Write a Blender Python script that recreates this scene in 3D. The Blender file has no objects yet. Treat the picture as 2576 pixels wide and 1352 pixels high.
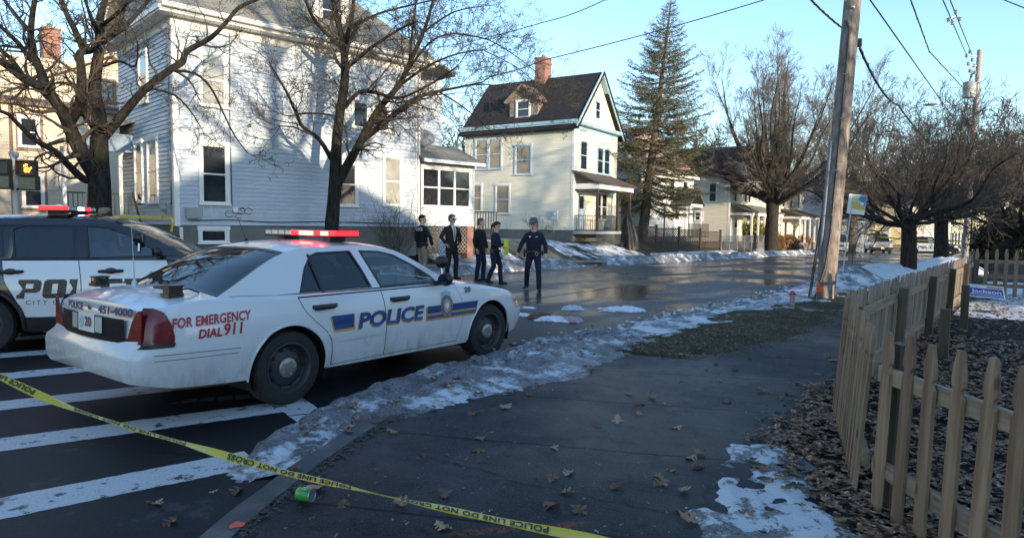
import bpy, bmesh, math, random
import numpy as np
from mathutils import Vector, Matrix
from mathutils.geometry import tessellate_polygon
from mathutils import noise as mnoise

SC = bpy.context.scene
COL = SC.collection
R = math.radians
PI = math.pi

# ------------------------------------------------------------------ camera, sky, sun, exposure
EYE, PITCH, ROLL, YAW, FPX = 1.66, .064, .012, R(37), 1717.
cam_d = bpy.data.cameras.new("camera"); cam = bpy.data.objects.new("camera", cam_d); COL.objects.link(cam)
cam_d.sensor_width = 36; cam_d.lens = 36*FPX/2576; cam_d.clip_end = 3000; cam_d.clip_start = .05
cam.matrix_world = Matrix.Translation((0, 0, EYE)) @ Matrix.Rotation(YAW, 4, 'Z') @ Matrix.Rotation(PI/2-PITCH, 4, 'X') @ Matrix.Rotation(ROLL, 4, 'Z')
SC.camera = cam
SUN_AZ, SUN_EL = R(16), R(9.5)            # sun stands towards (cos az, -sin az): low, behind and right of the camera
world = bpy.data.worlds.new("World"); SC.world = world; world.use_nodes = True
wn = world.node_tree; bg = wn.nodes["Background"]
sky = wn.nodes.new("ShaderNodeTexSky"); sky.sky_type = 'NISHITA'; sky.sun_disc = False
sky.sun_elevation = SUN_EL; sky.sun_rotation = PI/2+SUN_AZ
sky.air_density = 1.0; sky.dust_density = .3; sky.ozone_density = 2.6
wn.links.new(sky.outputs[0], bg.inputs[0]); bg.inputs[1].default_value = .15
sun_d = bpy.data.lights.new("sun", 'SUN'); sun_d.energy = 2.2; sun_d.angle = R(.6); sun_d.color = (1, .82, .60)
sun = bpy.data.objects.new("sun", sun_d); COL.objects.link(sun)
sdir = Vector((math.cos(SUN_AZ)*math.cos(SUN_EL), -math.sin(SUN_AZ)*math.cos(SUN_EL), math.sin(SUN_EL)))
sun.rotation_euler = sdir.to_track_quat('Z', 'Y').to_euler()
SC.view_settings.view_transform = 'Standard'; SC.view_settings.look = 'None'
SC.view_settings.exposure = 1.68; SC.view_settings.gamma = 1
SC.cycles.max_bounces = 6; SC.cycles.transparent_max_bounces = 12

# ------------------------------------------------------------------ where a sight line meets a plane of the place (used to measure it)
def ray(px, py):
    X, Y = px-1288, py-676; cr, sr = math.cos(ROLL), math.sin(ROLL)
    x = (cr*X+sr*Y)/FPX; u = -(-sr*X+cr*Y)/FPX
    y = math.cos(PITCH)+u*math.sin(PITCH); z = u*math.cos(PITCH)-math.sin(PITCH)
    return Vector((x*math.cos(YAW)-y*math.sin(YAW), x*math.sin(YAW)+y*math.cos(YAW), z))
O3 = Vector((0, 0, EYE))
def onz(px, py, z=0): r = ray(px, py); return O3+r*((z-EYE)/r.z)
def onx(px, py, x): r = ray(px, py); return O3+r*(x/r.x)
def ony(px, py, y): r = ray(px, py); return O3+r*(y/r.y)
def ond(px, py, d): return O3+ray(px, py)*d          # d = depth along the view axis

# ------------------------------------------------------------------ objects
def tag(o, label=None, cat=None, group=None, kind=None):
    for k, v in (('label', label), ('category', cat), ('group', group), ('kind', kind)):
        if v: o[k] = v
    return o
def thing(name, label, cat, loc=(0, 0, 0), rz=0, group=None):
    o = bpy.data.objects.new(name, None); COL.objects.link(o); o.empty_display_size = .2
    o.location = loc; o.rotation_euler = (0, 0, rz)
    return tag(o, label, cat, group)
def kids(o): return [c for c in bpy.data.objects if c.parent == o]
def copy_tree(o, loc=None, rz=None, label=None, group=None, parent=None):
    ch = kids(o); c = o.copy(); COL.objects.link(c); c.parent = parent
    if loc is not None: c.location = loc
    if rz is not None: c.rotation_euler = (0, 0, rz)
    if label: c['label'] = label
    if group: c['group'] = group
    for k in ch: copy_tree(k, parent=c)
    return c
def mesh_obj(name, V, F, mats, mi=None, parent=None, smooth=None):
    me = bpy.data.meshes.new(name)
    me.from_pydata([tuple(v) for v in V], [], [tuple(f) for f in F])
    for m in (mats if isinstance(mats, (list, tuple)) else [mats]): me.materials.append(m)
    if mi is not None and len(me.polygons) == len(mi): me.polygons.foreach_set('material_index', mi)
    if smooth is not None:
        me.polygons.foreach_set('use_smooth', [True]*len(me.polygons))
        if smooth < 180: me.set_sharp_from_angle(angle=R(smooth))
    me.update()
    o = bpy.data.objects.new(name, me); COL.objects.link(o)
    if parent: o.parent = parent
    return o

class MB:
    def __init__(s): s.v = []; s.f = []; s.m = []
    def add(s, V, F, mi=0):
        b = len(s.v); s.v += [tuple(v) for v in V]; s.f += [tuple(i+b for i in f) for f in F]; s.m += [mi]*len(F); return s
    def quad(s, a, b, c, d, mi=0): return s.add([a, b, c, d], [(0, 1, 2, 3)], mi)
    def box(s, a, b, mi=0):
        x0, y0, z0 = [min(p, q) for p, q in zip(a, b)]; x1, y1, z1 = [max(p, q) for p, q in zip(a, b)]
        return s.add([(x0,y0,z0),(x1,y0,z0),(x1,y1,z0),(x0,y1,z0),(x0,y0,z1),(x1,y0,z1),(x1,y1,z1),(x0,y1,z1)],
                     [(0,3,2,1),(4,5,6,7),(0,1,5,4),(1,2,6,5),(2,3,7,6),(3,0,4,7)], mi)
    def bar(s, p, q, w, h, mi=0, up=(0, 0, 1)):
        p = Vector(p); q = Vector(q); d = (q-p).normalized(); u = Vector(up)
        if abs(d.dot(u)) > .99: u = Vector((1, 0, 0))
        a = d.cross(u).normalized()*w/2; b = a.cross(d).normalized()*h/2
        return s.add([p-a-b, p+a-b, p+a+b, p-a+b, q-a-b, q+a-b, q+a+b, q-a+b],
                     [(0,3,2,1),(4,5,6,7),(0,1,5,4),(1,2,6,5),(2,3,7,6),(3,0,4,7)], mi)
    def tube(s, pts, rad, n=8, mi=0, cap=True):
        pts = [Vector(p) for p in pts]
        if not isinstance(rad, (list, tuple)): rad = [rad]*len(pts)
        V = []; F = []; ref = None
        for i, p in enumerate(pts):
            d = (pts[min(i+1, len(pts)-1)]-pts[max(i-1, 0)])
            d = d.normalized() if d.length > 1e-9 else Vector((0, 0, 1))
            if ref is None:
                ref = Vector((0, 0, 1)) if abs(d.z) < .9 else Vector((1, 0, 0))
            a = (ref-d*ref.dot(d)).normalized(); b = d.cross(a); ref = a
            r = rad[i]; rx, ry = r if isinstance(r, (list, tuple)) else (r, r)
            for k in range(n):
                t = 2*PI*k/n; V.append(p+a*(math.cos(t)*rx)+b*(math.sin(t)*ry))
        for i in range(len(pts)-1):
            for k in range(n):
                F.append((i*n+k, i*n+(k+1) % n, (i+1)*n+(k+1) % n, (i+1)*n+k))
        if cap:
            F.append(tuple(range(n-1, -1, -1))); F.append(tuple(range((len(pts)-1)*n, len(pts)*n)))
        return s.add(V, F, mi)
    def lathe(s, prof, c=(0, 0, 0), ax='z', n=24, mi=0, flip=False):
        V = []; F = []
        for r, h in prof:
            for k in range(n):
                t = 2*PI*k/n; x, y = r*math.cos(t), r*math.sin(t)
                p = {'z': (x, y, h), 'y': (x, h, y), 'x': (h, x, y)}[ax]
                V.append((c[0]+p[0], c[1]+p[1], c[2]+p[2]))
        for i in range(len(prof)-1):
            for k in range(n):
                f = (i*n+k, i*n+(k+1) % n, (i+1)*n+(k+1) % n, (i+1)*n+k); F.append(f[::-1] if flip else f)
        return s.add(V, F, mi)
    def prism(s, poly, fn, t0, t1, mi=0, holes=()):
        """2-D outline (with holes) extruded between offsets t0 and t1; fn(a, b, t) -> point"""
        loops = [list(poly)]+[list(h) for h in holes]
        tri = tessellate_polygon([[Vector((a, b, 0)) for a, b in l] for l in loops])
        flat = [p for l in loops for p in l]; n = len(flat)
        V = [fn(a, b, t0) for a, b in flat]+[fn(a, b, t1) for a, b in flat]
        F = []
        for t in tri: F.append(tuple(t)); F.append(tuple(i+n for i in reversed(t)))
        k = 0
        for l in loops:
            for i in range(len(l)):
                j = (i+1) % len(l); F.append((k+i, k+j, k+j+n, k+i+n))
            k += len(l)
        return s.add(V, F, mi)
    def ball(s, c, r, n=10, m=7, mi=0):
        rx, ry, rz = r if isinstance(r, (list, tuple)) else (r, r, r)
        V = []; F = []
        for i in range(m+1):
            a = PI*i/m
            for k in range(n):
                t = 2*PI*k/n; V.append((c[0]+rx*math.sin(a)*math.cos(t), c[1]+ry*math.sin(a)*math.sin(t), c[2]+rz*math.cos(a)))
        for i in range(m):
            for k in range(n): F.append((i*n+k, (i+1)*n+k, (i+1)*n+(k+1) % n, i*n+(k+1) % n))
        return s.add(V, F, mi)
    def build(s, name, mats, parent=None, smooth=None, fix=True):
        o = mesh_obj(name, s.v, s.f, mats, s.m, parent, None)
        if fix:
            bm = bmesh.new(); bm.from_mesh(o.data); bmesh.ops.recalc_face_normals(bm, faces=bm.faces); bm.to_mesh(o.data); bm.free()
        if smooth is not None:
            o.data.polygons.foreach_set('use_smooth', [True]*len(o.data.polygons))
            if smooth < 180: o.data.set_sharp_from_angle(angle=R(smooth))
        return o

def text_mesh(txt, size=1, bold=0, shear=0, space=1, res=3, align='LEFT', font=None):
    """flat lettering as (verts2d, faces), baseline at 0, starting at x=0; returns also its width"""
    cu = bpy.data.curves.new('lettering', 'FONT'); cu.body = txt; cu.size = size; cu.offset = bold; cu.shear = shear
    cu.space_character = space; cu.resolution_u = res; cu.align_x = align
    ob = bpy.data.objects.new('lettering', cu); COL.objects.link(ob)
    dg = bpy.context.evaluated_depsgraph_get(); dg.update()
    me = bpy.data.meshes.new_from_object(ob.evaluated_get(dg))
    V = [(v.co.x, v.co.y) for v in me.vertices]; F = [tuple(p.vertices) for p in me.polygons]
    bpy.data.objects.remove(ob); bpy.data.curves.remove(cu); bpy.data.meshes.remove(me)
    xs = [v[0] for v in V]; x0 = min(xs)
    return [(x-x0, y) for x, y in V], F, max(xs)-x0

# ------------------------------------------------------------------ materials
MATS = {}
def hexc(*c): return (c[0], c[1], c[2], 1)
class NT:
    def __init__(s, name):
        s.m = bpy.data.materials.new(name); s.m.use_nodes = True; s.t = s.m.node_tree; s.b = s.t.nodes["Principled BSDF"]
        s.tc = s.t.nodes.new("ShaderNodeTexCoord"); MATS[name] = s.m
    def n(s, typ, **kw):
        nd = s.t.nodes.new(typ)
        for k, v in kw.items():
            if k.startswith('i_'): nd.inputs[k[2:].replace('_', ' ')].default_value = v
            else: setattr(nd, k, v)
        return nd
    def l(s, a, b): s.t.links.new(a, b)
    def pos(s, scale=(1, 1, 1), coord='Object', rot=(0, 0, 0)):
        mp = s.n("ShaderNodeMapping"); mp.inputs['Scale'].default_value = scale; mp.inputs['Rotation'].default_value = rot
        s.l(s.tc.outputs[coord], mp.inputs[0]); return mp.outputs[0]
    def noise(s, scale, detail=4, rough=.55, vec=None, lo=None, hi=None):
        nd = s.n("ShaderNodeTexNoise"); nd.inputs['Scale'].default_value = scale; nd.inputs['Detail'].default_value = detail; nd.inputs['Roughness'].default_value = rough
        s.l(vec if vec is not None else s.tc.outputs['Object'], nd.inputs['Vector'])
        out = nd.outputs['Fac']
        if lo is not None: out = s.ramp(out, lo, hi)
        return out
    def ramp(s, fac, lo, hi, a=0., b=1.):
        mr = s.n("ShaderNodeMapRange"); mr.interpolation_type = 'SMOOTHSTEP'
        for k, v in zip((1, 2, 3, 4), (lo, hi, a, b)): mr.inputs[k].default_value = v
        s.l(fac, mr.inputs[0]); return mr.outputs[0]
    def mix(s, fac, a, b):
        mx = s.n("ShaderNodeMix", data_type='RGBA')
        if isinstance(fac, (int, float)): mx.inputs[0].default_value = fac
        else: s.l(fac, mx.inputs[0])
        for i, c in ((6, a), (7, b)):
            if isinstance(c, (tuple, list)): mx.inputs[i].default_value = hexc(*c)
            else: s.l(c, mx.inputs[i])
        return mx.outputs[2]
    def math(s, op, a, b=0.):
        md = s.n("ShaderNodeMath", operation=op)
        for i, c in ((0, a), (1, b)):
            if isinstance(c, (int, float)): md.inputs[i].default_value = c
            else: s.l(c, md.inputs[i])
        return md.outputs[0]
    def bump(s, h, strength=.3, dist=.02):
        b = s.n("ShaderNodeBump"); b.inputs['Strength'].default_value = strength; b.inputs['Distance'].default_value = dist
        s.l(h, b.inputs['Height']); s.l(b.outputs[0], s.b.inputs['Normal'])
    def col(s, c):
        if isinstance(c, (tuple, list)): s.b.inputs['Base Color'].default_value = hexc(*c)
        else: s.l(c, s.b.inputs['Base Color'])
    def rough(s, r):
        if isinstance(r, (int, float)): s.b.inputs['Roughness'].default_value = r
        else: s.l(r, s.b.inputs['Roughness'])
    def xyz(s, coord='Object'):
        sp = s.n("ShaderNodeSeparateXYZ"); s.l(s.tc.outputs[coord], sp.inputs[0]); return sp.outputs

def plain(name, col, rough=.6, var=.15, scale=8, metal=0, bump=0, bscale=60, coat=0, spec=.5, emit=None):
    """painted / moulded / woven surface: a base colour with gentle mottling"""
    if name in MATS: return MATS[name]
    n = NT(name)
    f = n.noise(scale, 5)
    n.col(n.mix(f, tuple(c*(1-var) for c in col), tuple(min(1, c*(1+var)) for c in col)))
    n.rough(n.ramp(n.noise(scale*1.7, 3), .3, .7, max(.02, rough-.07), min(1, rough+.07)))
    n.b.inputs['Metallic'].default_value = metal; n.b.inputs['Specular IOR Level'].default_value = spec
    n.b.inputs['Coat Weight'].default_value = coat
    if bump: n.bump(n.noise(bscale, 4), bump, .01)
    if emit:
        n.b.inputs['Emission Color'].default_value = hexc(*emit[:3]); n.b.inputs['Emission Strength'].default_value = emit[3]
    return n.m

def siding_mat(name, col, dirt=(.3, .32, .25), damt=.25):
    n = NT(name); p = n.pos((.6, .6, 5))
    f = n.noise(1.6, 5, vec=p); g = n.noise(7, 4)
    c = n.mix(n.ramp(f, .3, .75), tuple(x*.9 for x in col), tuple(min(1, x*1.05) for x in col))
    low = n.ramp(n.xyz()[2], 1.3, 2.6, 1, 0)
    d = n.math('MULTIPLY', n.ramp(g, .45, .75), n.math('ADD', n.math('MULTIPLY', low, .8), .12))
    n.col(n.mix(n.math('MULTIPLY', d, damt*2.2), c, dirt)); n.rough(.5)
    n.bump(n.noise(25, 3, vec=n.pos((.3, .3, 6))), .12, .01)
    return n.m
def shingle_mat(name, c1, c2, scale=1.):
    n = NT(name)
    br = n.n("ShaderNodeTexBrick"); br.inputs['Scale'].default_value = 1; br.inputs['Mortar Size'].default_value = .012
    br.inputs['Brick Width'].default_value = .3*scale; br.inputs['Row Height'].default_value = .14*scale
    br.inputs['Color1'].default_value = hexc(*c1); br.inputs['Color2'].default_value = hexc(*c2); br.inputs['Mortar'].default_value = hexc(*[x*.5 for x in c1])
    x, y, z = n.xyz(); cb = n.n("ShaderNodeCombineXYZ"); n.l(x, cb.inputs[0]); n.l(n.math('ADD', y, n.math('MULTIPLY', z, 1.3)), cb.inputs[1])
    n.l(cb.outputs[0], br.inputs['Vector'])
    st = n.noise(.9, 5, lo=.35, hi=.8)
    n.col(n.mix(n.math('MULTIPLY', st, .45), br.outputs['Color'], tuple((a+b)*.75 for a, b in zip(c1, c2)))); n.rough(.9)
    n.bump(br.outputs['Fac'], .4, .015)
    return n.m
def brick_mat(name, c1, c2, mortar=(.35, .32, .28)):
    n = NT(name)
    br = n.n("ShaderNodeTexBrick"); br.inputs['Scale'].default_value = 1; br.inputs['Mortar Size'].default_value = .008
    br.inputs['Brick Width'].default_value = .21; br.inputs['Row Height'].default_value = .072
    br.inputs['Color1'].default_value = hexc(*c1); br.inputs['Color2'].default_value = hexc(*c2); br.inputs['Mortar'].default_value = hexc(*mortar)
    x, y, z = n.xyz(); cb = n.n("ShaderNodeCombineXYZ"); n.l(n.math('ADD', x, y), cb.inputs[0]); n.l(z, cb.inputs[1])
    n.l(cb.outputs[0], br.inputs['Vector'])
    n.col(n.mix(n.math('MULTIPLY', n.noise(3, 5), .35), br.outputs['Color'], (.12, .09, .08))); n.rough(.85); n.bump(br.outputs['Fac'], .5, .01)
    return n.m
def wood_mat(name, c1, c2, ax='z', grain=30):
    n = NT(name); sc = {'z': (grain, grain, 1.5), 'y': (grain, 1.5, grain), 'x': (1.5, grain, grain)}[ax]
    oi = n.n("ShaderNodeObjectInfo")
    mp = n.n("ShaderNodeMapping"); mp.inputs['Scale'].default_value = sc; n.l(n.tc.outputs['Object'], mp.inputs[0])
    cb = n.n("ShaderNodeCombineXYZ")
    for i in range(3): n.l(n.math('MULTIPLY', oi.outputs['Random'], 37.), cb.inputs[i])
    n.l(cb.outputs[0], mp.inputs['Location'])
    f = n.noise(1., 6, .6, vec=mp.outputs[0]); k = n.noise(7, 2, vec=n.pos((1, 1, .5)), lo=.68, hi=.74)
    c = n.mix(n.ramp(f, .3, .7), c1, c2)
    c = n.mix(n.math('MULTIPLY', k, .7), c, tuple(x*.4 for x in c1))
    vo = n.n('ShaderNodeTexVoronoi'); vo.inputs['Scale'].default_value = 1.; mv = n.n('ShaderNodeMapping'); mv.inputs['Scale'].default_value = {'z': (9, 9, 3.2), 'y': (9, 3.2, 9), 'x': (3.2, 9, 9)}[ax]; n.l(n.tc.outputs['Object'], mv.inputs[0]); n.l(cb.outputs[0], mv.inputs['Location']); n.l(mv.outputs[0], vo.inputs['Vector'])
    c = n.mix(n.math('MULTIPLY', n.ramp(vo.outputs['Distance'], .05, .16, 1, 0), .75), c, (.055, .03, .016))
    c = n.mix(n.math('MULTIPLY', n.noise(2.2, 5, .7, vec=mp.outputs[0] if False else n.pos((1, 1, .6)), lo=.5, hi=.72), .5), c, tuple(x*.55 for x in c1))
    hv = n.n("ShaderNodeHueSaturation"); n.l(c, hv.inputs['Color']); n.l(n.ramp(oi.outputs['Random'], 0, 1, .82, 1.15), hv.inputs['Value'])
    n.col(hv.outputs[0]); n.rough(.75); n.bump(f, .25, .006)
    return n.m
def bark_mat(name, c1, c2, moss=None):
    n = NT(name); f = n.noise(14, 6, .7, vec=n.pos((1, 1, .25)))
    c = n.mix(n.ramp(f, .35, .65), c1, c2)
    if moss: c = n.mix(n.math('MULTIPLY', n.noise(3, 4, lo=.5, hi=.7), .6), c, moss)
    n.col(c); n.rough(.95); n.b.inputs['Specular IOR Level'].default_value = .2; n.bump(f, .9, .03)
    return n.m
def glass_mat(name, tint=(.5, .6, .62), trans=.5, rough=.02, mul=1.3):
    """thin pane: mirror-like by Fresnel over a tinted see-through film"""
    n = NT(name); t = n.t
    tr = n.n("ShaderNodeBsdfTransparent"); tr.inputs[0].default_value = hexc(*tint)
    gl = n.n("ShaderNodeBsdfGlossy"); gl.inputs['Roughness'].default_value = rough; gl.inputs[0].default_value = (1, 1, 1, 1)
    ge = n.n("ShaderNodeNewGeometry"); vm = n.n("ShaderNodeVectorMath", operation='DOT_PRODUCT'); n.l(ge.outputs['Incoming'], vm.inputs[0]); n.l(ge.outputs['Normal'], vm.inputs[1])
    fr = n.math('ADD', .045, n.math('MULTIPLY', n.math('POWER', n.math('SUBTRACT', 1., n.math('ABSOLUTE', vm.outputs['Value'])), 4.6), .95))
    df = n.n("ShaderNodeBsdfDiffuse"); df.inputs[0].default_value = (.02, .025, .03, 1)
    m1 = n.n("ShaderNodeMixShader"); m1.inputs[0].default_value = 1-trans; n.l(tr.outputs[0], m1.inputs[1]); n.l(df.outputs[0], m1.inputs[2])
    m2 = n.n("ShaderNodeMixShader"); n.l(n.math('MINIMUM', n.math('MULTIPLY', fr, mul), 1.), m2.inputs[0]); n.l(m1.outputs[0], m2.inputs[1]); n.l(gl.outputs[0], m2.inputs[2])
    n.l(m2.outputs[0], t.nodes['Material Output'].inputs[0]); t.nodes.remove(n.b)
    return n.m
def pane_mat(name, col, rough=.05, curtain=None, blinds=False):
    """house window: dark room behind glass, perhaps a curtain or blind"""
    n = NT(name); c = n.mix(n.noise(2.5, 3), tuple(x*.6 for x in col), tuple(x*1.3 for x in col))
    if curtain:
        w = n.n("ShaderNodeTexWave"); w.inputs['Scale'].default_value = 9; w.inputs['Distortion'].default_value = 3
        n.l(n.tc.outputs['Object'], w.inputs[0]); c = n.mix(n.ramp(w.outputs['Fac'], 0, 1, .55, 1), c, curtain)
    n.col(c); n.rough(rough); n.b.inputs['Coat Weight'].default_value = .6; n.b.inputs['Coat Roughness'].default_value = .03
    n.bump(n.noise(1.4, 2), .03, .05)
    return n.m

white_trim = plain('white_trim', (.78, .77, .73), .5, .06)
steel = plain('galvanised_steel', (.42, .44, .46), .45, .12, 20, metal=.8)
blackp = plain('black_plastic', (.018, .018, .02), .45, .2)
blackm = plain('black_paint', (.015, .015, .018), .3, .2)
rubber = plain('tyre_rubber', (.018, .018, .018), .8, .3, 12, bump=.2)
# ================================================================== GROUND
def sstep(a, b, x):
    t = min(1, max(0, (x-a)/(b-a))); return t*t*(3-2*t)
def roadz(Y): return 0 if Y < 20 else -.0125*(min(Y, 95)-20)
def lerp_table(T, x):
    if x <= T[0][0]: return T[0][1]
    for (a, b), (c, d) in zip(T, T[1:]):
        if x <= c: return b+(d-b)*(x-a)/(c-a)
    return T[-1][1]
KERB = [(-2.6, 6.), (-2.2, 1.6), (-1.6, -.1), (-.8, -1.15), (0, -1.9), (1, -2.72), (1.82, -3.27), (2.56, -3.68), (3.45, -4.08), (4.8, -4.5), (6.2, -4.64), (8, -4.7), (20, -4.7), (140, -4.7)]
def kx(Y): return lerp_table(KERB, Y)
def lawnz(X, Y):
    return roadz(Y)+.12+.83*sstep(-17.4, -20.4, X)
def fbm(x, y, s=1., o=4):
    v = 0; a = .5
    for i in range(o): v += a*mnoise.noise((x*s, y*s, 3.7*i)); s *= 2.1; a *= .5
    return v
def sheet(name, xs, ys, zf, m, kind='structure', smooth=True, label=None):
    """grid over callables/lists: xs(Y) gives the X stations for that Y"""
    V = []; F = []; n = None
    for Y in ys:
        row = xs(Y) if callable(xs) else xs; n = len(row)
        for X in row: V.append((X, Y, zf(X, Y)))
    for j in range(len(ys)-1):
        for i in range(n-1):
            a = j*n+i; F.append((a, a+1, a+n+1, a+n))
    o = mesh_obj(name, V, F, m, smooth=60 if smooth else None)
    return tag(o, label, kind=kind)
def lin(a, b, n): return [a+(b-a)*i/(n-1) for i in range(n)]

# --- materials of the ground
def asphalt_mat():
    n = NT('asphalt'); x, y, z = n.xyz()
    fine = n.noise(140, 3, .7); mid = n.noise(1.1, 6, .6); big = n.noise(.35, 4, .6, vec=n.pos((2.2, .35, 1)))
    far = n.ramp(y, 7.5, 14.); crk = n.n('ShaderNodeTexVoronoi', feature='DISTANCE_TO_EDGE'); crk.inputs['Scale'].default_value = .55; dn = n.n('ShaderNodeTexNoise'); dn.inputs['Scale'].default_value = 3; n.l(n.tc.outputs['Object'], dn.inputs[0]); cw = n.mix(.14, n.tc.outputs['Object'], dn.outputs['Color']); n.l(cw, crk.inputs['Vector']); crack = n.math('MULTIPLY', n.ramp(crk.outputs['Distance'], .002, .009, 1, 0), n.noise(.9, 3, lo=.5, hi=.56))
    c = n.mix(fine, (.006, .0063, .0075), (.020, .0205, .023))
    c = n.mix(n.math('MULTIPLY', n.ramp(mid, .4, .7), .5), c, (.020, .020, .022))
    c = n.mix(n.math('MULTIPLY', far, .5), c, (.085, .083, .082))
    grit = n.math('MULTIPLY', n.ramp(n.noise(260, 2), .69, .74), .5); c = n.mix(grit, c, (.2, .2, .2))
    agg = n.noise(46, 3, .8); c = n.mix(n.math('MULTIPLY', n.ramp(agg, .58, .72), .55), c, (.085, .087, .092)); c = n.mix(n.math('MULTIPLY', n.ramp(agg, .42, .30), .6), c, (.004, .004, .005))
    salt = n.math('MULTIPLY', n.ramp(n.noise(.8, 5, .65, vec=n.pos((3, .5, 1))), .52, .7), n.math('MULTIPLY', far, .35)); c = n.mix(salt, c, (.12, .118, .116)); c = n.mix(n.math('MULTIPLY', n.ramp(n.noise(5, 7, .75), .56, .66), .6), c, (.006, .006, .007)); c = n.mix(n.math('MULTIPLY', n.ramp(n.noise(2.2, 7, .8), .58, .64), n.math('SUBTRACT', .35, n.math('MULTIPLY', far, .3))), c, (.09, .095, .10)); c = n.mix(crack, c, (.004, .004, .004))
    n.col(c)
    wet = n.math('MULTIPLY', n.ramp(n.noise(.5, 4, .5, vec=n.pos((1.0, .45, 1))), .42, .56), far)
    n.rough(n.math('ADD', n.math('MULTIPLY', n.math('SUBTRACT', 1., wet), .36), n.math('ADD', n.math('MULTIPLY', fine, .1), .09)))
    n.l(n.math('ADD', .16, n.math('MULTIPLY', far, .36)), n.b.inputs['Specular IOR Level'])
    h = n.math('ADD', n.math('MULTIPLY', n.noise(120, 3, .7), n.math('SUBTRACT', 1., n.math('MULTIPLY', wet, .8))), n.math('MULTIPLY', n.noise(4, 3), .35))
    n.bump(h, .32, .012)
    return n.m
def pavement_mat():
    n = NT('pavement'); x, y, z = n.xyz()
    fine = n.noise(62, 5, .85); mid = n.noise(1.4, 6, .6); st = n.noise(3.5, 5, .65, lo=.5, hi=.72)
    c = n.mix(fine, (.002, .0025, .004), (.066, .067, .071))
    c = n.mix(n.math('MULTIPLY', n.ramp(mid, .38, .68), .6), c, (.010, .0105, .012))
    grit = n.math('MULTIPLY', n.ramp(n.noise(150, 2), .62, .70), .7); c = n.mix(grit, c, (.22, .22, .22))
    dirt = n.math('MULTIPLY', n.ramp(n.noise(6, 7, .75), .54, .66), .8); c = n.mix(dirt, c, (.010, .009, .008)); c = n.mix(n.math('MULTIPLY', n.ramp(n.noise(26, 5, .8), .60, .70), .8), c, (.006, .005, .004))
    agg = n.noise(44, 3, .8); c = n.mix(n.math('MULTIPLY', n.ramp(agg, .57, .72), .6), c, (.13, .132, .138)); c = n.mix(n.math('MULTIPLY', n.ramp(agg, .43, .30), .6), c, (.005, .005, .006))
    # faint orange survey paint
    dx = n.math('ADD', x, 2.0); dy = n.math('SUBTRACT', y, 2.75)
    q = n.math('ADD', n.math('MULTIPLY', dx, .75), n.math('MULTIPLY', dy, -.66)); q2 = n.math('ADD', n.math('MULTIPLY', dx, .66), n.math('MULTIPLY', dy, .75))
    line = n.math('MULTIPLY', n.ramp(n.math('ABSOLUTE', q), .012, .05, 1, 0), n.ramp(n.math('ABSOLUTE', q2), .25, .42, 1, 0))
    c = n.mix(n.math('MULTIPLY', n.math('MULTIPLY', line, n.ramp(n.noise(40, 3), .42, .6)), .55), c, (.4, .1, .04))
    # slab joints
    n.b.inputs['Specular IOR Level'].default_value = .16
    v = n.math('SUBTRACT', n.math('ADD', n.math('MULTIPLY', x, -.407), n.math('MULTIPLY', y, .914)), 4.66)
    v = n.math('ADD', v, n.math('MULTIPLY', n.math('SUBTRACT', n.noise(2, 3), .5), .04))
    fr = n.math('ABSOLUTE', n.math('SUBTRACT', n.math('FRACT', n.math('ADD', n.math('DIVIDE', v, 1.315), 8.5)), .5))
    jt = n.ramp(fr, .006, .013, 1, 0)
    c = n.mix(jt, c, (.008, .007, .006)); n.col(c)
    wet = n.ramp(n.noise(.55, 4), .4, .62)
    n.rough(n.math('ADD', n.math('MULTIPLY', n.math('SUBTRACT', 1., wet), .25), n.math('ADD', .33, n.math('MULTIPLY', st, .12))))
    n.bump(n.math('SUBTRACT', n.math('ADD', fine, n.math('MULTIPLY', n.noise(30, 3), .6)), n.math('MULTIPLY', jt, 2.)), .5, .008)
    return n.m
def granite_mat():
    n = NT('kerb_granite'); f = n.noise(70, 4, .8); g = n.noise(3, 4, lo=.4, hi=.65)
    n.col(n.mix(g, n.mix(f, (.022, .024, .024), (.10, .104, .10)), n.mix(f, (.05, .05, .05), (.19, .19, .18)))); n.rough(.7); n.bump(f, .5, .01); return n.m
def concrete_mat():
    n = NT('far_concrete'); f = n.noise(60, 4, .7); g = n.noise(1.2, 5)
    n.col(n.mix(g, n.mix(f, (.1, .098, .095), (.16, .155, .15)), (.2, .195, .185))); n.rough(n.ramp(g, .3, .7, .35, .7)); n.bump(f, .2, .01); return n.m
def turf_mat(name, c1, c2, c3):
    n = NT(name); f = n.noise(45, 6, .75); g = n.noise(2.2, 5, .65)
    n.col(n.mix(n.ramp(g, .38, .64), n.mix(f, c1, c2), n.mix(f, c1, c3))); n.rough(.95); n.bump(n.noise(60, 6, .8), 1., .05); return n.m
def snow_mat(name, white=.5, dirt=.55, lo=.40, hi=.62):
    """old street snow: clean patches, grey granular ice and gritty dirt"""
    n = NT(name)
    big = n.noise(1.6, 7, .68); gr = n.noise(48, 5, .8); mid = n.noise(9, 6, .75)
    clean = n.ramp(n.math('ADD', n.math('MULTIPLY', big, .65), n.math('MULTIPLY', mid, .35)), lo, hi)
    dirty = n.mix(n.ramp(gr, .35, .62), (.045, .045, .048), (.30, .31, .33))
    dirty = n.mix(n.math('MULTIPLY', n.ramp(n.noise(4, 6, .7), .42, .66), dirt), dirty, (.05, .045, .04))
    c = n.mix(clean, dirty, (.74, .77, .80))
    spk = n.ramp(n.noise(85, 4, .75), .63, .68); c = n.mix(n.math('MULTIPLY', spk, .85), c, (.03, .025, .02))
    n.col(c); n.rough(n.ramp(clean, 0, 1, .38, .7)); n.b.inputs['Specular IOR Level'].default_value = .4
    n.b.inputs['Subsurface Weight'].default_value = 0
    n.bump(n.math('ADD', gr, n.math('MULTIPLY', mid, 1.6)), .75, .03); return n.m
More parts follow.
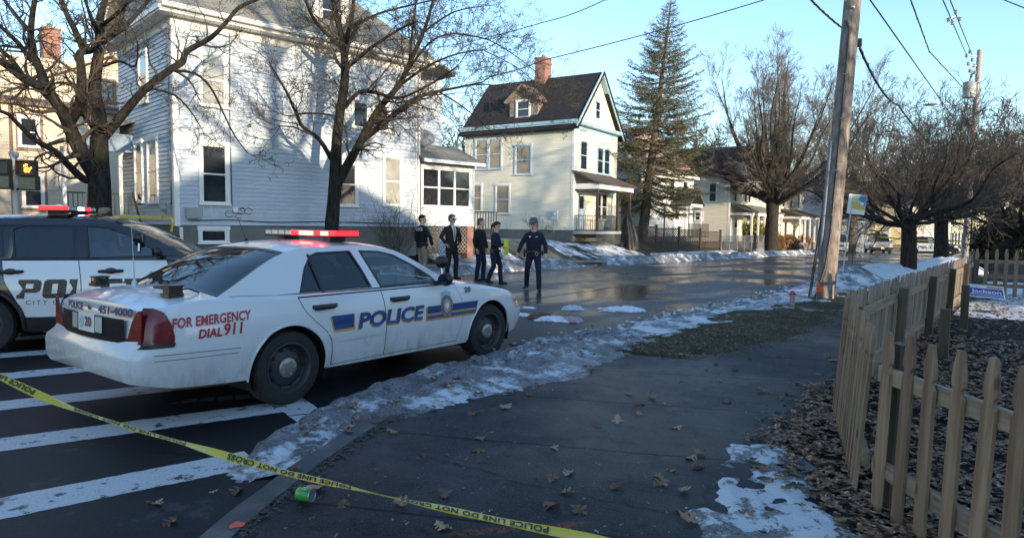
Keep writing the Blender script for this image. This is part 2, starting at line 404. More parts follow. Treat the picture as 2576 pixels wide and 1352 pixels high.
asphalt = asphalt_mat(); pavement = pavement_mat(); granite = granite_mat(); far_conc = concrete_mat()
dead_grass = turf_mat('dead_grass', (.02, .017, .012), (.12, .095, .05), (.07, .075, .03))
leafy_soil = turf_mat('leafy_soil', (.012, .009, .007), (.055, .038, .027), (.03, .024, .018))
snow_dirty = snow_mat('dirty_snow', lo=.50, hi=.60); snow_clean = snow_mat('clean_snow', lo=.30, hi=.46, dirt=.3); snow_mid = snow_mat('patchy_snow', lo=.44, hi=.55); snow_ice = snow_mat('icy_snow', lo=.485, hi=.525, dirt=.75); snow_far = snow_mat('ploughed_snow', lo=.47, hi=.60)

# --- base sheet to the horizon, road on it
YB = [-500, -200, -60, 20, 40, 60, 80, 95, 140, 300, 900]
sheet('ground', [-900, -200, -62, -40, -15.6, -15.2, -4, 40, 200, 900], YB, lambda X, Y: roadz(Y)-.06, turf_mat('far_ground', (.03, .026, .02), (.09, .08, .06), (.06, .055, .045)))
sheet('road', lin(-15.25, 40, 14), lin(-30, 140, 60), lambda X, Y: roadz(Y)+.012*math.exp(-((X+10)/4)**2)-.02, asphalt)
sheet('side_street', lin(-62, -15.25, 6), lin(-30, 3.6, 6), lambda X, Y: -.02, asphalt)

# --- near corner: kerb stones and pavement slab, verge, yard
YK = [-2.6, -2.4, -2.2, -2, -1.8, -1.6, -1.2, -.8, -.4]+lin(0, 6.2, 26)+lin(6.6, 20, 20)+lin(22, 140, 30)
def slabz(X, Y): return roadz(Y)+.115
def edge_normal(Y):
    e = .05; d = Vector((kx(Y+e)-kx(Y-e), 2*e)).normalized(); return Vector((d.y, -d.x))     # to the right of +Y
mb = MB(); prev = None
for Y in YK:
    nn = edge_normal(Y) if Y > -1.9 else Vector((.2, .98)); x = kx(Y); z = roadz(Y); w = .17
    wob = .006*math.sin(Y*9)
    prof = [(x+wob, Y, z-.06), (x+wob+.004, Y, z+.105), (x+.018+wob, Y, z+.125), (x+nn.x*w, Y+nn.y*w, z+.127), (x+nn.x*w, Y+nn.y*w, z+.05)]
    if prev:
        for i in range(4): mb.quad(prev[i], prof[i], prof[i+1], prev[i+1])
    prev = prof
tag(mb.build('kerb', granite, smooth=40), kind='structure')
def slab_x(Y):
    nn = edge_normal(Y) if Y > -1.9 else Vector((.2, .98)); a = kx(Y)+.165*max(.55, nn.x)
    return [a+(1.4-a)*t for t in (0, .15, .3, .45, .6, .8, 1)] if a < 1.2 else [a+.02*i for i in range(7)]
sheet('pavement', slab_x, [y for y in YK if y <= 20]+[20], slabz, pavement)
sheet('far_pavement', lambda Y: [-2.6, -1.9, -1.3], lin(20, 90, 12), lambda X, Y: slabz(X, Y)+.004, pavement)
# sunken joint crack wandering over the slabs
mb = MB(); pts = [(-3.62, 3.23), (-3.2, 3.22), (-2.77, 3.26), (-2.31, 3.24), (-1.95, 3.33), (-1.65, 3.36), (-1.35, 3.42)]; rnd = random.Random(4); path = []
for (a, b), (c, d) in zip(pts, pts[1:]):
    for i in range(7): t = i/7; path.append((a+(c-a)*t, b+(d-b)*t+rnd.uniform(-.022, .022)))
for p, q in zip(path, path[1:]):
    w = rnd.uniform(.0015, .0035); mb.quad((p[0], p[1]-w, .119), (q[0], q[1]-w, .119), (q[0], q[1]+w, .119), (p[0], p[1]+w, .119))
tag(mb.build('pavement_crack', plain('crack_dirt', (.008, .007, .006), .9, .3)), kind='structure')

def verge_l(Y): return kx(Y)+.18
def verge_r(Y): return lerp_table([(7.45, -3.6), (7.6, -3.05), (8.3, -2.75), (9.3, -2.62), (10.4, -2.4), (12, -2.45), (14, -2.5), (20, -2.6), (90, -2.6)], Y)+.06*math.sin(Y*3.1)
def verge_z(X, Y):
    t = (X-verge_l(Y))/(verge_r(Y)-verge_l(Y)); return slabz(X, Y)-.012+.05*math.sin(PI*min(1, max(0, t)))+.035*fbm(X, Y, 2.2)+.012*fbm(X, Y, 11, 2)
sheet('verge', lambda Y: lin(verge_l(Y), verge_r(Y), 28), lin(7.45, 20, 90)+lin(20.5, 90, 60), verge_z, dead_grass)
def yard_l(Y): return lerp_table([(-2, 1.0), (1.5, .75), (3.2, -.12), (4.35, -.92), (5, -1.32), (7, -1.4), (9, -1.3), (12, -1.28), (20, -1.28), (90, -1.28)], Y)+.05*math.sin(Y*4.3)+.04*math.sin(Y*9.7)
def yard_z(X, Y):
    t = X-yard_l(Y); return slabz(X, Y)-.008+.03*sstep(0, .35, t)+.03*fbm(X, Y, 1.7)+.02*fbm(X, Y, 8, 2)
sheet('yard', lambda Y: [yard_l(Y)+d for d in (0, .08, .16, .25, .35, .5, .7, .9, 1.2, 1.6, 2, 2.6, 3.4, 4.5, 8, 14, 30, 60)], lin(-2, 20, 140)+lin(20.5, 90, 30), yard_z, leafy_soil)

# --- left side of the street
mb = MB()
for a, b in zip(lin(3.6, 140, 60), lin(3.6, 140, 60)[1:]):
    for p, q in zip([(-15.25, -.06), (-15.25, .1), (-15.4, .118)], [(-15.25, .1), (-15.4, .118), (-15.4, .05)]):
        mb.quad((p[0], a, roadz(a)+p[1]), (p[0], b, roadz(b)+p[1]), (q[0], b, roadz(b)+q[1]), (q[0], a, roadz(a)+q[1]))
tag(mb.build('kerb', granite, smooth=40), kind='structure')
sheet('pavement', lin(-17.35, -15.38, 4), lin(3.6, 140, 50), lambda X, Y: roadz(Y)+.114, far_conc)
sheet('lawn', [-62, -40, -30, -25, -22, -21, -20.4, -20, -19.6, -19.2, -18.8, -18.4, -18, -17.7, -17.35], lin(3.6, 20, 12)+lin(21, 140, 60), lambda X, Y: lawnz(X, Y)+.02*fbm(X, Y, .8), dead_grass)
# driveway beside the cream house, laid on the lawn slope
def drive_pt(t, s):
    a = Vector((-15.4, 25.5)); b = Vector((-26, 28.6)); d = (b-a); nn = Vector((-d.y, d.x)).normalized(); return a+d*t+nn*s
V = []; F = []
for i in range(16):
    for j in range(6):
        p = drive_pt(i/15, -1.5+3.0*j/5); V.append((p.x, p.y, (lawnz(p.x, p.y) if p.x < -17.35 else roadz(p.y)+.114)+.026))
for i in range(15):
    for j in range(5): a = i*6+j; F.append((a, a+1, a+7, a+6))
tag(mesh_obj('driveway', V, F, asphalt, smooth=60), kind='structure')

# --- painted crosswalk: worn thermoplastic bars and the line across their ends
def paint_mat():
    n = NT('road_paint'); w = n.noise(7, 7, .72); f = n.noise(60, 4, .75)
    c = n.mix(n.ramp(f, .3, .7), (.40, .41, .41), (.60, .61, .61))
    c = n.mix(n.ramp(w, .57, .63), c, (.05, .05, .055))
    vo = n.n("ShaderNodeTexVoronoi", feature='DISTANCE_TO_EDGE'); vo.inputs['Scale'].default_value = .9
    dv = n.n("ShaderNodeMix", data_type='RGBA'); dv.inputs[0].default_value = .12; n.l(n.tc.outputs['Object'], dv.inputs[6])
    nz = n.n("ShaderNodeTexNoise"); nz.inputs['Scale'].default_value = 5; n.l(n.tc.outputs['Object'], nz.inputs[0]); n.l(nz.outputs['Color'], dv.inputs[7]); n.l(dv.outputs[2], vo.inputs['Vector'])
    crk = n.math('MULTIPLY', n.ramp(vo.outputs['Distance'], .006, .016, 1, 0), n.noise(1.7, 3, lo=.5, hi=.6))
    n.col(n.mix(crk, c, (.02, .02, .02))); n.rough(.5); n.bump(f, .2, .005); return n.m
paint = paint_mat()
def bar_sheet(name, p, q, w, seed):
    """a painted bar between two ground points, edges slightly ragged"""
    rr = random.Random(seed); p = Vector(p); q = Vector(q); d = q-p; n_ = max(8, int(d.length/.05)); nn = Vector((-d.y, d.x)).normalized()
    V = []; F = []
    for i in range(n_+1):
        c = p+d*(i/n_); e1 = w/2+rr.uniform(-.007, .007); e2 = w/2+rr.uniform(-.007, .007)
        for e in (e1, -e2): s = c+nn*e; V.append((s.x, s.y, roadz(s.y)+.012*math.exp(-((s.x+10)/4)**2)-.02+.0035))
    for i in range(n_): F.append((2*i, 2*i+1, 2*i+3, 2*i+2))
    return tag(mesh_obj(name, V, F, paint), kind='structure')
dirb = Vector((math.sin(R(18.5)), math.cos(R(18.5))))
endp = [(-4.33, 2.70), (-5.36, 3.62), (-6.62, 4.0), (-7.95, 4.45), (-9.25, 4.9), (-10.6, 5.3), (-11.9, 5.7)]
for i, e in enumerate(endp):
    e = Vector(e); a_ = R(14.5 if i == 0 else 19); bar_sheet('crosswalk_bar', e, e-Vector((math.sin(a_), math.cos(a_)))*3.6, .37, 20+i)
bar_sheet('crosswalk_line', Vector((-4.72, 3.55)), Vector((-14.6, 6.75)), .30, 31)
# brick-pattern patch repair across the lane
mbp = MB(); rr = random.Random(8)
for i in range(16):
    p = Vector((-7.0+.085*i, 2.0+.13*i)); mbp.bar((p.x, p.y, -.0155), (p.x+.07, p.y+.11, -.0155), .16, .002)
tag(mbp.build('road_patch', plain('patch_grey', (.1, .105, .11), .5, .3, 3)), kind='structure')
# tar seam along the middle of the lanes
mb = MB(); rr = random.Random(3); prev = None
for i in range(60):
    Y = 9+i*.9; x = -9.0+.05*math.sin(Y)+rr.uniform(-.03, .03)
    if prev: mb.quad((prev[0]-.025, prev[1], roadz(prev[1])-.004), (prev[0]+.025, prev[1], roadz(prev[1])-.004), (x+.025, Y, roadz(Y)-.004), (x-.025, Y, roadz(Y)-.004))
    prev = (x, Y)
tag(mb.build('tar_seam', plain('tar', (.012, .012, .013), .35, .3)), kind='structure')

# ================================================================== SNOW
def snow_strip(name, yl, left, right, hfun, m, base, nx=24, label=None):
    """heaped snow over a strip: hfun(X, Y, t) is its height above the ground; where it is negative the ground shows"""
    V = []; F = []
    for Y in yl:
        a, b = left(Y), right(Y)
        for i in range(nx):
            t = i/(nx-1); X = a+(b-a)*t; V.append((X, Y, base(X, Y)+max(-.03, hfun(X, Y, t))))
    for j in range(len(yl)-1):
        for i in range(nx-1): k = j*nx+i; F.append((k, k+1, k+nx+1, k+nx))
    return tag(mesh_obj(name, V, F, m, smooth=180), label, kind='stuff')
SEDGE = [(2.3, -4.2), (2.7, -4.42), (3.4, -4.86), (4.8, -5.22), (7.5, -5.45), (10.3, -5.2), (14, -5.05), (19.2, -4.95), (26, -5.1), (60, -5.3)]
SIN = [(2.3, -4.0), (2.85, -3.76), (3.37, -3.95), (4.2, -3.83), (5.2, -3.68), (5.9, -3.5), (6.5, -3.65), (7.7, -3.75), (10, -3.6), (12.6, -3.4), (13.2, -2.5), (17, -2.45), (26, -2.7), (60, -3.2)]
def nb(X, Y): return roadz(Y)-.02 if X < kx(Y) else (slabz(X, Y)+.005 if Y < 7.5 or X > verge_r(Y) else verge_z(X, Y))
def near_h(X, Y, t):
    prof = (min(1, t/.22)**.6 if t < .22 else max(0, (1-t)/.78)**.9)*sstep(2.3, 3.1, Y)
    H = lerp_table([(2.3, .02), (2.6, .03), (3.4, .07), (4.5, .12), (7, .13), (10, .085), (13, .04), (17, .04), (20, .12), (26, .2), (60, .2)], Y)
    step = .115*sstep(2.2, 3.0, Y)*sstep(kx(Y)+.05, kx(Y)-.12, X)
    n1 = fbm(X, Y, 1.3); n2 = fbm(X, Y, 5., 3); thin = .035 if Y > 8 else 0
    return prof*H*(1+1.1*n1+.45*n2)+step*min(1, t/.3)*(.75+.5*n1)+.05*n2*prof+.02*fbm(X, Y, 14, 2)*min(1, t/.1)-.014-thin*(t > .35)*(fbm(X+9, Y, 1.8)*1.7+.55)*sstep(.35, .6, t)
snow_strip('snow_bank', lin(2.3, 9, 150), lambda Y: lerp_table(SEDGE, Y)+.16*fbm(0, Y, 2.2)+.07*fbm(3, Y, 9, 3), lambda Y: lerp_table(SIN, Y)+.26*fbm(5, Y, 1.6)+.06*fbm(8, Y, 9, 3), near_h, snow_dirty, nb, 52, 'grey gritty snow bank along the near kerb beside the white sedan')
snow_strip('snow_bank', lin(9, 20, 120)+lin(20.4, 60, 60), lambda Y: lerp_table(SEDGE, Y)+.12*fbm(0, Y, 2), lambda Y: lerp_table(SIN, Y)+.3*fbm(5, Y, 1.2), near_h, snow_mid, nb, 40, 'patchy melting snow along the near verge around the wooden utility pole')
def mound(name, c, rx, ry, h, m, label, base=lambda X, Y: roadz(Y)+.08, seed=0, n=36, flat=1.):
    V = []; F = []
    for j in range(n+1):
        for i in range(n+1):
            u = -1+2*i/n; v = -1+2*j/n; X = c[0]+rx*u; Y = c[1]+ry*v
            r = math.hypot(u, v)*(1+.28*fbm(X+seed*7, Y, 1.1))
            z = h*(max(0, 1-r*r))**flat*(1+.45*fbm(X+seed, Y, 1.4))+.03*fbm(X, Y, 6, 2)-.03*(r > .9)-.05*(r > 1.)
            V.append((X, Y, base(X, Y)+z))
    for j in range(n):
        for i in range(n): k = j*(n+1)+i; F.append((k, k+1, k+n+2, k+n+1))
    return tag(mesh_obj(name, V, F, m, smooth=180), label, kind='stuff')
mound('snow_pile', (-4.2, 22.2), 1.0, 1.9, .50, snow_dirty, 'grey ploughed snow pile just behind the bus stop sign')
mound('snow_pile', (-3.6, 25.6), 1.5, 2.6, .52, snow_clean, 'clean white snow pile beside the near row of street trees', seed=3)
mound('snow_pile', (-2.6, 33.5), 1.4, 3.5, .62, snow_clean, 'white snow pile between the two dark trees near the fence', seed=5)
# thin ice and snow patch on the pavement in front of the fence corner
def patch_h(X, Y, t): return .016+.06*fbm(X, Y, 2.6)+.03*fbm(X, Y, 7, 3)-.06*abs(2*t-1)**3-.05*sstep(.7, 0., Y-2.0)-.05*sstep(4.6, 5.2, Y)
snow_strip('snow_patch', lin(1.6, 5.2, 100), lambda Y: lerp_table([(1.6, -1.2), (2.6, -1.35), (3.6, -1.52), (4.8, -1.78), (5.4, -1.6)], Y)+.12*fbm(1, Y, 3), lambda Y: lerp_table([(1.6, .6), (2.6, .15), (3.4, -.22), (4.0, -.6), (4.6, -.9), (5.4, -1.2)], Y), patch_h, snow_ice, slabz, 60, 'thin ice and snow patch on the pavement in front of the fence corner')
# snow lying in the fenced yard
def yard_snow(X, Y, t): return .035+.09*fbm(X+3, Y, .9)+.03*fbm(X, Y, 4, 3)-.13*sstep(15.2, 11.6, Y)-.03*abs(2*t-1)**4
snow_strip('yard_snow', lin(11.2, 26, 110), lambda Y: -1.0+.1*fbm(0, Y, 2), lambda Y: 4.5, yard_snow, snow_clean, yard_z, 60, 'snow and leaves lying in the fenced yard')
# far side: ploughed bank on the kerb, broken at the driveway, and snow left on the lawns
def far_base(X, Y): return roadz(Y)-.02 if X > -15.25 else (roadz(Y)+.1 if X > -17.3 else lawnz(X, Y))
def far_h(H):
    def f(X, Y, t):
        prof = math.sin(PI*t)**.8 if 0 < t < 1 else 0
        gap = max(math.exp(-((Y-26.0)/1.7)**4), .8*math.exp(-((Y-44)/1.2)**4))
        lump = .55+.9*max(0, .5+fbm(X*.4+2, Y, .42, 3))
        return prof*H*lump*(1-gap*1.05)*(1+.6*fbm(X, Y, 2.2))+.03*fbm(X, Y, 6, 2)*prof-.015
    return f
snow_strip('snow_bank', lin(9, 90, 330), lambda Y: -16.1+.3*fbm(2, Y, .5), lambda Y: -14.85+.18*fbm(4, Y, 1.2), far_h(.27), snow_far, far_base, 22, 'lumpy ploughed snow bank along the kerb in front of the houses')
def lawn_snow(x0, x1, y0, y1, th, label, seed, ang=0):
    cx, cy = (x0+x1)/2, (y0+y1)/2; V = []; F = []; nx, ny = 46, 46
    for j in range(ny):
        for i in range(nx):
            u = -1+2*i/(nx-1); v = -1+2*j/(ny-1); dx, dy = u*(x1-x0)/2, v*(y1-y0)/2
            X = cx+dx*math.cos(ang)-dy*math.sin(ang); Y = cy+dx*math.sin(ang)+dy*math.cos(ang)
            b = (lawnz(X, Y) if X < -17.35 else roadz(Y)+.114); e = max(abs(u)**3, abs(v)**3)
            V.append((X, Y, b+max(-.04, th*(1.15-1.75*e)+.10*fbm(X+seed, Y, 1.1)+.02*fbm(X, Y, 4, 2))))
    for j in range(ny-1):
        for i in range(nx-1): k = j*nx+i; F.append((k, k+1, k+nx+1, k+nx))
    tag(mesh_obj('lawn_snow', V, F, snow_mid, smooth=180), label, kind='stuff')
lawn_snow(-21.5, -17.2, 18.8, 23.5, .09, 'white snow on the lawn in front of the blue house porch', 1)
lawn_snow(-25.5, -17.3, 29.4, 31.3, .05, 'white snow strip along the driveway of the cream house', 2, R(-14))
lawn_snow(-20, -16.4, 30.4, 37.5, .04, 'white snow on the front lawn of the cream house', 3)
lawn_snow(-23, -17.2, 24.0, 24.9, .13, 'narrow snow strip on the near side of the driveway', 6, R(-16))
lawn_snow(-18.3, -17.2, 37, 55, .14, 'white snow along the lattice fence', 4)
lawn_snow(-23, -17.5, 55, 85, .10, 'white snow on the lawns of the far houses', 5)
# crumbled ice along the near kerb
rr = random.Random(12); mb = MB()
for i in range(420):
    Y = rr.uniform(7.5, 22); x = lerp_table(SEDGE, Y)-abs(rr.gauss(.05, .22)); s = rr.choice([.012, .015, .02, .03, .045])*rr.uniform(.7, 1.4)
    mb.ball((x, Y, roadz(Y)-.02+s*.4), (s*rr.uniform(.7, 1.5), s*rr.uniform(.7, 1.5), s*rr.uniform(.5, .9)), 6, 4)
tag(mb.build('ice_crumbs', snow_mid, smooth=40), 'crumbled ice and grit scattered on the road along the near snow bank', kind='stuff')
# ================================================================== HOUSES
blue_siding = siding_mat('pale_blue_siding', (.48, .54, .60), damt=.16)
cream_siding = siding_mat('cream_siding', (.82, .76, .60), (.28, .3, .18), .22)
beige_siding = siding_mat('beige_siding', (.60, .53, .40))
white_siding = siding_mat('white_siding', (.74, .73, .70)); tan_siding = siding_mat('pale_tan_siding', (.74, .69, .57))
grey_siding = siding_mat('grey_blue_siding', (.42, .46, .52)); yellow_siding = siding_mat('yellow_siding', (.66, .56, .32))
roof_grey = shingle_mat('grey_green_shingles', (.17, .165, .14), (.24, .235, .2)); roof_black = shingle_mat('black_shingles', (.009, .009, .011), (.020, .020, .021))
roof_pink = shingle_mat('faded_pink_shingles', (.30, .20, .18), (.36, .25, .22)); roof_brown = shingle_mat('brown_shingles', (.09, .07, .06), (.14, .11, .09))
found = plain('foundation_concrete', (.17, .165, .155), .9, .35, 2.5, bump=.4, bscale=12); brick = brick_mat('red_brick', (.27, .09, .055), (.36, .13, .075))
teal = plain('teal_trim', (.36, .51, .58), .6, .2, 6); blue_trim = plain('pale_blue_trim', (.52, .62, .70), .6, .15, 6); brown_trim = plain('brown_trim', (.2, .13, .09), .6, .15, 6)
pane_dark = pane_mat('window_dark', (.02, .024, .03)); pane_blind = pane_mat('window_blind', (.36, .36, .32), .12)
pane_curt = pane_mat('window_curtain', (.02, .02, .024), .05, (.22, .21, .2)); pane_warm = pane_mat('window_warm_reflection', (.36, .30, .22), .12)  # pane_warm: warm sun reflection painted into the pane colour
dark_wood = wood_mat('dark_weathered_wood', (.05, .035, .028), (.1, .075, .06)); iron = plain('black_iron', (.02, .02, .022), .5, .2)
blue_tarp = plain('blue_tarp', (.03, .18, .55), .4, .2, 5)

def siding(mb, p0, u, nr, z0, z1, xl, xh, ex=.11, mi=0):
    """lapped boards on a vertical wall; xl/xh may depend on z"""
    fl = xl if callable(xl) else (lambda z: xl); fh = xh if callable(xh) else (lambda z: xh)
    n = max(1, round((z1-z0)/ex)); ex = (z1-z0)/n
    P = lambda a, z, o: (p0[0]+u[0]*a+nr[0]*o, p0[1]+u[1]*a+nr[1]*o, z)
    for i in range(n):
        a, b = z0+i*ex, z0+(i+1)*ex
        if fh(a)-fl(a) < .02: continue
        bl, bh = fl(b), max(fl(b), fh(b))
        mb.quad(P(fl(a), a, .026), P(fh(a), a, .026), P(bh, b, .003), P(bl, b, .003), mi)
        mb.quad(P(fl(a), a, .001), P(fh(a), a, .001), P(fh(a), a, .026), P(fl(a), a, .026), mi)
class House:
    """local frame: x along the street front, y into the house, front wall at y = 0"""
    def __init__(s, name, label, C, yaw, group=None):
        s.C = Vector((C[0], C[1], 0)); s.yaw = R(yaw); s.o = thing(name, label, 'house', s.C, PI/2-s.yaw, group)
        s.u = Vector((math.sin(s.yaw), math.cos(s.yaw), 0)); s.n = Vector((math.cos(s.yaw), -math.sin(s.yaw), 0))
    def F(s, px, py, y=0):
        r = ray(px, py); c = s.C-s.n*y; p = O3+r*((c-O3).dot(s.n)/r.dot(s.n)); return ((p-s.C).dot(s.u), p.z)
    def L(s, px, py, x=0):
        r = ray(px, py); c = s.C+s.u*x; p = O3+r*((c-O3).dot(s.u)/r.dot(s.u)); return (-(p-s.C).dot(s.n), p.z)
    def part(s, mb, name, mats, smooth=None, parent=None, label=None):
        o = mb.build(name, mats, parent or s.o, smooth)
        if label: o['label'] = label
        return o
    def wallpt(s, side, a, o, z, y=0, W=0):
        return {'f': (a, y-o, z), 'l': (W-o, a, z), 'r': (W+o, a, z)}[side]
    def window(s, side, a0, a1, z0, z1, pane, trim=white_trim, y=0, W=0, cas=.085, rail=True, mull=(), bars=0, name='window'):
        P = lambda a, o, z: s.wallpt(side, a, o, z, y, W)
        mb = MB(); B = lambda a, b, c, d, e, f: mb.box(P(a, e, c), P(b, f, d))
        B(a0-cas, a0, z0-.02, z1+.0, .004, .07); B(a1, a1+cas, z0-.02, z1+.0, .004, .07)
        B(a0-cas-.02, a1+cas+.02, z1, z1+cas+.02, .004, .08); B(a0-cas-.03, a1+cas+.03, z0-.07, z0-.02, .004, .105)
        w = .035
        B(a0, a0+w, z0-.02, z1, .006, .048); B(a1-w, a1, z0-.02, z1, .006, .048); B(a0+w, a1-w, z1-w, z1, .006, .048); B(a0+w, a1-w, z0-.02, z0+w, .006, .048)
        zm = (z0+z1)/2
        if rail: B(a0+w, a1-w, zm-.022, zm+.022, .006, .054)
        for m in mull: B(m-.045, m+.045, z0+w, z1-w, .006, .056)
        for i in range(bars):
            a = a0+(a1-a0)*(i+1)/(bars+1); B(a-.01, a+.01, z0+w, z1-w, .005, .026)
        f = s.part(mb, name, trim)
        g = MB(); g.box(P(a0+w*.6, .02, z0), P(a1-w*.6, .032, z1-w*.5)); s.part(g, 'pane', pane, parent=f)
        return f
    def door(s, side, a0, a1, z0, z1, m, y=0, W=0, trim=white_trim):
        P = lambda a, o, z: s.wallpt(side, a, o, z, y, W); mb = MB()
        mb.box(P(a0, .005, z0), P(a1, .03, z1))
        for i in range(2): mb.box(P(a0+.12, .03, z0+.15+i*.55), P(a1-.12, .042, z0+.6+i*.55))
        d = s.part(mb, 'door', m); t = MB()
        t.box(P(a0-.1, .004, z0), P(a0, .05, z1)); t.box(P(a1, .004, z0), P(a1+.1, .05, z1)); t.box(P(a0-.12, .004, z1), P(a1+.12, .06, z1+.12)); s.part(t, 'door_frame', trim, parent=d)
        g = MB(); g.box(P(a0+.15, .031, z1-.85), P(a1-.15, .044, z1-.15)); s.part(g, 'pane', pane_dark, parent=d)
        k = MB(); k.ball(P(a1-.08, .07, z0+1.0), .03, 8, 5); s.part(k, 'handle', steel, 180, parent=d)
    def slab(s, mb, a, b, c, d, th=.12, mi=0):
        """roof plane from four corners (given counter-clockwise from above) with thickness"""
        V = [Vector(p) for p in (a, b, c, d)]; n = (V[1]-V[0]).cross(V[2]-V[0]).normalized()
        if n.z < 0: n = -n
        mb.add(V+[v-n*th for v in V], [(0,1,2,3),(7,6,5,4),(0,4,5,1),(1,5,6,2),(2,6,7,3),(3,7,4,0)], mi); return mb
    def posts(s, pts, z0, z1, w=.12, m=white_trim, name='porch_post'):
        for x, y in pts:
            mb = MB(); mb.box((x-w/2, y-w/2, z0), (x+w/2, y+w/2, z1)); mb.box((x-w*.72, y-w*.72, z0), (x+w*.72, y+w*.72, z0+.1)); mb.box((x-w*.72, y-w*.72, z1-.12), (x+w*.72, y+w*.72, z1-.001)); s.part(mb, name, m)
    def rail(s, p, q, z0, z1, m, step=.13, name='porch_railing'):
        mb = MB(); p = Vector(p); q = Vector(q); L = (q-p).length; d = (q-p)/L
        mb.bar((*p, z1), (*q, z1), .06, .04); mb.bar((*p, z0+.08), (*q, z0+.08), .04, .03)
        for i in range(int(L/step)+1):
            c = p+d*(step*i); mb.bar((c.x, c.y, z0), (c.x, c.y, z1), .022, .022)
        s.part(mb, name, m)
    def chimney(s, x, y, w, d, z0, z1):
        mb = MB(); mb.box((x-w/2, y-d/2, z0), (x+w/2, y+d/2, z1)); mb.box((x-w/2-.05, y-d/2-.05, z1-.3), (x+w/2+.05, y+d/2+.05, z1-.16)); mb.box((x-w/2-.03, y-d/2-.03, z1), (x+w/2+.03, y+d/2+.03, z1+.08))
        c = s.part(mb, 'chimney', brick); f = MB(); f.lathe([(.1, z1+.08), (.1, z1+.3), (.07, z1+.3), (.07, z1+.1)], (x, y, 0), n=10); s.part(f, 'flue', found, 40, parent=c)

def lattice_panel(mb, P, a0, a1, z0, z1, step=.13, w=.028):
    """crossed diagonal laths clipped to a rectangle; P(a, o, z) -> point"""
    H = z1-z0; L = a1-a0
    k = -H
    while k < L:
        for sgn, o in ((1, .006), (-1, .02)):
            pa, pz, qa, qz = (k, 0, k+H, H) if sgn > 0 else (k, H, k+H, 0)
            if pa < 0: t = -pa/(qa-pa); pz += (qz-pz)*t; pa = 0
            if qa > L: t = (L-pa)/(qa-pa); qz = pz+(qz-pz)*t; qa = L
            if qa-pa < .02: continue
            b = w*.35; c = b*sgn
            mb.quad(P(a0+pa-b, o, z0+pz+c), P(a0+pa+b, o, z0+pz-c), P(a0+qa+b, o, z0+qz-c), P(a0+qa-b, o, z0+qz+c))
        k += step

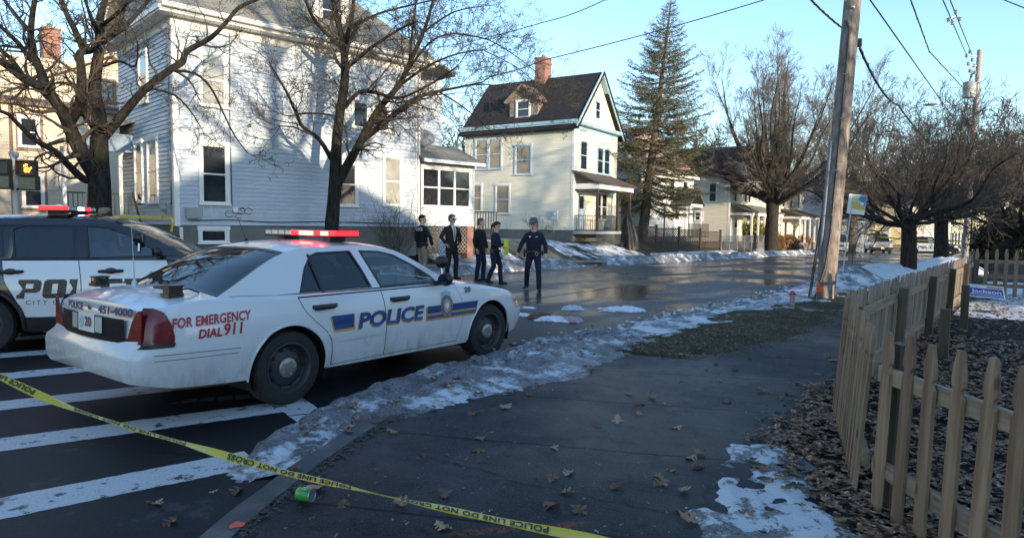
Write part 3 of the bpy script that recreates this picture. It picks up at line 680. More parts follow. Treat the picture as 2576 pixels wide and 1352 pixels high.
# ---------------------------------------------------------------- the pale blue house with the tree shadow
def blue_house():
    H = House('clapboard_house', 'large pale blue clapboard house with tree shadows across its front', (-18.3, 9.23), 9)
    F, Lf = H.F, H.L; Z0, Z1, D = 1.56, 7.02, 5.05; ZG = .55
    mb = MB()
    siding(mb, (0, 0), (1, 0), (0, -1), Z0, Z1, 0, 8.0, .118); siding(mb, (0, D), (0, -1), (-1, 0), Z0, Z1, 0, D, .118)
    rid = 9.55; sl = (rid-7.1)/2.52
    siding(mb, (0, D), (0, -1), (-1, 0), 7.35, rid-.2, lambda z: (z-7.1)/sl, lambda z: D-(z-7.1)/sl, .118)
    siding(mb, (8.0, 1.2), (1, 0), (0, -1), Z0, 7.25, 0, 1.95, .118); siding(mb, (8.0, 0), (0, 1), (1, 0), Z0, Z1, 0, 1.2, .118); siding(mb, (9.95, 1.2), (0, 1), (1, 0), Z0, 7.25, 0, 4, .118)
    mb.box((.003, .003, Z0), (7.99, D-.003, Z1)); mb.box((7.9, 1.203, Z0), (9.94, D, 7.2))
    H.part(mb, 'wall', blue_siding)
    fb = MB(); fb.box((.04, .04, ZG), (7.95, D, Z0-.002)); fb.box((8.0, 1.25, ZG), (9.9, D, Z0-.002)); fw = H.part(fb, 'foundation', found)
    # corner boards, frieze, cornice, gutter
    t = MB(); t.box((-.024, -.03, Z0-.03), (.11, -.018, Z1)); t.box((-.03, -.03, Z0-.03), (-.018, .11, Z1)); t.box((7.88, -.03, Z0), (8.02, -.018, Z1))
    t.box((-.02, -.045, Z1-.22), (8.02, -.02, Z1+.02)); t.box((-.045, -.02, Z1-.22), (-.02, D, Z1+.02))
    t.box((-.42, -.42, Z1+.02), (8.4, 0, Z1+.07)); t.box((-.46, -.46, Z1+.07), (8.44, -.40, Z1+.2)); t.box((-.5, -.50, Z1+.2), (8.46, -.40, Z1+.26))
    t.box((-.42, 0, Z1+.02), (0, D+.4, Z1+.07)); t.box((-.46, -.40, Z1+.07), (-.40, D+.4, Z1+.2))
    t.box((7.96, 1.16, 7.2), (10.1, 1.2, 7.32))
    # raking boards of the left gable
    for a, b in (((-.44, -.5, 7.25), (-.44, 2.52, rid+.1)), ((-.44, 2.52, rid+.1), (-.44, D+.5, 7.25))): t.bar(a, b, .05, .24)
    H.part(t, 'trim', white_trim)
    g = MB(); g.tube([(-.4, -.55, Z1+.16), (8.4, -.55, Z1+.14)], .06, 8); H.part(g, 'gutter', white_trim, 40)
    g = MB(); g.tube([(7.97, -.5, Z1+.1), (7.97, -.09, Z1-.25), (7.97, -.06, 1.4), (7.97, -.3, 1.1)], .045, 8); H.part(g, 'downspout', white_trim, 40)
    g = MB(); g.tube([(.12, -.06, 1.5), (.12, -.07, .8)], .05, 8); H.part(g, 'downspout', white_trim, 40)
    r = MB(); e = 7.25
    H.slab(r, (-.5, -.52, e), (8.5, -.52, e), (6.7, 2.52, rid+.16), (-.5, 2.52, rid+.16), .1)
    H.slab(r, (-.5, D+.5, e), (-.5, 2.52, rid+.16), (6.7, 2.52, rid+.16), (10.2, D+.5, e), .1)
    H.slab(r, (8.5, -.52, e), (10.25, .75, 7.3), (10.25, D+.5, 7.3), (6.7, 2.52, rid+.15), .1)
    H.part(r, 'roof', roof_grey)
    # dormer
    d = MB(); x0, x1 = 4.35, 5.6; d.box((x0, .55, 7.5), (x1, 2.4, 9.3)); dm = H.part(d, 'dormer', white_siding)
    d = MB(); H.slab(d, (x0-.15, .3, 9.25), ((x0+x1)/2, .3, 9.9), ((x0+x1)/2, 2.5, 9.9), (x0-.15, 2.5, 9.25), .08); H.slab(d, (x1+.15, .3, 9.25), ((x0+x1)/2, .3, 9.9), ((x0+x1)/2, 2.5, 9.9), (x1+.15, 2.5, 9.25), .08); H.part(d, 'dormer_roof', roof_grey, parent=dm)
    H.window('f', 4.62, 5.33, 7.75, 9.0, pane_dark, y=.55)
    H.chimney(6.1, 2.9, .55, .55, 8.9, 10.6)
    H.window('f', .72, 1.36, 4.86, 6.22, pane_blind); H.window('f', .70, 1.36, 2.18, 3.76, pane_dark)
    H.window('f', 5.42, 5.95, 4.75, 5.56, pane_dark, rail=False); H.window('f', 6.2, 6.72, 4.75, 5.56, pane_dark, rail=False)
    H.window('f', 4.90, 5.50, 2.24, 3.55, pane_dark); H.window('f', 6.6, 7.24, 2.3, 3.86, pane_blind)
    H.window('l', 2.72, 3.34, 2.25, 3.95, pane_dark); H.window('l', 1.36, 2.1, 2.2, 3.93, pane_curt); H.window('l', 2.1, 2.75, 5.1, 6.48, pane_dark)
    # cellar window
    H.window('f', .66, 1.34, 1.1, 1.43, pane_dark, y=.03, rail=False, name='cellar_window')
    # glazed side porch
    p = MB(); siding(p, (8.06, -.05), (1, 0), (0, -1), 1.6, 2.22, 0, 2.44, .118); siding(p, (10.5, -.05), (0, 1), (1, 0), 1.6, 3.9, 0, 1.3, .118); p.box((8.06, -.045, 1.6), (10.49, 1.2, 2.2))
    p.box((8.06, -.07, 3.66), (10.52, 1.2, 3.92)); p.box((10.38, -.075, 1.6), (10.53, -.02, 3.9))
    pc = H.part(p, 'porch', blue_siding)
    H.window('f', 8.14, 10.3, 2.3, 3.62, pane_dark, y=-.02, mull=(8.86, 9.58), cas=.07)
    q = MB(); H.slab(q, (7.95, -.4, 3.9), (10.75, -.4, 3.9), (10.75, 1.2, 4.62), (7.95, 1.2, 4.62), .1); H.part(q, 'porch_roof', roof_grey, parent=pc)
    q = MB(); q.box((7.95, -.43, 3.8), (10.77, -.4, 3.92)); H.part(q, 'gutter', white_trim, parent=pc)
    q = MB(); q.box((10.2, -.06, .4), (10.5, .3, 1.6)); H.part(q, 'brick_pier', brick, parent=pc)
    q = MB(); lattice_panel(q, lambda a, o, z: (a, -.02-o, z), 8.1, 10.2, .6, 1.56, .16); H.part(q, 'lattice_skirt', plain('weathered_lattice', (.22, .2, .17), .9, .3), parent=pc)
    # steps with hand rail at the porch end
    q = MB()
    for i in range(5): q.box((10.56+.26*i, .2, .5), (10.82+.26*i, 1.2, 1.55-.2*i))
    st = H.part(q, 'steps', dark_wood, parent=pc)
    H.rail((10.6, .15), (11.9, .15), 1.2, 2.15, dark_wood, .14, 'stair_railing')
    # dish on the porch roof
    q = MB(); q.lathe([(.0, .05), (.2, .035), (.36, -.02), (.38, -.03), (.36, -.035), (0, .03)], ax='y', n=20); o = H.part(q, 'satellite_dish', plain('dish_grey', (.16, .17, .19), .5, .1), 40); o.location = (8.55, .3, 4.72); o.scale = (1, 1, .7)
    # meters and wires along the foot of the wall
    m = plain('meter_grey', (.33, .35, .36), .5, .1)
    q = MB(); q.box((.25, -.14, 1.74), (.62, -.02, 2.02)); q.box((.3, -.15, 1.78), (.57, -.14, 1.98)); H.part(q, 'cable_box', m)
    q = MB(); q.box((-.13, .22, 1.8), (-.02, .45, 2.15)); q.lathe([(.0, -.28), (.07, -.27), (.08, -.14)], (0, .33, 2.0), 'x', 12); H.part(q, 'electric_meter', m)
    q = MB(); q.box((1.52, -.09, 1.93), (1.66, -.02, 2.06)); H.part(q, 'cable_box', white_trim)
    rr = random.Random(5); q = MB()
    q.tube([(.3, -.05, 1.68), (1.4, -.05, 1.72), (2.6, -.05, 1.66), (4.4, -.05, 1.7), (7.8, -.05, 1.66)], .012, 5)
    for k in range(5):
        c = Vector((1.4+rr.random()*.6, -.05, 1.75+rr.random()*.3)); rad = .05+rr.random()*.07; q.tube([c+Vector((math.cos(a)*rad, -.01*k*.3, math.sin(a)*rad*.8)) for a in lin(0, 5.6, 14)], .006, 4)
    q.tube([(1.5, -.06, 2.1), (1.47, -.06, 4.5), (1.5, -.06, 6.9)], .012, 5); q.tube([(-.04, .18, 2.1), (-.05, .2, 4.6), (-.05, .12, 6.9)], .014, 5); H.part(q, 'wiring', blackp, 60)
    # ghost outline of a removed lamp by the cable box
    q = MB(); q.tube([(.72, -.03, 1.8), (.72, -.03, 2.05), (.83, -.03, 2.2), (.94, -.03, 2.05), (.94, -.03, 1.8)], .012, 5); H.part(q, 'wall_bracket', white_trim)
    # rear porch on the left with dark railing
    q = MB(); siding(q, (-3.4, 3.6), (1, 0), (0, -1), 3.95, lambda z: 0, 0, 1, .12) if False else None
    siding(q, (-1.25, 3.6), (1, 0), (0, -1), 3.72, lambda z: 4.5, 0, 1.22, .12) if False else None; q.box((-1.25, 3.6, 3.72), (-.03, 3.72, 4.25)); q.box((-1.25, 3.72, 4.1), (-.03, 6.2, 4.2)); pr = H.part(q, 'rear_porch', plain('slate_blue_boards', (.24, .33, .42), .6, .1))
    q = MB(); H.slab(q, (-1.95, 3.4, 3.95), (-.03, 3.4, 4.7), (-.03, 6.2, 4.7), (-1.95, 6.2, 3.95), .08); H.part(q, 'porch_roof', roof_grey, parent=pr)
    q = MB(); q.box((-1.9, 3.6, 1.5), (-.03, 6.0, 1.66)); H.part(q, 'porch_floor', dark_wood, parent=pr)
    H.posts([(-1.82, 3.7), (-.36, 3.7)], 1.66, 3.75, .1, white_trim)
    H.rail((-1.85, 3.7), (-.1, 3.7), 1.66, 2.46, iron, .12)
    # fallen hand rail leaning on the left wall
    q = MB(); q.bar((-.08, 3.55, 2.5), (-.3, 1.9, 1.5), .05, .05); H.part(q, 'hand_rail', dark_wood)
    return H
BH = blue_house()

# ---------------------------------------------------------------- beige house far left
def beige_house():
    H = House('beige_house', 'beige two storey house with a red brick chimney behind the big left tree', (-34, .5), 9); F = lambda a, b: H.F(a*.5, b*.5)
    z1 = lambda x, y: H.F(x/2.0, y/2.0)
    e = z1(330, 545)[1]; x0 = -2; x1 = z1(590, 565)[0]+3.5; g0 = 1.45
    mb = MB(); siding(mb, (x0, 0), (1, 0), (0, -1), g0, e, 0, x1-x0, .13); mb.box((x0, .003, g0), (x1, 7, e))
    siding(mb, (x0, .35), (1, 0), (0, -1), e, e+2.0, 9.3, 15.8, .13)
    H.part(mb, 'wall', beige_siding)
    fb = MB(); fb.box((x0+.03, .04, .3), (x1-.03, 6.9, g0-.002)); H.part(fb, 'foundation', found)
    t = MB(); t.box((x0-.2, -.32, e-.03), (x1+.2, -.26, e+.14)); t.box((x0-.2, -.30, e-.06), (x1, 0, e-.02)); H.part(t, 'trim', brown_trim)
    # low front roof and the tall cross gable behind it
    r = MB(); H.slab(r, (x0-.2, -.35, e+.15), (x1+.2, -.35, e+.15), (x1+.2, 3.5, e+1.1), (x0-.2, 3.5, e+1.1), .1); H.part(r, 'roof', roof_brown)
    ax, az = z1(560, 272); lx, lz = z1(245, 375); gx0 = lx-3.0
    k = (az-lz)/(ax-lx)
    mb = MB(); rx = ax+(ax-gx0)
    siding(mb, (0, .3), (1, 0), (0, -1), e+.2, az-.1, lambda z: max(gx0, ax-(az-z)/k), lambda z: min(rx, ax+(az-z)/k), .13)
    mb.add([(gx0, .33, e), (rx, .33, e), (rx, .33, max(e, az-k*(rx-ax))), (ax, .33, az), (gx0, .33, max(e, az-k*(ax-gx0)))], [(0, 1, 2, 3, 4)])
    H.part(mb, 'gable_wall', beige_siding)
    r = MB(); H.slab(r, (gx0-.4, -.1, az+.12-k*(ax-gx0+.4)), (ax, -.1, az+.12), (ax, 7, az+.12), (gx0-.4, 7, az+.12-k*(ax-gx0+.4)), .16); H.slab(r, (rx+.4, -.1, az+.12-k*(ax-gx0+.4)), (ax, -.1, az+.12), (ax, 7, az+.12), (rx+.4, 7, az+.12-k*(ax-gx0+.4)), .16); H.part(r, 'gable_roof', plain('beige_fascia', (.52, .42, .3), .6, .1))
    cx0, ct = z1(215, 125); cx1, cb = z1(335, 335)
    H.chimney((cx0+cx1)/2, .9, (cx1-cx0)*.8, .8, cb-.6, ct)
    a, b = z1(100, 590), z1(188, 738); H.window('f', a[0], b[0], b[1], a[1], pane_dark, cas=.1); w = MB()
    a, b = z1(120, 878), z1(212, 1038); H.window('f', a[0], b[0], b[1], a[1], pane_dark, cas=.1)
    a, b = z1(500, 400), z1(580, 515); H.window('f', a[0], b[0], b[1], a[1], pane_blind, brown_trim, y=.3, cas=.1)
    for (p, q) in (((96, 580), (200, 748)), ((113, 868), (222, 1046))):
        a, b = z1(*p), z1(*q); t = MB(); c = .13
        for aa, bb, zz, ww in ((a[0]-c, a[0], b[1], a[1]), (b[0], b[0]+c, b[1], a[1]), (a[0]-c, b[0]+c, a[1], a[1]+c), (a[0]-c, b[0]+c, b[1]-c, b[1])): t.box((aa, -.05, zz), (bb, -.028, ww))
        H.part(t, 'window_surround', brown_trim)
    g = MB(); gx = z1(52, 640)[0]; g.tube([(gx, -.08, e), (gx, -.08, 1.2)], .06, 8); H.part(g, 'downspout', brown_trim, 40)
beige_house()

# ---------------------------------------------------------------- cream house with teal gable
def cream_house():
    H = House('cream_house', 'cream clapboard house with a black roof and a teal trimmed front gable', (-20.3, 32.5), -5)
    W, D, Z0, Z1, AP = 5.9, 7.4, 1.42, 7.3, 10.45; cx = W/2; sl = (AP-Z1)/cx
    mb = MB(); siding(mb, (0, D), (0, -1), (-1, 0), Z0, Z1, 0, D, .115); siding(mb, (0, 0), (1, 0), (0, -1), Z0, Z1, 0, W, .115); mb.box((.003, .003, Z0), (W-.003, D, Z1)); siding(mb, (W, 0), (0, 1), (1, 0), Z0, Z1, 0, D, .23)
    siding(mb, (0, 0), (1, 0), (0, -1), Z1, AP-.1, lambda z: (z-Z1)/sl, lambda z: W-(z-Z1)/sl, .115)
    H.part(mb, 'wall', cream_siding)
    fb = MB(); fb.box((.04, .04, .3), (W-.04, D, Z0-.002)); H.part(fb, 'foundation', found)
    t = MB(); t.box((-.032, -.032, Z0), (.12, -.018, Z1)); t.box((-.032, -.018, Z0), (-.018, .12, Z1)); H.part(t, 'corner_board', white_trim); t = MB(); t.box((W-.12, -.03, Z0), (W+.02, -.018, Z1)); H.part(t, 'corner_board', white_trim)
    t = MB(); t.box((-.045, .12, Z1-.32), (-.02, D, Z1+.0)); t.box((-.3, -.3, Z1-.03), (0, D+.2, Z1+.05)); t.box((-.34, -.34, Z1+.05), (-.28, D+.2, Z1+.2))
    t.box((0, -.05, Z1-.3), (W, -.022, Z1)); t.box((-.1, -.38, Z1-.02), (W+.3, -.02, Z1+.06)); t.box((-.1, -.42, Z1+.06), (W+.3, -.36, Z1+.16))
    t.bar((-.35, -.36, Z1-.25), (cx, -.36, AP+.12), .06, .26); t.bar((W+.35, -.36, Z1-.25), (cx, -.36, AP+.12), .06, .26)
    for sx in (-1, 1): t.quad((cx+sx*(cx+.3), -.36, Z1-.2), (cx, -.36, AP+.02), (cx, 0, AP+.02), (cx+sx*(cx+.3), 0, Z1-.2))
    H.part(t, 'eaves_trim', teal)
    r = MB(); o = .42
    H.slab(r, (-o, -.45, Z1-o*sl+.18), (cx, -.45, AP+.2), (cx, D+.3, AP+.2), (-o, D+.3, Z1-o*sl+.18), .1); H.slab(r, (W+o, -.45, Z1-o*sl+.18), (cx, -.45, AP+.2), (cx, D+.3, AP+.2), (W+o, D+.3, Z1-o*sl+.18), .1)
    H.part(r, 'roof', roof_black)
    c = ony(1382, 180, 32.5+cx); H.chimney(cx, -(c.x+20.3), .8, .7, AP-.6, AP+1.35)
    # dormer on the left slope
    c = ony(1340, 245, 33.6); dy = -(c.x+20.3); dz0 = Z1+.45*sl
    d = MB(); w = .95; d.box((.55, dy-w, 7.6), (2.4, dy+w, 9.05)); d.add([(.55, dy-w, 9.05), (.55, dy+w, 9.05), (.55, dy, 9.75)], [(0, 1, 2)])
    dm = H.part(d, 'dormer', plain('dormer_tan', (.25, .215, .175), .7, .15))
    d = MB()
    for sg in (-1, 1): H.slab(d, (.25, dy+sg*(w+.25), 8.9), (.25, dy, 9.88), (2.6, dy, 9.88), (2.6, dy+sg*(w+.25), 8.9), .09)
    H.part(d, 'dormer_roof', plain('tan_shingles', (.24, .20, .155), .9, .2), parent=dm); H.window('l', dy-.4, dy+.4, 8.0, 8.9, pane_dark, W=.55)
    for a0, a1, z0, z1, pn in ((4.8, 5.62, 5.0, 6.72, pane_warm), (5.78, 6.58, 5.0, 6.72, pane_warm), (2.76, 3.74, 4.62, 6.24, pane_warm), (4.2, 5.08, 2.36, 3.98, pane_warm), (6.2, 7.1, 2.5, 4.05, pane_warm)): H.window('l', a0, a1, z0, z1, pn, blue_trim if z0 > 4 else white_trim)
    H.window('f', .78, 1.6, 4.86, 6.46, pane_dark, blue_trim); H.window('f', 3.05, 3.8, 4.8, 6.3, pane_dark, teal); H.window('f', 4.0, 4.75, 4.8, 6.3, pane_dark, teal)
    H.window('f', 2.65, 3.25, 7.95, 8.95, pane_dark, blue_trim); H.window('f', 2.95, 3.65, 2.05, 3.6, pane_dark); H.window('f', 3.8, 4.5, 2.05, 3.6, pane_dark)
    H.door('f', .62, 1.42, 1.42, 3.5, plain('pale_blue_door', (.5, .58, .64), .5, .1))
    # front porch
    p = MB(); p.box((0, -1.45, 1.22), (4.9, 0, 1.38)); pf = H.part(p, 'porch_floor', plain('porch_boards', (.38, .38, .35), .7, .2))
    p = MB(); H.slab(p, (-.1, -1.75, 4.05), (5.05, -1.75, 4.05), (5.05, 0, 4.75), (-.1, 0, 4.75), .1); pr = H.part(p, 'porch_roof', roof_brown)
    p = MB(); p.box((.05, -1.6, 3.7), (4.9, -1.48, 3.98)); p.box((.05, -1.48, 3.7), (.15, 0, 4.0)); p.box((4.8, -1.48, 3.7), (4.9, 0, 4.0)); H.part(p, 'porch_beam', white_trim, parent=pr)
    H.posts([(.15, -1.42), (2.9, -1.42), (4.75, -1.42)], 1.38, 3.72, .13, dark_wood)
    H.rail((.2, -1.42), (3.0, -1.42), 1.38, 2.25, iron, .11); H.rail((.1, -1.4), (.1, -.1), 1.38, 2.25, iron, .11); H.rail((3.1, -1.42), (4.7, -1.42), 1.38, 2.25, iron, .11)
    p = MB(); lattice_panel(p, lambda a, o, z: (a, -1.44-o, z), 0, 4.9, .6, 1.2, .14); H.part(p, 'lattice_skirt', plain('porch_skirt', (.12, .13, .12), .8, .2), parent=pf)
    p = MB()
    for i in range(4): p.box((4.95, -1.4+.0, .4), (5.2+.26*i, -.4, 1.2-.2*i))
    H.part(p, 'steps', found)
    p = MB(); p.box((1.9, -1.3, 1.39), (2.15, -1.05, 1.62)); H.part(p, 'storage_box', plain('blue_plastic', (.05, .16, .5), .5, .1), label='small blue plastic box on the porch')
    p = MB(); p.box((-.16, .9, 2.0), (-.02, 1.3, 2.5)); p.tube([(-.06, 1.1, 2.0), (-.06, 1.15, 1.3)], .02, 6); p.lathe([(0, -.28), (.09, -.26), (.1, -.16)], (0, 1.1, 2.32), 'x', 12); H.part(p, 'electric_meter', plain('meter_blue', (.45, .52, .6), .5, .1))
    # small right wing with a mossy flat porch roof
    p = MB(); p.box((5.9, .4, 3.55), (8.1, 2.6, 3.72)); H.part(p, 'side_porch_roof', plain('mossy_roof', (.09, .1, .03), .95, .4, 4))
    H.posts([(7.9, .6), (6.9, .6)], 1.2, 3.55, .14, white_trim); H.rail((5.95, .6), (7.85, .6), 1.25, 2.1, white_trim, .13)
cream_house()

# ---------------------------------------------------------------- houses further along
def far_house(name, label, C, yaw, W, D, z0, e, ap, wallm, roofm, wins=(), lwins=(), gable='side', porch=None, trim=white_trim, base=None, group=None, chim=None, door=None):
    """gable='front': ridge runs into the plot; 'side': ridge runs along the street"""
    H = House(name, label, C, yaw, group); mb = MB()
    siding(mb, (0, 0), (1, 0), (0, -1), z0, e, 0, W, .14); siding(mb, (0, D), (0, -1), (-1, 0), z0, e, 0, D, .14); mb.box((.003, .003, z0), (W-.003, D, e)); siding(mb, (W, 0), (0, 1), (1, 0), z0, e, 0, D, .14)
    r = MB(); o = .35; t = MB()
    if gable == 'front':
        cx = W/2; sl = (ap-e)/cx; siding(mb, (0, 0), (1, 0), (0, -1), e, ap-.05, lambda z: (z-e)/sl, lambda z: W-(z-e)/sl, .14)
        H.slab(r, (-o, -.35, e-o*sl+.15), (cx, -.35, ap+.15), (cx, D+.3, ap+.15), (-o, D+.3, e-o*sl+.15), .12); H.slab(r, (W+o, -.35, e-o*sl+.15), (cx, -.35, ap+.15), (cx, D+.3, ap+.15), (W+o, D+.3, e-o*sl+.15), .12)
        t.bar((-o, -.37, e-o*sl+.02), (cx, -.37, ap+.02), .04, .22); t.bar((W+o, -.37, e-o*sl+.02), (cx, -.37, ap+.02), .04, .22)
    else:
        cy = D/2; sl = (ap-e)/cy; siding(mb, (0, D), (0, -1), (-1, 0), e, ap-.05, lambda z: (z-e)/sl, lambda z: D-(z-e)/sl, .14)
        H.slab(r, (-.35, -o, e-o*sl+.15), (W+.35, -o, e-o*sl+.15), (W+.35, cy, ap+.15), (-.35, cy, ap+.15), .12); H.slab(r, (-.35, D+o, e-o*sl+.15), (W+.35, D+o, e-o*sl+.15), (W+.35, cy, ap+.15), (-.35, cy, ap+.15), .12)
        t.bar((-.37, -o, e-o*sl+.02), (-.37, cy, ap+.02), .04, .22); t.bar((-.37, D+o, e-o*sl+.02), (-.37, cy, ap+.02), .04, .22); t.box((-.35, -o-.03, e-o*sl), (W+.35, -o+.0, e-o*sl+.16))
    t.box((-.03, -.03, z0), (.1, -.019, e)); t.box((W-.1, -.03, z0), (W+.02, -.019, e)); t.box((-.03, -.03, z0), (-.019, .1, e))
    H.part(mb, 'wall', wallm); H.part(r, 'roof', roofm); H.part(t, 'trim', trim)
    fb = MB(); fb.box((.04, .04, z0-1.6), (W-.04, D-.04, z0-.002)); H.part(fb, 'foundation', found)
    for w in wins: H.window('f', *w[:4], w[4] if len(w) > 4 else pane_dark, trim)
    for w in lwins: H.window('l', *w[:4], w[4] if len(w) > 4 else pane_dark, trim)
    if door: H.door('f', door[0], door[0]+.9, z0, z0+2.05, door[1])
    if porch:
        x0, x1, dep, pz, pm = porch
        p = MB(); H.slab(p, (x0-.15, -dep-.2, pz), (x1+.15, -dep-.2, pz), (x1-.3, 0, pz+.7), (x0+.3, 0, pz+.7), .1); pr = H.part(p, 'porch_roof', pm)
        p = MB(); p.box((x0, -dep-.1, pz-.32), (x1, -dep+.02, pz-.05)); p.box((x0, -dep, pz-.3), (x0+.1, 0, pz-.08)); p.box((x1-.1, -dep, pz-.3), (x1, 0, pz-.08)); H.part(p, 'porch_beam', trim, parent=pr)
        p = MB(); p.box((x0, -dep, z0-.7), (x1, -.002, z0)); H.part(p, 'porch_floor', found)
        n = max(2, round((x1-x0)/1.8)+1); H.posts([(x0+.08+(x1-x0-.16)*i/(n-1), -dep+.06) for i in range(n)], z0, pz-.3, .14, trim)
    if chim: H.chimney(*chim)
    return H
h_ = lambda x, y: ((1900+x/3.005)/1.2422, (400+y/3.005)/1.2422)
# white house with faded pink roof, mostly behind the spruce
HW = far_house('white_house', 'white house with a faded pink roof and blue tarp behind the spruce', (-21, 42.2), 0, 9.0, 6.5, 1.0, 5.7, 9.0, white_siding, roof_pink, wins=[(4.6, 5.4, 3.6, 5.1), (7, 7.8, 3.6, 5.1)])
q = MB(); sl = 3.3/3.25; q.add([(1.2, 2.0, 5.7+2*sl+.17), (2.6, 1.9, 5.7+1.9*sl+.17), (2.9, 2.7, 5.7+2.7*sl+.18), (1.4, 2.9, 5.7+2.9*sl+.18)], [(0, 1, 2, 3)]); HW.part(q, 'roof_tarp', blue_tarp, label='blue tarp patch on the pink roof')
# its gabled entrance
q = MB(); q.box((4.9, -1.5, 3.15), (7.3, 0, 3.35)); ent = HW.part(q, 'entrance_canopy', white_trim)
q = MB(); HW.slab(q, (4.7, -1.6, 3.3), (6.1, -1.6, 4.5), (6.1, 0, 4.5), (4.7, 0, 3.3), .1); HW.slab(q, (7.5, -1.6, 3.3), (6.1, -1.6, 4.5), (6.1, 0, 4.5), (7.5, 0, 3.3), .1); HW.part(q, 'canopy_roof', roof_brown, parent=ent)
HW.posts([(5.0, -1.4), (7.2, -1.4)], 1.0, 3.15, .12); HW.door('f', 5.6, 6.5, 1.0, 3.1, white_trim); HW.rail((4.8, -1.5), (8.6, -1.5), .9, 1.9, iron, .14)
# tan two storey house, front gable and hip porch
H3 = House('probe', 'x', (-20, 56.6), 0); a = H3.L(*h_(1020, 520)); b = H3.L(*h_(950, 690)); c = H3.L(*h_(885, 790)); d = H3.L(*h_(820, 862)); bk = H3.L(*h_(760, 700))[0]; apx = H3.F(*h_(1340, 180)); wr = H3.F(*h_(1480, 500)); bpy.data.objects.remove(H3.o)
W3 = 2*apx[0]*.98
H3 = far_house('tan_house', 'pale tan two storey house with a lit front gable and white porch posts', (-20, 56.6), 0, W3, max(7, bk), .5, 6.15, apx[1], tan_siding, roof_black, gable='front',
     wins=[(1.0, 1.6, 3.9, 5.5), (3.6, 4.3, 3.9, 5.5), (4.6, 5.3, 3.9, 5.5), (3.2, 4.6, .9, 2.6, pane_blind), (W3-2.2, W3-1.4, .9, 2.6)], lwins=[(a[0], b[0], b[1], a[1]), (c[0], d[0], d[1], c[1])], porch=(.1, W3-1.0, 1.9, 3.0, roof_grey), door=(1.2, plain('grey_door', (.35, .38, .4), .5, .1)))
far_house('yellow_house', 'pale yellow house behind the round crowned street tree', (-19.5, 69), 0, 9, 8, .3, 6.0, 8.6, cream_siding, roof_brown, gable='side', wins=[(1, 1.8, 3.8, 5.3), (3.8, 4.6, 3.8, 5.3), (6.6, 7.4, 3.8, 5.3), (5, 6, .8, 2.4)], porch=(.2, 8, 2.0, 2.9, roof_brown), door=(2, plain('dark_door', (.05, .04, .04), .4, .1)))
far_house('grey_house', 'grey blue house with a blank side wall beyond the yellow house', (-18, 84), 0, 9, 10, 0, 6.4, 8.4, grey_siding, roof_black, gable='side', wins=[(1, 1.8, 3.6, 5.1), (4, 4.8, 3.6, 5.1), (7, 7.8, 3.6, 5.1)], porch=(.2, 8.6, 2, 2.8, roof_black))
far_house('white_house', 'white house with porch in the far row above the parked pickup', (-16.5, 98), -4, 9, 9, -.3, 5.6, 8, white_siding, roof_grey, gable='front', wins=[(1.2, 2, 3.3, 4.8), (4, 4.8, 3.3, 4.8), (6.8, 7.6, 3.3, 4.8)], porch=(.2, 8.6, 2, 2.6, roof_grey))
far_house('cream_house', 'small cream house in the far row above the white van', (-13.5, 111), -10, 9, 9, -.4, 5.4, 8, yellow_siding, roof_brown, gable='front', wins=[(1.2, 2, 3.3, 4.8), (4, 4.8, 3.3, 4.8), (6.8, 7.6, 3.3, 4.8)], porch=(.2, 8.6, 2, 2.6, roof_black))
far_house('brick_house', 'white trimmed house at the far end of the street', (-9.5, 124), -18, 10, 9, -.5, 5.4, 8, white_siding, roof_black, gable='front', wins=[(1.2, 2, 3.3, 4.8), (4, 4.8, 3.3, 4.8), (6.8, 7.6, 3.3, 4.8)], porch=(.2, 9, 2, 2.6, roof_black))
# houses on the camera's side of the street: out of frame, they throw the long shadows
def near_house(name, label, C, W, D, e, ap, gable, wallm, roofm):
    return far_house(name, label, C, 180, W, D, .4, e, ap, wallm, roofm, gable=gable, wins=[(W*.2-.4, W*.2+.4, 1.2, 2.8), (W*.5-.4, W*.5+.4, 1.2, 2.8), (W*.8-.4, W*.8+.4, 1.2, 2.8), (W*.3-.4, W*.3+.4, 4, 5.3), (W*.7-.4, W*.7+.4, 4, 5.3)])
# ================================================================== TREES
bark_dark = bark_mat('dark_bark', (.010, .009, .008), (.040, .035, .029), (.035, .036, .016)); bark_tan = bark_mat('tan_bark', (.06, .048, .036), (.15, .12, .09)); bark_black = bark_mat('blackish_bark', (.018, .015, .013), (.055, .045, .038))
twig_tan = plain('twig_tan', (.07, .053, .038), .9, .25, 2); twig_dark = plain('twig_dark', (.085, .066, .05), .9, .25, 2); twig_warm = plain('twig_warm', (.13, .105, .082), .9, .25, 2)

def tubes_mesh(name, polys, m, parent, cap=False):
    """many tapered tubes as one mesh: polys = [(points, radii)]"""
    V = []; F = []
    for pts, rad in polys:
        r0 = max(rad); n = 10 if r0 > .12 else 7 if r0 > .05 else 5 if r0 > .018 else 3
        b = len(V); ref = None; k = len(pts)
        for i, p in enumerate(pts):
            d = pts[min(i+1, k-1)]-pts[max(i-1, 0)]; d.normalize()
            if ref is None: ref = Vector((0, 0, 1)) if abs(d.z) < .9 else Vector((1, 0, 0))
            a = (ref-d*ref.dot(d)); a.normalize(); c = d.cross(a); ref = a; r = rad[i]
            for j in range(n):
                t = 2*PI*j/n
                q = r*(1+.10*math.sin(3*t+p.z*2.3+p.x*3) if r0 > .06 else 1)
                V.append(p+a*(math.cos(t)*q)+c*(math.sin(t)*q))
        for i in range(k-1):
            for j in range(n): F.append((b+i*n+j, b+i*n+(j+1) % n, b+(i+1)*n+(j+1) % n, b+(i+1)*n+j))
    return mesh_obj(name, V, F, m, parent=parent, smooth=180)
def rvec(rr): 
    while 1:
        v = Vector((rr.uniform(-1, 1), rr.uniform(-1, 1), rr.uniform(-1, 1)))
        if .05 < v.length < 1: return v.normalized()
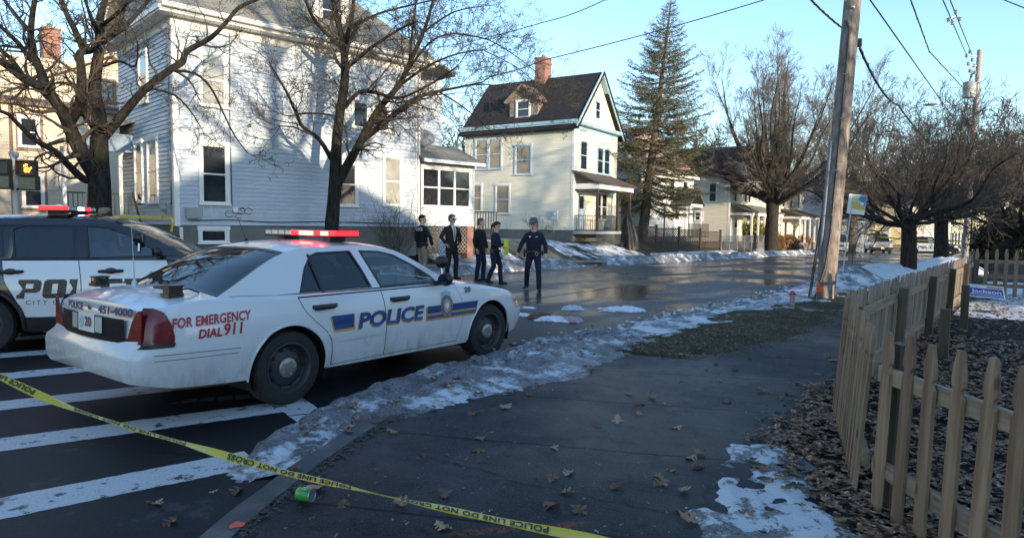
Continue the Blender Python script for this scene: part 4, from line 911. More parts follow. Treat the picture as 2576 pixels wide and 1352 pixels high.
def branch(out, rr, p, d, L, r, lev, P):
    """one wandering branch and its side shoots, appended to out[level]"""
    n = 6 if lev == 0 else 5 if lev == 1 else 4
    pts = [p.copy()]; rad = [r]; q = p.copy(); dd = d.normalized()
    for i in range(n):
        dd = (dd+rvec(rr)*P['wig']*(1+.25*lev)+Vector((0, 0, P['up']))).normalized()
        q = q+dd*(L/n); pts.append(q.copy()); rad.append(max(P['rmin'], r*(1-(i+1)/n*P.get('tap', .72))))
    out.append((lev, pts, rad))
    if lev >= P['depth']: return
    k = P['kids'][lev]; k = int(k*rr.uniform(.8, 1.25))
    for j in range(k):
        t = rr.uniform(.2, 1.0) if lev else rr.uniform(.3, 1.0); x = t*n; i = min(n-1, int(x)); f = x-i
        s = pts[i].lerp(pts[i+1], f); dl = (pts[i+1]-pts[i]).normalized()
        side = dl.cross(rvec(rr)).normalized(); an = rr.uniform(*P['ang'])
        nd = dl*math.cos(an)+side*math.sin(an)
        branch(out, rr, s, nd, L*rr.uniform(*P['len'])*(1.15-.5*t), max(P['rmin'], rad[i]*rr.uniform(.45, .7)), lev+1, P)
def make_tree(name, label, base, seed, trunk, limbs, P, barkm, twigm, group=None, split=1, cat='tree'):
    """trunk: [(points, radii)] hand-placed; limbs: [(points, radii, shoots)] main limbs with the number of side branches"""
    rr = random.Random(seed); o = thing(name, label, cat, base, 0, group); b = Vector(base)
    big = [([p-b for p in pts], rad) for pts, rad in trunk]; out = []
    for pts, rad, k in limbs:
        pts = [p-b for p in pts]; big.append((pts, rad)); n = len(pts)-1
        Lt = sum((pts[i+1]-pts[i]).length for i in range(n))
        for j in range(k):
            t = .12+.88*(j+rr.random())/k; x = min(t*n, n-1e-4); i = int(x); s = pts[i].lerp(pts[i+1], x-i); dl = (pts[i+1]-pts[i]).normalized()
            side = dl.cross(rvec(rr)).normalized(); an = rr.uniform(*P['ang'])
            branch(out, rr, s, dl*math.cos(an)+side*math.sin(an), P['L0']*rr.uniform(.55, 1.15)*(1.1-.45*t), max(P['rmin'], rad[i]*rr.uniform(.25, .5)), 1, P)
        # continue the tip
        branch(out, rr, pts[-1], pts[-1]-pts[-2], P['L0']*.8, rad[-1]*.9, 1, P)
    tubes_mesh('trunk', big, barkm, o)
    tubes_mesh('crown', [(p, r) for l, p, r in out], twigm, o)
    return o
def smooth_poly(pts, rad, k=3):
    """rounded polyline through points"""
    P = []; Q = []; n = len(pts)
    for i in range(n-1):
        p0, p1, p2, p3 = pts[max(i-1, 0)], pts[i], pts[i+1], pts[min(i+2, n-1)]
        for j in range(k):
            t = j/k; P.append(.5*((2*p1)+(p2-p0)*t+(2*p0-5*p1+4*p2-p3)*t*t+(3*p1-p0-3*p2+p3)*t**3)); Q.append(rad[i]+(rad[i+1]-rad[i])*t)
    return P+[pts[-1].copy()], Q+[rad[-1]]
def limb(pix, conv, d0, d1, r0, r1, k, P=None):
    n = len(pix); pts = []
    for i, (x, y) in enumerate(pix):
        t = i/(n-1); px, py = conv(x, y); pts.append(ond(px, py, d0+(d1-d0)*t))
    rad = [r0+(r1-r0)*(i/(n-1)) for i in range(n)]
    a, b = smooth_poly(pts, rad); return a, b, k
z2c = lambda x, y: ((500+x/1.61)/1.2422, y/1.61/1.2422); z1c = lambda x, y: (x/1.61/1.2422, y/1.61/1.2422); z5c = lambda x, y: (x/1.932/1.2422, y/1.932/1.2422)
PH = dict(wig=.30, up=.02, rmin=.0045, depth=4, kids=[0, 6, 4, 3, 2], ang=(.5, 1.15), len=(.38, .66), L0=1.7, tap=.75)
# --- centre tree on the far verge, in front of the pale blue house
d = 19.7; bz = .115
gb = onx(829, 606, -16.0); base = (gb.x, gb.y, .1)
T = smooth_poly([Vector(base)-Vector((0, 0, .1)), Vector(base)+Vector((0, 0, .35)), ond(*z2c(872, 1020), d), ond(*z2c(882, 900), d), ond(*z2c(888, 770), d)], [.30, .215, .19, .175, .16])
limbs = [limb([(886, 790), (900, 600), (930, 400), (925, 250), (900, 130), (870, 0), (860, -90)], z2c, d, d-.4, .155, .05, 16),
 limb([(930, 260), (870, 200), (800, 130), (750, 50), (715, -60)], z2c, d, d-1, .075, .03, 12), limb([(925, 230), (960, 120), (975, 0), (985, -90)], z2c, d, d+.8, .08, .03, 10),
 limb([(890, 930), (960, 800), (1020, 690), (1100, 550), (1200, 430), (1260, 310), (1330, 150), (1375, 0)], z2c, d, d-.5, .14, .035, 20),
 limb([(1000, 720), (1100, 640), (1200, 560), (1300, 490), (1400, 460), (1500, 440), (1620, 415)], z2c, d, d+1.2, .10, .022, 18),
 limb([(930, 540), (1000, 465), (1080, 465), (1170, 490), (1250, 480), (1400, 400), (1500, 330)], z2c, d, d-1.5, .07, .018, 14),
 limb([(940, 340), (1050, 250), (1200, 150), (1290, 110)], z2c, d, d-1.2, .065, .02, 12), limb([(960, 140), (1100, 70), (1250, 30), (1420, -10)], z2c, d, d+1.5, .05, .018, 12),
 limb([(862, 800), (800, 700), (720, 640), (680, 560), (640, 470), (600, 400), (560, 330)], z2c, d, d-1.4, .07, .018, 12), limb([(680, 575), (760, 570), (840, 575), (895, 590)], z2c, d-1, d-1.5, .03, .015, 5),
 limb([(1255, 330), (1270, 150), (1290, 0), (1300, -60)], z2c, d, d+.7, .05, .02, 9), limb([(1220, 420), (1350, 330), (1500, 270), (1640, 250)], z2c, d, d-.9, .045, .014, 12),
 limb([(1200, 430), (1350, 220), (1480, 170), (1620, 190)], z2c, d, d+.5, .045, .014, 12), limb([(1400, 460), (1500, 520), (1600, 600), (1680, 680)], z2c, d+.8, d+1.6, .028, .01, 10), limb([(1330, 160), (1480, 60), (1640, 30)], z2c, d-.4, d+.6, .035, .012, 10), limb([(1490, 440), (1650, 425), (1800, 460), (1960, 530)], z2c, d+1, d+2, .024, .008, 12), limb([(1480, 170), (1650, 200), (1800, 290), (1900, 370)], z2c, d, d-.6, .024, .008, 12), limb([(1620, 250), (1780, 330), (1900, 420), (2010, 450)], z2c, d-.9, d-1.5, .018, .007, 10)]
make_tree('bare_tree', 'tall bare street tree rising behind the white sedan in front of the pale blue house', base, 11, [T], limbs, PH, bark_dark, twig_tan)
# --- left tree
d = 14.7; gb = onx(243, 560, -16.0); base = (gb.x, gb.y, .1)
T = smooth_poly([Vector(base)-Vector((0, 0, .1)), Vector(base)+Vector((0, 0, .4)), ond(*z5c(596, 1200), d), ond(*z5c(600, 1090), d), ond(*z5c(604, 950), d), ond(*z5c(604, 830), d)], [.34, .27, .225, .215, .185, .17])
limbs = [limb([(604, 850), (600, 700), (570, 560), (580, 400), (600, 280), (600, 160), (620, 60), (645, -30)], z5c, d, d+.3, .16, .05, 14),
 limb([(580, 1060), (520, 960), (450, 830), (400, 720), (350, 640), (270, 540), (150, 480), (60, 410), (-30, 350)], z5c, d, d-1.5, .165, .06, 18),
 limb([(420, 740), (480, 620), (490, 450), (480, 330), (500, 300), (450, 180), (400, 80), (365, -20)], z5c, d-.4, d-.2, .11, .045, 14),
 limb([(280, 545), (240, 420), (190, 300), (190, 130), (215, -20)], z5c, d-1, d-.4, .10, .045, 12), limb([(195, 370), (100, 250), (-20, 140)], z5c, d-.9, d-1.6, .06, .03, 8), limb([(188, 200), (100, 100), (10, -20)], z5c, d-.8, d-.2, .055, .03, 8),
 limb([(500, 310), (560, 300), (640, 240), (740, 170), (850, 60), (910, -20)], z5c, d, d+1, .085, .03, 12),
 limb([(560, 1090), (500, 1075), (420, 1000), (330, 910), (220, 850), (120, 760), (50, 690), (-30, 665)], z5c, d, d-1.8, .085, .03, 12),
 limb([(525, 690), (640, 545), (740, 440), (860, 350), (920, 310), (940, 260), (1060, 190), (1140, 110), (1200, 40), (1290, 0)], z1c, d, d+1.0, .10, .035, 20),
 limb([(860, 355), (980, 370), (1060, 440), (1120, 560), (1180, 680), (1245, 770)], z1c, d+.4, d-.6, .035, .01, 14), limb([(740, 440), (880, 480), (960, 560), (1010, 640)], z1c, d+.3, d-.4, .03, .01, 10),
 limb([(600, 180), (560, 130), (505, -20)], z5c, d, d-.8, .05, .025, 8), limb([(615, 150), (700, 90), (780, 10)], z5c, d, d-1, .05, .025, 8), limb([(150, 480), (60, 350), (-30, 280)], z5c, d-1.2, d-.6, .06, .03, 8),
 limb([(575, 800), (540, 740), (500, 690), (520, 650), (525, 560)], z5c, d, d-.6, .05, .02, 8), limb([(470, 530), (380, 500), (300, 510)], z5c, d-.4, d-1.5, .04, .015, 6), limb([(620, 400), (720, 370), (820, 400), (830, 250)], z5c, d, d-1, .04, .012, 8)]
make_tree('bare_tree', 'gnarled bare tree with spreading limbs behind the black and white police SUV', base, 23, [T], limbs, dict(PH, L0=1.15, wig=.36, rmin=.0038, kids=[0, 5, 3, 2, 2]), bark_dark, twig_tan)

# --- round crowned trees further down the far side
def crown_tree(label, base, trunk_h, trunk_r, H, Rc, seed, barkm, twigm, P, nl=13, spread=.5, group=None, lean=(0, 0), kids=12, name='bare_tree'):
    rr = random.Random(seed); b = Vector(base); top = b+Vector((lean[0], lean[1], trunk_h))
    T = smooth_poly([b-Vector((0, 0, .15)), b+Vector((0, 0, .25)), b.lerp(top, .5), top], [trunk_r*1.5, trunk_r*1.12, trunk_r, trunk_r*.95]); limbs = []
    for i in range(nl):
        a = 2*PI*i*.382+rr.uniform(-.3, .3); u = rr.random()**.72*spread if i else .05
        out = Vector((math.cos(a), math.sin(a), 0)); tip = top+out*Rc*u*rr.uniform(.85, 1.05)+Vector((0, 0, (H-trunk_h)*math.sqrt(max(.05, 1-(.93*u)**2))*rr.uniform(.62, .93)))
        s = top-Vector((0, 0, trunk_h*rr.uniform(0, .16))); mid = s.lerp(tip, .45)+out*Rc*.16*u+rvec(rr)*.25; q1 = s.lerp(mid, .5)+rvec(rr)*.15-Vector((0, 0, .1))
        r0 = trunk_r*rr.uniform(.22, .42); pts, rad = smooth_poly([s, q1, mid, mid.lerp(tip, .5)+rvec(rr)*.3, tip], [r0, r0*.8, r0*.55, r0*.33, r0*.14]); limbs.append((pts, rad, kids))
    return make_tree(name, label, base, seed, [T], limbs, P, barkm, twigm, group)
PO = dict(wig=.2, up=.025, rmin=.0085, depth=3, kids=[0, 8, 6, 3], ang=(.25, .75), len=(.42, .68), L0=3.0, tap=.75)
crown_tree('round crowned bare street tree with a thick dark trunk beyond the spruce', (-16.6, 57, -.4), 4.4, .5, 16.8, 8.6, 41, bark_black, twig_warm, PO, 34, 1.0, kids=12)
crown_tree('bare tree with tan branches just behind the wooden utility pole', (-13.7, 73, -.6), 3.5, .4, 17.5, 9.5, 42, bark_tan, twig_warm, dict(PO, rmin=.011), 26, .95)
PC = dict(wig=.28, up=.07, rmin=.0055, depth=3, kids=[0, 7, 5, 2], ang=(.4, 1.0), len=(.45, .72), L0=1.9, tap=.7)
crown_tree('low spreading dark street tree nearest the wooden utility pole', (-3.1, 25.7, .05), 1.9, .23, 5.4, 4.6, 51, bark_black, twig_dark, PC, 15, 1.0, kids=11)
crown_tree('dark street tree second from the wooden utility pole', (-3.1, 36.2, -.05), 2.4, .28, 6.6, 5.6, 52, bark_black, twig_dark, dict(PC, L0=2.2, rmin=.007), 14, 1.0, kids=11)
crown_tree('leaning dark tree arching over the far police SUV', (-1.6, 39.5, -.1), 1.7, .26, 6.4, 5.4, 53, bark_black, twig_dark, dict(PC, L0=2.2, rmin=.008), 12, 1.0, kids=10, lean=(1.4, 0))
PF = dict(wig=.25, up=.05, rmin=.022, depth=3, kids=[0, 5, 4, 3], ang=(.35, .85), len=(.42, .68), L0=3.6, tap=.72)
far = crown_tree('bare tree in the distance beyond the street bend', (-2.5, 78, -.8), 4, .4, 13, 7, 61, bark_black, twig_dark, PF, 12, .9, group='bare trees in the distance')
for x, y, rz, s in ((6, 90, 1, .9), (-6.5, 112, 2, 1.1), (3, 98, 3, 1.2), (-3.5, 130, 4, 1.3), (-17, 135, 5, 1.2), (-28, 100, 1.5, 1.0), (-33, 76, 2.5, 1.05), (-30, 62, .5, .95), (-40, 48, 3.3, 1.0), (-12, 150, 0, 1.4), (2, 84, 2.2, .72)):
    c = copy_tree(far, (x, y, roadz(y)), rz); c.scale = (s, s, s)
# --- the tree whose shadow falls on the pale blue house (stands in the yard right of the frame)
PS = dict(PH, rmin=.010, L0=2.2, depth=2, kids=[0, 4, 2])
def ln(*p): return [Vector(q) for q in p]
b = Vector((6, 5.15, .1)); sl = []; sh_ = Vector((0, -1.8, 0))
for pts, r0, r1, k in ((ln((6, 6.95, 8.4), (6.1, 6.9, 10.2), (6.2, 6.3, 12), (6, 5.2, 14)), .18, .06, 9), (ln((6, 6.95, 9.9), (6, 7.1, 12), (6, 7.0, 14.5)), .14, .05, 7), (ln((6, 6.95, 10.2), (5.8, 7.8, 11.8), (6, 8.6, 13.8)), .11, .04, 7),
   (ln((6, 7.0, 7.2), (6.1, 8.0, 8.6), (6, 8.3, 10.2), (6, 9.6, 12.2)), .15, .05, 8), (ln((6, 8.2, 9.4), (6, 9.6, 10.4), (6, 11, 11)), .07, .03, 5), (ln((6, 6.9, 7.0), (6, 5.4, 8.4), (6, 3.9, 9.6), (6, 2.6, 11.2)), .11, .04, 8), (ln((6, 6.9, 8.5), (6, 5, 10.5), (6, 3.6, 13)), .09, .03, 6)):
    p, r = smooth_poly([q+sh_ for q in pts], lin(r0, r1, len(pts))); sl.append((p, r, k))
make_tree('bare_tree', 'tall bare yard tree across the street that throws its shadow on the pale blue house', b, 77, [smooth_poly([q+sh_ for q in ln((6, 6.95, 0), (6, 6.95, 3), (6, 6.95, 8.6))], [.36, .27, .2])], sl, PS, bark_dark, twig_tan)
shade = crown_tree('bare yard tree right of the picket fence', (7.5, 23.5, .1), 3.4, .3, 12, 5.5, 78, bark_dark, twig_tan, dict(PF, rmin=.014, depth=2), 10, .8, group='bare yard trees right of the frame')
copy_tree(shade, (9, 15.0, .1), 1.3); copy_tree(shade, (8, 31, 0), 2.6); copy_tree(shade, (9, -3, .1), 4.1)

# --- spruce
def spruce(base, top, Rb, seed):
    rr = random.Random(seed); b = Vector(base); ax = Vector(top)-b; H = ax.length; o = thing('spruce_tree', 'tall leaning spruce with drooping needle boughs beside the cream house', 'tree', b)
    T = smooth_poly([Vector((0, 0, -.2)), ax*.03, ax*.35, ax*.7, ax], [.42, .36, .26, .13, .02]); tubes_mesh('trunk', [T], bark_tan, o)
    V = []; F = []; B = []; wood = []
    def needle(p, d, L, w):
        s = d.cross(rvec(rr)).normalized()*w; k = len(V); V.extend([p-s, p+s, p+d*L+s*.35, p+d*L-s*.35]); F.append((k, k+1, k+2, k+3))
    z = .16
    while z < .985:
        t = (z-.16)/.84; nb = 9 if t < .75 else 6; Rr = Rb*((1-t)**.8)*(.72+.28*math.sin(min(1, t*5)*PI/2))*rr.uniform(.9, 1.05)+.12; a0 = rr.random()*6
        for i in range(nb):
            if rr.random() < (.34 if t < .35 else .15): continue
            a = a0+2*PI*i/nb+rr.uniform(-.25, .25); L = Rr*rr.uniform(.6, 1.12); out = Vector((math.cos(a), math.sin(a), 0)); p = ax*z; n = 7; pts = [p.copy()]
            droop = -.28+.75*t
            for j in range(n):
                f = (j+1)/n; d = (out+Vector((0, 0, droop+(.55*f*f)-.12))+rvec(rr)*.1).normalized(); p = p+d*L/n; pts.append(p.copy())
            wood.append((pts, [.035*(1-t)*(1-j/n*.8)+.008 for j in range(n+1)]))
            m = max(5, int(L*13))
            for j in range(m):
                f = .22+.78*j/m; x = f*n; q = min(n-1, int(x)); s = pts[q].lerp(pts[q+1], x-q); d = (pts[q+1]-pts[q]).normalized()
                side = d.cross(Vector((0, 0, 1))).normalized()*(1 if j % 2 else -1); sd = (d*.65+side*.75+Vector((0, 0, rr.uniform(-.45, .12)))).normalized(); sl = L*(.30*(1.25-f))*rr.uniform(.6, 1.2)+.10
                for k in range(max(3, int(sl*25))): needle(s+sd*(sl*rr.random()), (sd*.8+rvec(rr)*.75).normalized(), rr.uniform(.07, .15), rr.uniform(.010, .02))
        z += .0235*rr.uniform(.8, 1.25)*(1-.35*t)
    tubes_mesh('bough', wood, bark_tan, o)
    n = NT('spruce_needles'); f = n.noise(1.1, 5, .6); n.col(n.mix(n.ramp(f, .35, .68), (.07, .075, .04), (.19, .165, .085))); n.rough(.8); n.b.inputs['Specular IOR Level'].default_value = .25
    mesh_obj('crown', V, F, n.m, parent=o)
    return o
sb = onz(1614, 610, .6); dd = 19.5*.6+39.5*.8
st = ond(1689, -6, dd+.5); spruce(sb, st, 5.1, 9)

# --- shrubs
def leaf_cloud(name, label, base, rx, ry, rz, n, size, m, seed, stem=True, zc=None, group=None, cat='shrub', clump=14):
    rr = random.Random(seed); o = thing(name, label, cat, base, 0, group); V = []; F = []; cl = []
    for i in range(clump*6): v = rvec(rr); s = rr.uniform(.55, 1.02); cl.append(Vector((v.x*rx*s, v.y*ry*s, (zc or rz)+v.z*rz*s)))
    for i in range(n):
        c = rr.choice(cl); p = c+rvec(rr)*rr.random()*min(rx, rz)*.33
        if p.z < .02: continue
        a = rvec(rr)*size*rr.uniform(.6, 1.2); b = a.cross(rvec(rr)).normalized()*size*.45; k = len(V)
        V.extend([p-a, p+b, p+a, p-b]); F.append((k, k+1, k+2, k+3))
    mesh_obj('foliage', V, F, m, parent=o)
    if stem: tubes_mesh('stem', [([Vector((0, 0, -.1)), Vector((rr.uniform(-.3, .3)*rx, rr.uniform(-.3, .3)*ry, (zc or rz)))], [.05, .02]) for i in range(5)], bark_dark, o)
    return o
def foliage_mat(name, a, b):
    n = NT(name); n.col(n.mix(n.noise(3, 4, lo=.35, hi=.65), a, b)); n.rough(.7); n.b.inputs['Specular IOR Level'].default_value = .25; return n.m
p = onz(2512, 655, -.15); leaf_cloud('evergreen_shrub', 'large dark rounded evergreen behind the far picket fence', (p.x+.35, p.y-3, roadz(p.y)+.1), 1.75, 1.7, 1.75, 24000, .07, foliage_mat('dark_evergreen', (.006, .008, .006), (.02, .024, .014)), 5, zc=1.55)
def hpt(x, y, X): return onx(*h_(x, y), X)
p = hpt(1440, 1100, -18.6); leaf_cloud('yellow_green_shrub', 'yellow green shrub in front of the tan house porch', (p.x, p.y, lawnz(p.x, p.y)), 1.3, 1.6, 1.5, 5000, .12, foliage_mat('yellow_green_leaves', (.12, .13, .03), (.3, .25, .06)), 6)
for k, (x, w) in enumerate(((1610, 1.1), (1720, 1.3), (1830, .9))):
    p = hpt(x, 1130, -17.9); leaf_cloud('clipped_hedge', ['brown winter hedge nearest the round crowned tree', 'largest brown winter hedge in the row beyond the round crowned tree', 'small brown winter hedge at the far end of its row'][k], (p.x, p.y, lawnz(p.x, p.y)), .7, w*1.5, .75, 4500, .09, foliage_mat('brown_hedge_leaves', (.16, .09, .04), (.34, .2, .09)) if 'brown_hedge_leaves' not in MATS else MATS['brown_hedge_leaves'], 30+k, cat='hedge', group='brown winter hedges')
def twig_bush(label, base, h, r, n, seed, m, name='bare_shrub'):
    rr = random.Random(seed); o = thing(name, label, 'shrub', base); out = []
    for i in range(n):
        a = rr.random()*6.28; s = Vector((math.cos(a), math.sin(a), 0))*rr.random()*.25; d = Vector((math.cos(a)*rr.uniform(.1, .8), math.sin(a)*rr.uniform(.1, .8), 1)).normalized()
        branch(out, rr, s, d, h*rr.uniform(.6, 1.1), .011, 1, dict(wig=.2, up=-.01, rmin=.003, depth=3, kids=[0, 6, 4, 0], ang=(.3, .8), len=(.35, .6), tap=.75))
    tubes_mesh('stems', [(p, q) for l, p, q in out], m, o); return o
p = onx(1000, 600, -17.3); twig_bush('bare brown many stemmed bush in front of the pale blue house', (p.x, p.y, .3), 2.3, 1.3, 62, 4, twig_warm)
p = onx(1395, 600, -20.2); twig_bush('small bare shrub against the side of the cream house', (-21.9, 31.6, .9), 1.5, .5, 10, 8, twig_tan)
# ================================================================== VEHICLES
def paint_mat(name, col, dirt=True, rough=.25):
    n = NT(name); x, y, z = n.xyz(); c = col
    if dirt:
        low = n.ramp(z, .25, .75, 1, 0); f = n.noise(6, 6, .7, vec=n.pos((1, 1, .45))); g = n.noise(45, 4, .7)
        streak = n.noise(3, 5, .7, vec=n.pos((5, 5, .4)))
        k = n.math('MULTIPLY', low, n.math('ADD', n.math('MULTIPLY', n.ramp(f, .35, .7), .34), n.math('MULTIPLY', n.ramp(streak, .45, .7), .26)))
        k = n.math('ADD', k, n.math('MULTIPLY', n.ramp(g, .6, .75), .06))
        smudge = n.math('MULTIPLY', n.ramp(n.noise(9, 7, .8, vec=n.pos((.8, .8, 3))), .60, .66), n.math('MULTIPLY', n.ramp(z, .30, .42, 0, 1), n.ramp(z, .46, .56, 1, 0)))
        k = n.math('MAXIMUM', k, n.math('MULTIPLY', smudge, .75))
        c = n.mix(k, col, (.13, .12, .105)); n.rough(n.math('ADD', rough, n.math('MULTIPLY', k, .5)))
    else: n.rough(rough)
    n.col(c); n.b.inputs['Coat Weight'].default_value = .7; n.b.inputs['Coat Roughness'].default_value = .06; n.b.inputs['Specular IOR Level'].default_value = .4
    n.bump(n.noise(2.5, 2), .015, .05); return n.m
car_white = paint_mat('white_car_paint', (.66, .67, .68)); car_black = paint_mat('black_car_paint', (.006, .007, .011), True, .25); truck_white = paint_mat('truck_white_paint', (.62, .63, .62))
gap_black = plain('panel_gap', (.006, .006, .006), .8, .1); trim_black = plain('black_trim', (.014, .014, .015), .4, .15); interior = plain('car_interior', (.05, .052, .055), .8, .2); seat_grey = plain('seat_cloth', (.10, .105, .11), .9, .15)
glass_clear = glass_mat('window_glass', (.80, .86, .86), .97); glass_dark = glass_mat('tinted_glass', (.34, .40, .42), .85); glass_rear = glass_mat('rear_glass', (.30, .37, .40), .8, mul=.8); chrome = plain('chrome', (.6, .6, .6), .15, .05, metal=1)
rim_black = plain('black_steel_rim', (.03, .03, .032), .5, .25, 9); hub_grey = plain('hubcap_grey', (.32, .31, .29), .4, .12, 9, metal=.7); lens_red = plain('red_lens', (.15, .006, .009), .22, .2, 9, coat=.3); lens_clear = plain('clear_lens', (.55, .57, .58), .12, .12, 14, coat=1); lens_amber = plain('amber_lens', (.75, .22, .03), .15, .1, coat=1)
dec_blue = plain('decal_blue', (.018, .055, .20), .35, .06); dec_gold = plain('decal_gold', (.50, .28, .055), .35, .06); dec_red = plain('decal_red', (.38, .02, .025), .35, .06); dec_black = plain('decal_black', (.016, .015, .014), .4, .1); dec_lblue = plain('decal_light_blue', (.25, .45, .62), .35, .06); white_plate = plain('plate_white', (.72, .72, .68), .4, .04)
lamp_red = plain('lit_red_lamp', (.3, .01, .01), .3, 0, emit=(1, .002, .003, 9)); lamp_hot = plain('lit_red_lamp_core', (.4, .03, .02), .3, 0, emit=(1, .035, .022, 16)); lamp_blue = plain('lit_blue_lamp', (.2, .3, .6), .3, 0, emit=(.25, .45, 1, 7)); lamp_white = plain('clear_lamp_dome', (.5, .52, .54), .2, .2, 20, coat=1)
def tab(T):
    def f(x): return lerp_table(T, x)
    return f
def smooth_tab(T):
    xs = [t[0] for t in T]
    def f(x):
        if x <= xs[0]: return T[0][1]
        if x >= xs[-1]: return T[-1][1]
        for i in range(len(T)-1):
            if x <= xs[i+1]:
                p0 = T[max(i-1, 0)]; p1 = T[i]; p2 = T[i+1]; p3 = T[min(i+2, len(T)-1)]; h = p2[0]-p1[0]; t = (x-p1[0])/h
                m1 = (p2[1]-p0[1])/max(1e-6, p2[0]-p0[0])*h; m2 = (p3[1]-p1[1])/max(1e-6, p3[0]-p1[0])*h
                return (2*t**3-3*t*t+1)*p1[1]+(t**3-2*t*t+t)*m1+(-2*t**3+3*t*t)*p2[1]+(t**3-t*t)*m2
    return f
class Car:
    """x forward from the rear axle, y to the left, z up"""
    def __init__(s, name, label, loc, rz, S, cat='car', group=None):
        s.S = S; s.o = thing(name, label, cat, loc, rz, group)
        s.top = smooth_tab(S['top']); s.bot = tab(S['bot']); s.plan = smooth_tab(S['plan']); s.prof = smooth_tab(S['prof']); s.ro = tab(S['rear']); s.fo = tab(S['front'])
        s.x0, s.x1 = S['plan'][0][0], S['plan'][-1][0]; s.g = smooth_tab(S['glass_line']); s.gx0, s.gx1 = S['glass_line'][0][0], S['glass_line'][-1][0]
    def w(s, x, z): return s.plan(x)*s.prof(z)
    def dx(s, x, z):
        a = max(0, min(1, (s.x0+.5-x)/.5)); b = max(0, min(1, (x-s.x1+.6)/.6)); return s.ro(z)*a*a*(3-2*a)-s.fo(z)*b*b*(3-2*b)
    def gy(s, x, z):
        G = s.S['gw']; return (G[0]-(z-G[2])*G[1])*(1-.05*max(0, (G[3]-x)/1.0)**2-.045*max(0, (x-G[4])/1.0)**2)
    def body(s, mats, inside, nz=13):
        """mats: function(x, z, onside) -> slot"""
        S = s.S; xs = list(np.linspace(s.x0, s.x0+.35, 9))+list(np.linspace(s.x0+.42, s.x1-.42, 44))+list(np.linspace(s.x1-.35, s.x1, 9)); ar = S['arch_r']; az = S['arch_z']
        for ax in S['axles']: xs = [x for x in xs if abs(x-ax) > ar*1.06]+[ax+ar*math.sin(t) for t in np.linspace(-PI/2, PI/2, 17)]+[ax-ar*1.012, ax+ar*1.012]
        xs = sorted(xs); V = []; F = []; M = []; rows = None
        for x in xs:
            zb = s.bot(x)
            for ax in S['axles']:
                if abs(x-ax) <= ar*1.001: zb = max(zb, az+math.sqrt(max(0, ar*ar-(x-ax)**2)))
            zt = s.top(x); R_ = S.get('shoulder', .055); half = []
            for i in range(nz): z = zb+(zt-R_-zb)*i/(nz-1); half.append((x+s.dx(x, z), s.w(x, z), z))
            wt = s.w(x, zt-R_)
            for i in range(1, 6):
                a = PI/2*i/5; half.append((x+s.dx(x, zt-R_*.3), wt-R_*1.5*(1-math.cos(a)), zt-R_+R_*math.sin(a)))
            yy = wt-R_*1.5; cr = S['crown'](x) if 'crown' in S else .05
            for i in range(1, 5): t = 1-i/4; half.append((x+s.dx(x, zt), yy*t, zt+cr*(1-t*t)))
            row = [(a, -b, c) for a, b, c in half]+[(a, b, c) for a, b, c in half[-2::-1]]
            rows = len(row); V += row
        nh = nz+9
        for j in range(len(xs)-1):
            for i in range(rows-1):
                k = j*rows+i; F.append((k, k+1, k+rows+1, k+rows)); ii = i if i < nh-1 else rows-2-i
                xm = (xs[j]+xs[j+1])/2; p = V[k]; M.append(inside if ii >= nz+3 and s.gx0+.1 < xm < s.gx1-.08 else mats(xm, (p[2]+V[k+1][2])/2, ii))
        for j, e in ((0, 0), (len(xs)-1, 1)):
            for i in range(nh-1):
                a, b, c, d = j*rows+i, j*rows+i+1, j*rows+rows-2-i, j*rows+rows-1-i
                F.append((a, b, c, d) if e == 0 else (d, c, b, a)); M.append(mats(xs[j], V[a][2], 0))
        me = mesh_obj('body', V, F, S['mats'], M, s.o)
        bm = bmesh.new(); bm.from_mesh(me.data); bmesh.ops.remove_doubles(bm, verts=bm.verts, dist=1e-5); bmesh.ops.recalc_face_normals(bm, faces=bm.faces); bm.to_mesh(me.data); bm.free()
        me.data.polygons.foreach_set('use_smooth', [True]*len(me.data.polygons)); me.data.set_sharp_from_angle(angle=R(38))
        # dark under-structure and wheel wells
        b = MB(); wl = S['axles']; b.box((wl[0]+ar, -s.plan(1)*.86, s.bot(1)+.02), (wl[1]-ar, s.plan(1)*.86, s.bot(1)+.24)); b.box((s.x0+.2, -.6, s.bot(s.x0)+.05), (wl[0]-ar, .6, .55)); b.box((wl[1]+ar, -.6, .3), (s.x1-.2, .6, .55)); b.box((wl[0]-ar, -.5, .32), (wl[1]+ar, .5, .6))
        for ax in wl:
            for sg in (-1, 1):
                pts = [(ax+ar*1.01*math.cos(t), az+ar*1.01*math.sin(t)) for t in np.linspace(-.35, PI+.35, 20)]; y1 = s.plan(ax)*.965; y0 = y1-.36
                for (a, c), (d, e) in zip(pts, pts[1:]): b.quad((a, sg*y0, c), (d, sg*y0, e), (d, sg*y1, e), (a, sg*y1, c))
                b.add([(a, sg*y0, c) for a, c in pts], [tuple(range(len(pts)))])
        return me, b.build('underbody', gap_black, s.o)
    def patch(s, mb, xl, xh, z0, z1, off, sg=-1, nz=8, nx=8, mi=0, fn=None):
        fl = xl if callable(xl) else (lambda z: xl); fh = xh if callable(xh) else (lambda z: xh); V = []; F = []; fn = fn or (lambda x, z: s.w(x, z))
        for i in range(nz+1):
            z = z0+(z1-z0)*i/nz
            for j in range(nx+1): x = fl(z)+(fh(z)-fl(z))*j/nx; V.append((x+s.dx(x, z), sg*(fn(x, z)+off), z))
        for i in range(nz):
            for j in range(nx): k = i*(nx+1)+j; F.append((k, k+1, k+nx+2, k+nx+1))
        return mb.add(V, F, mi)
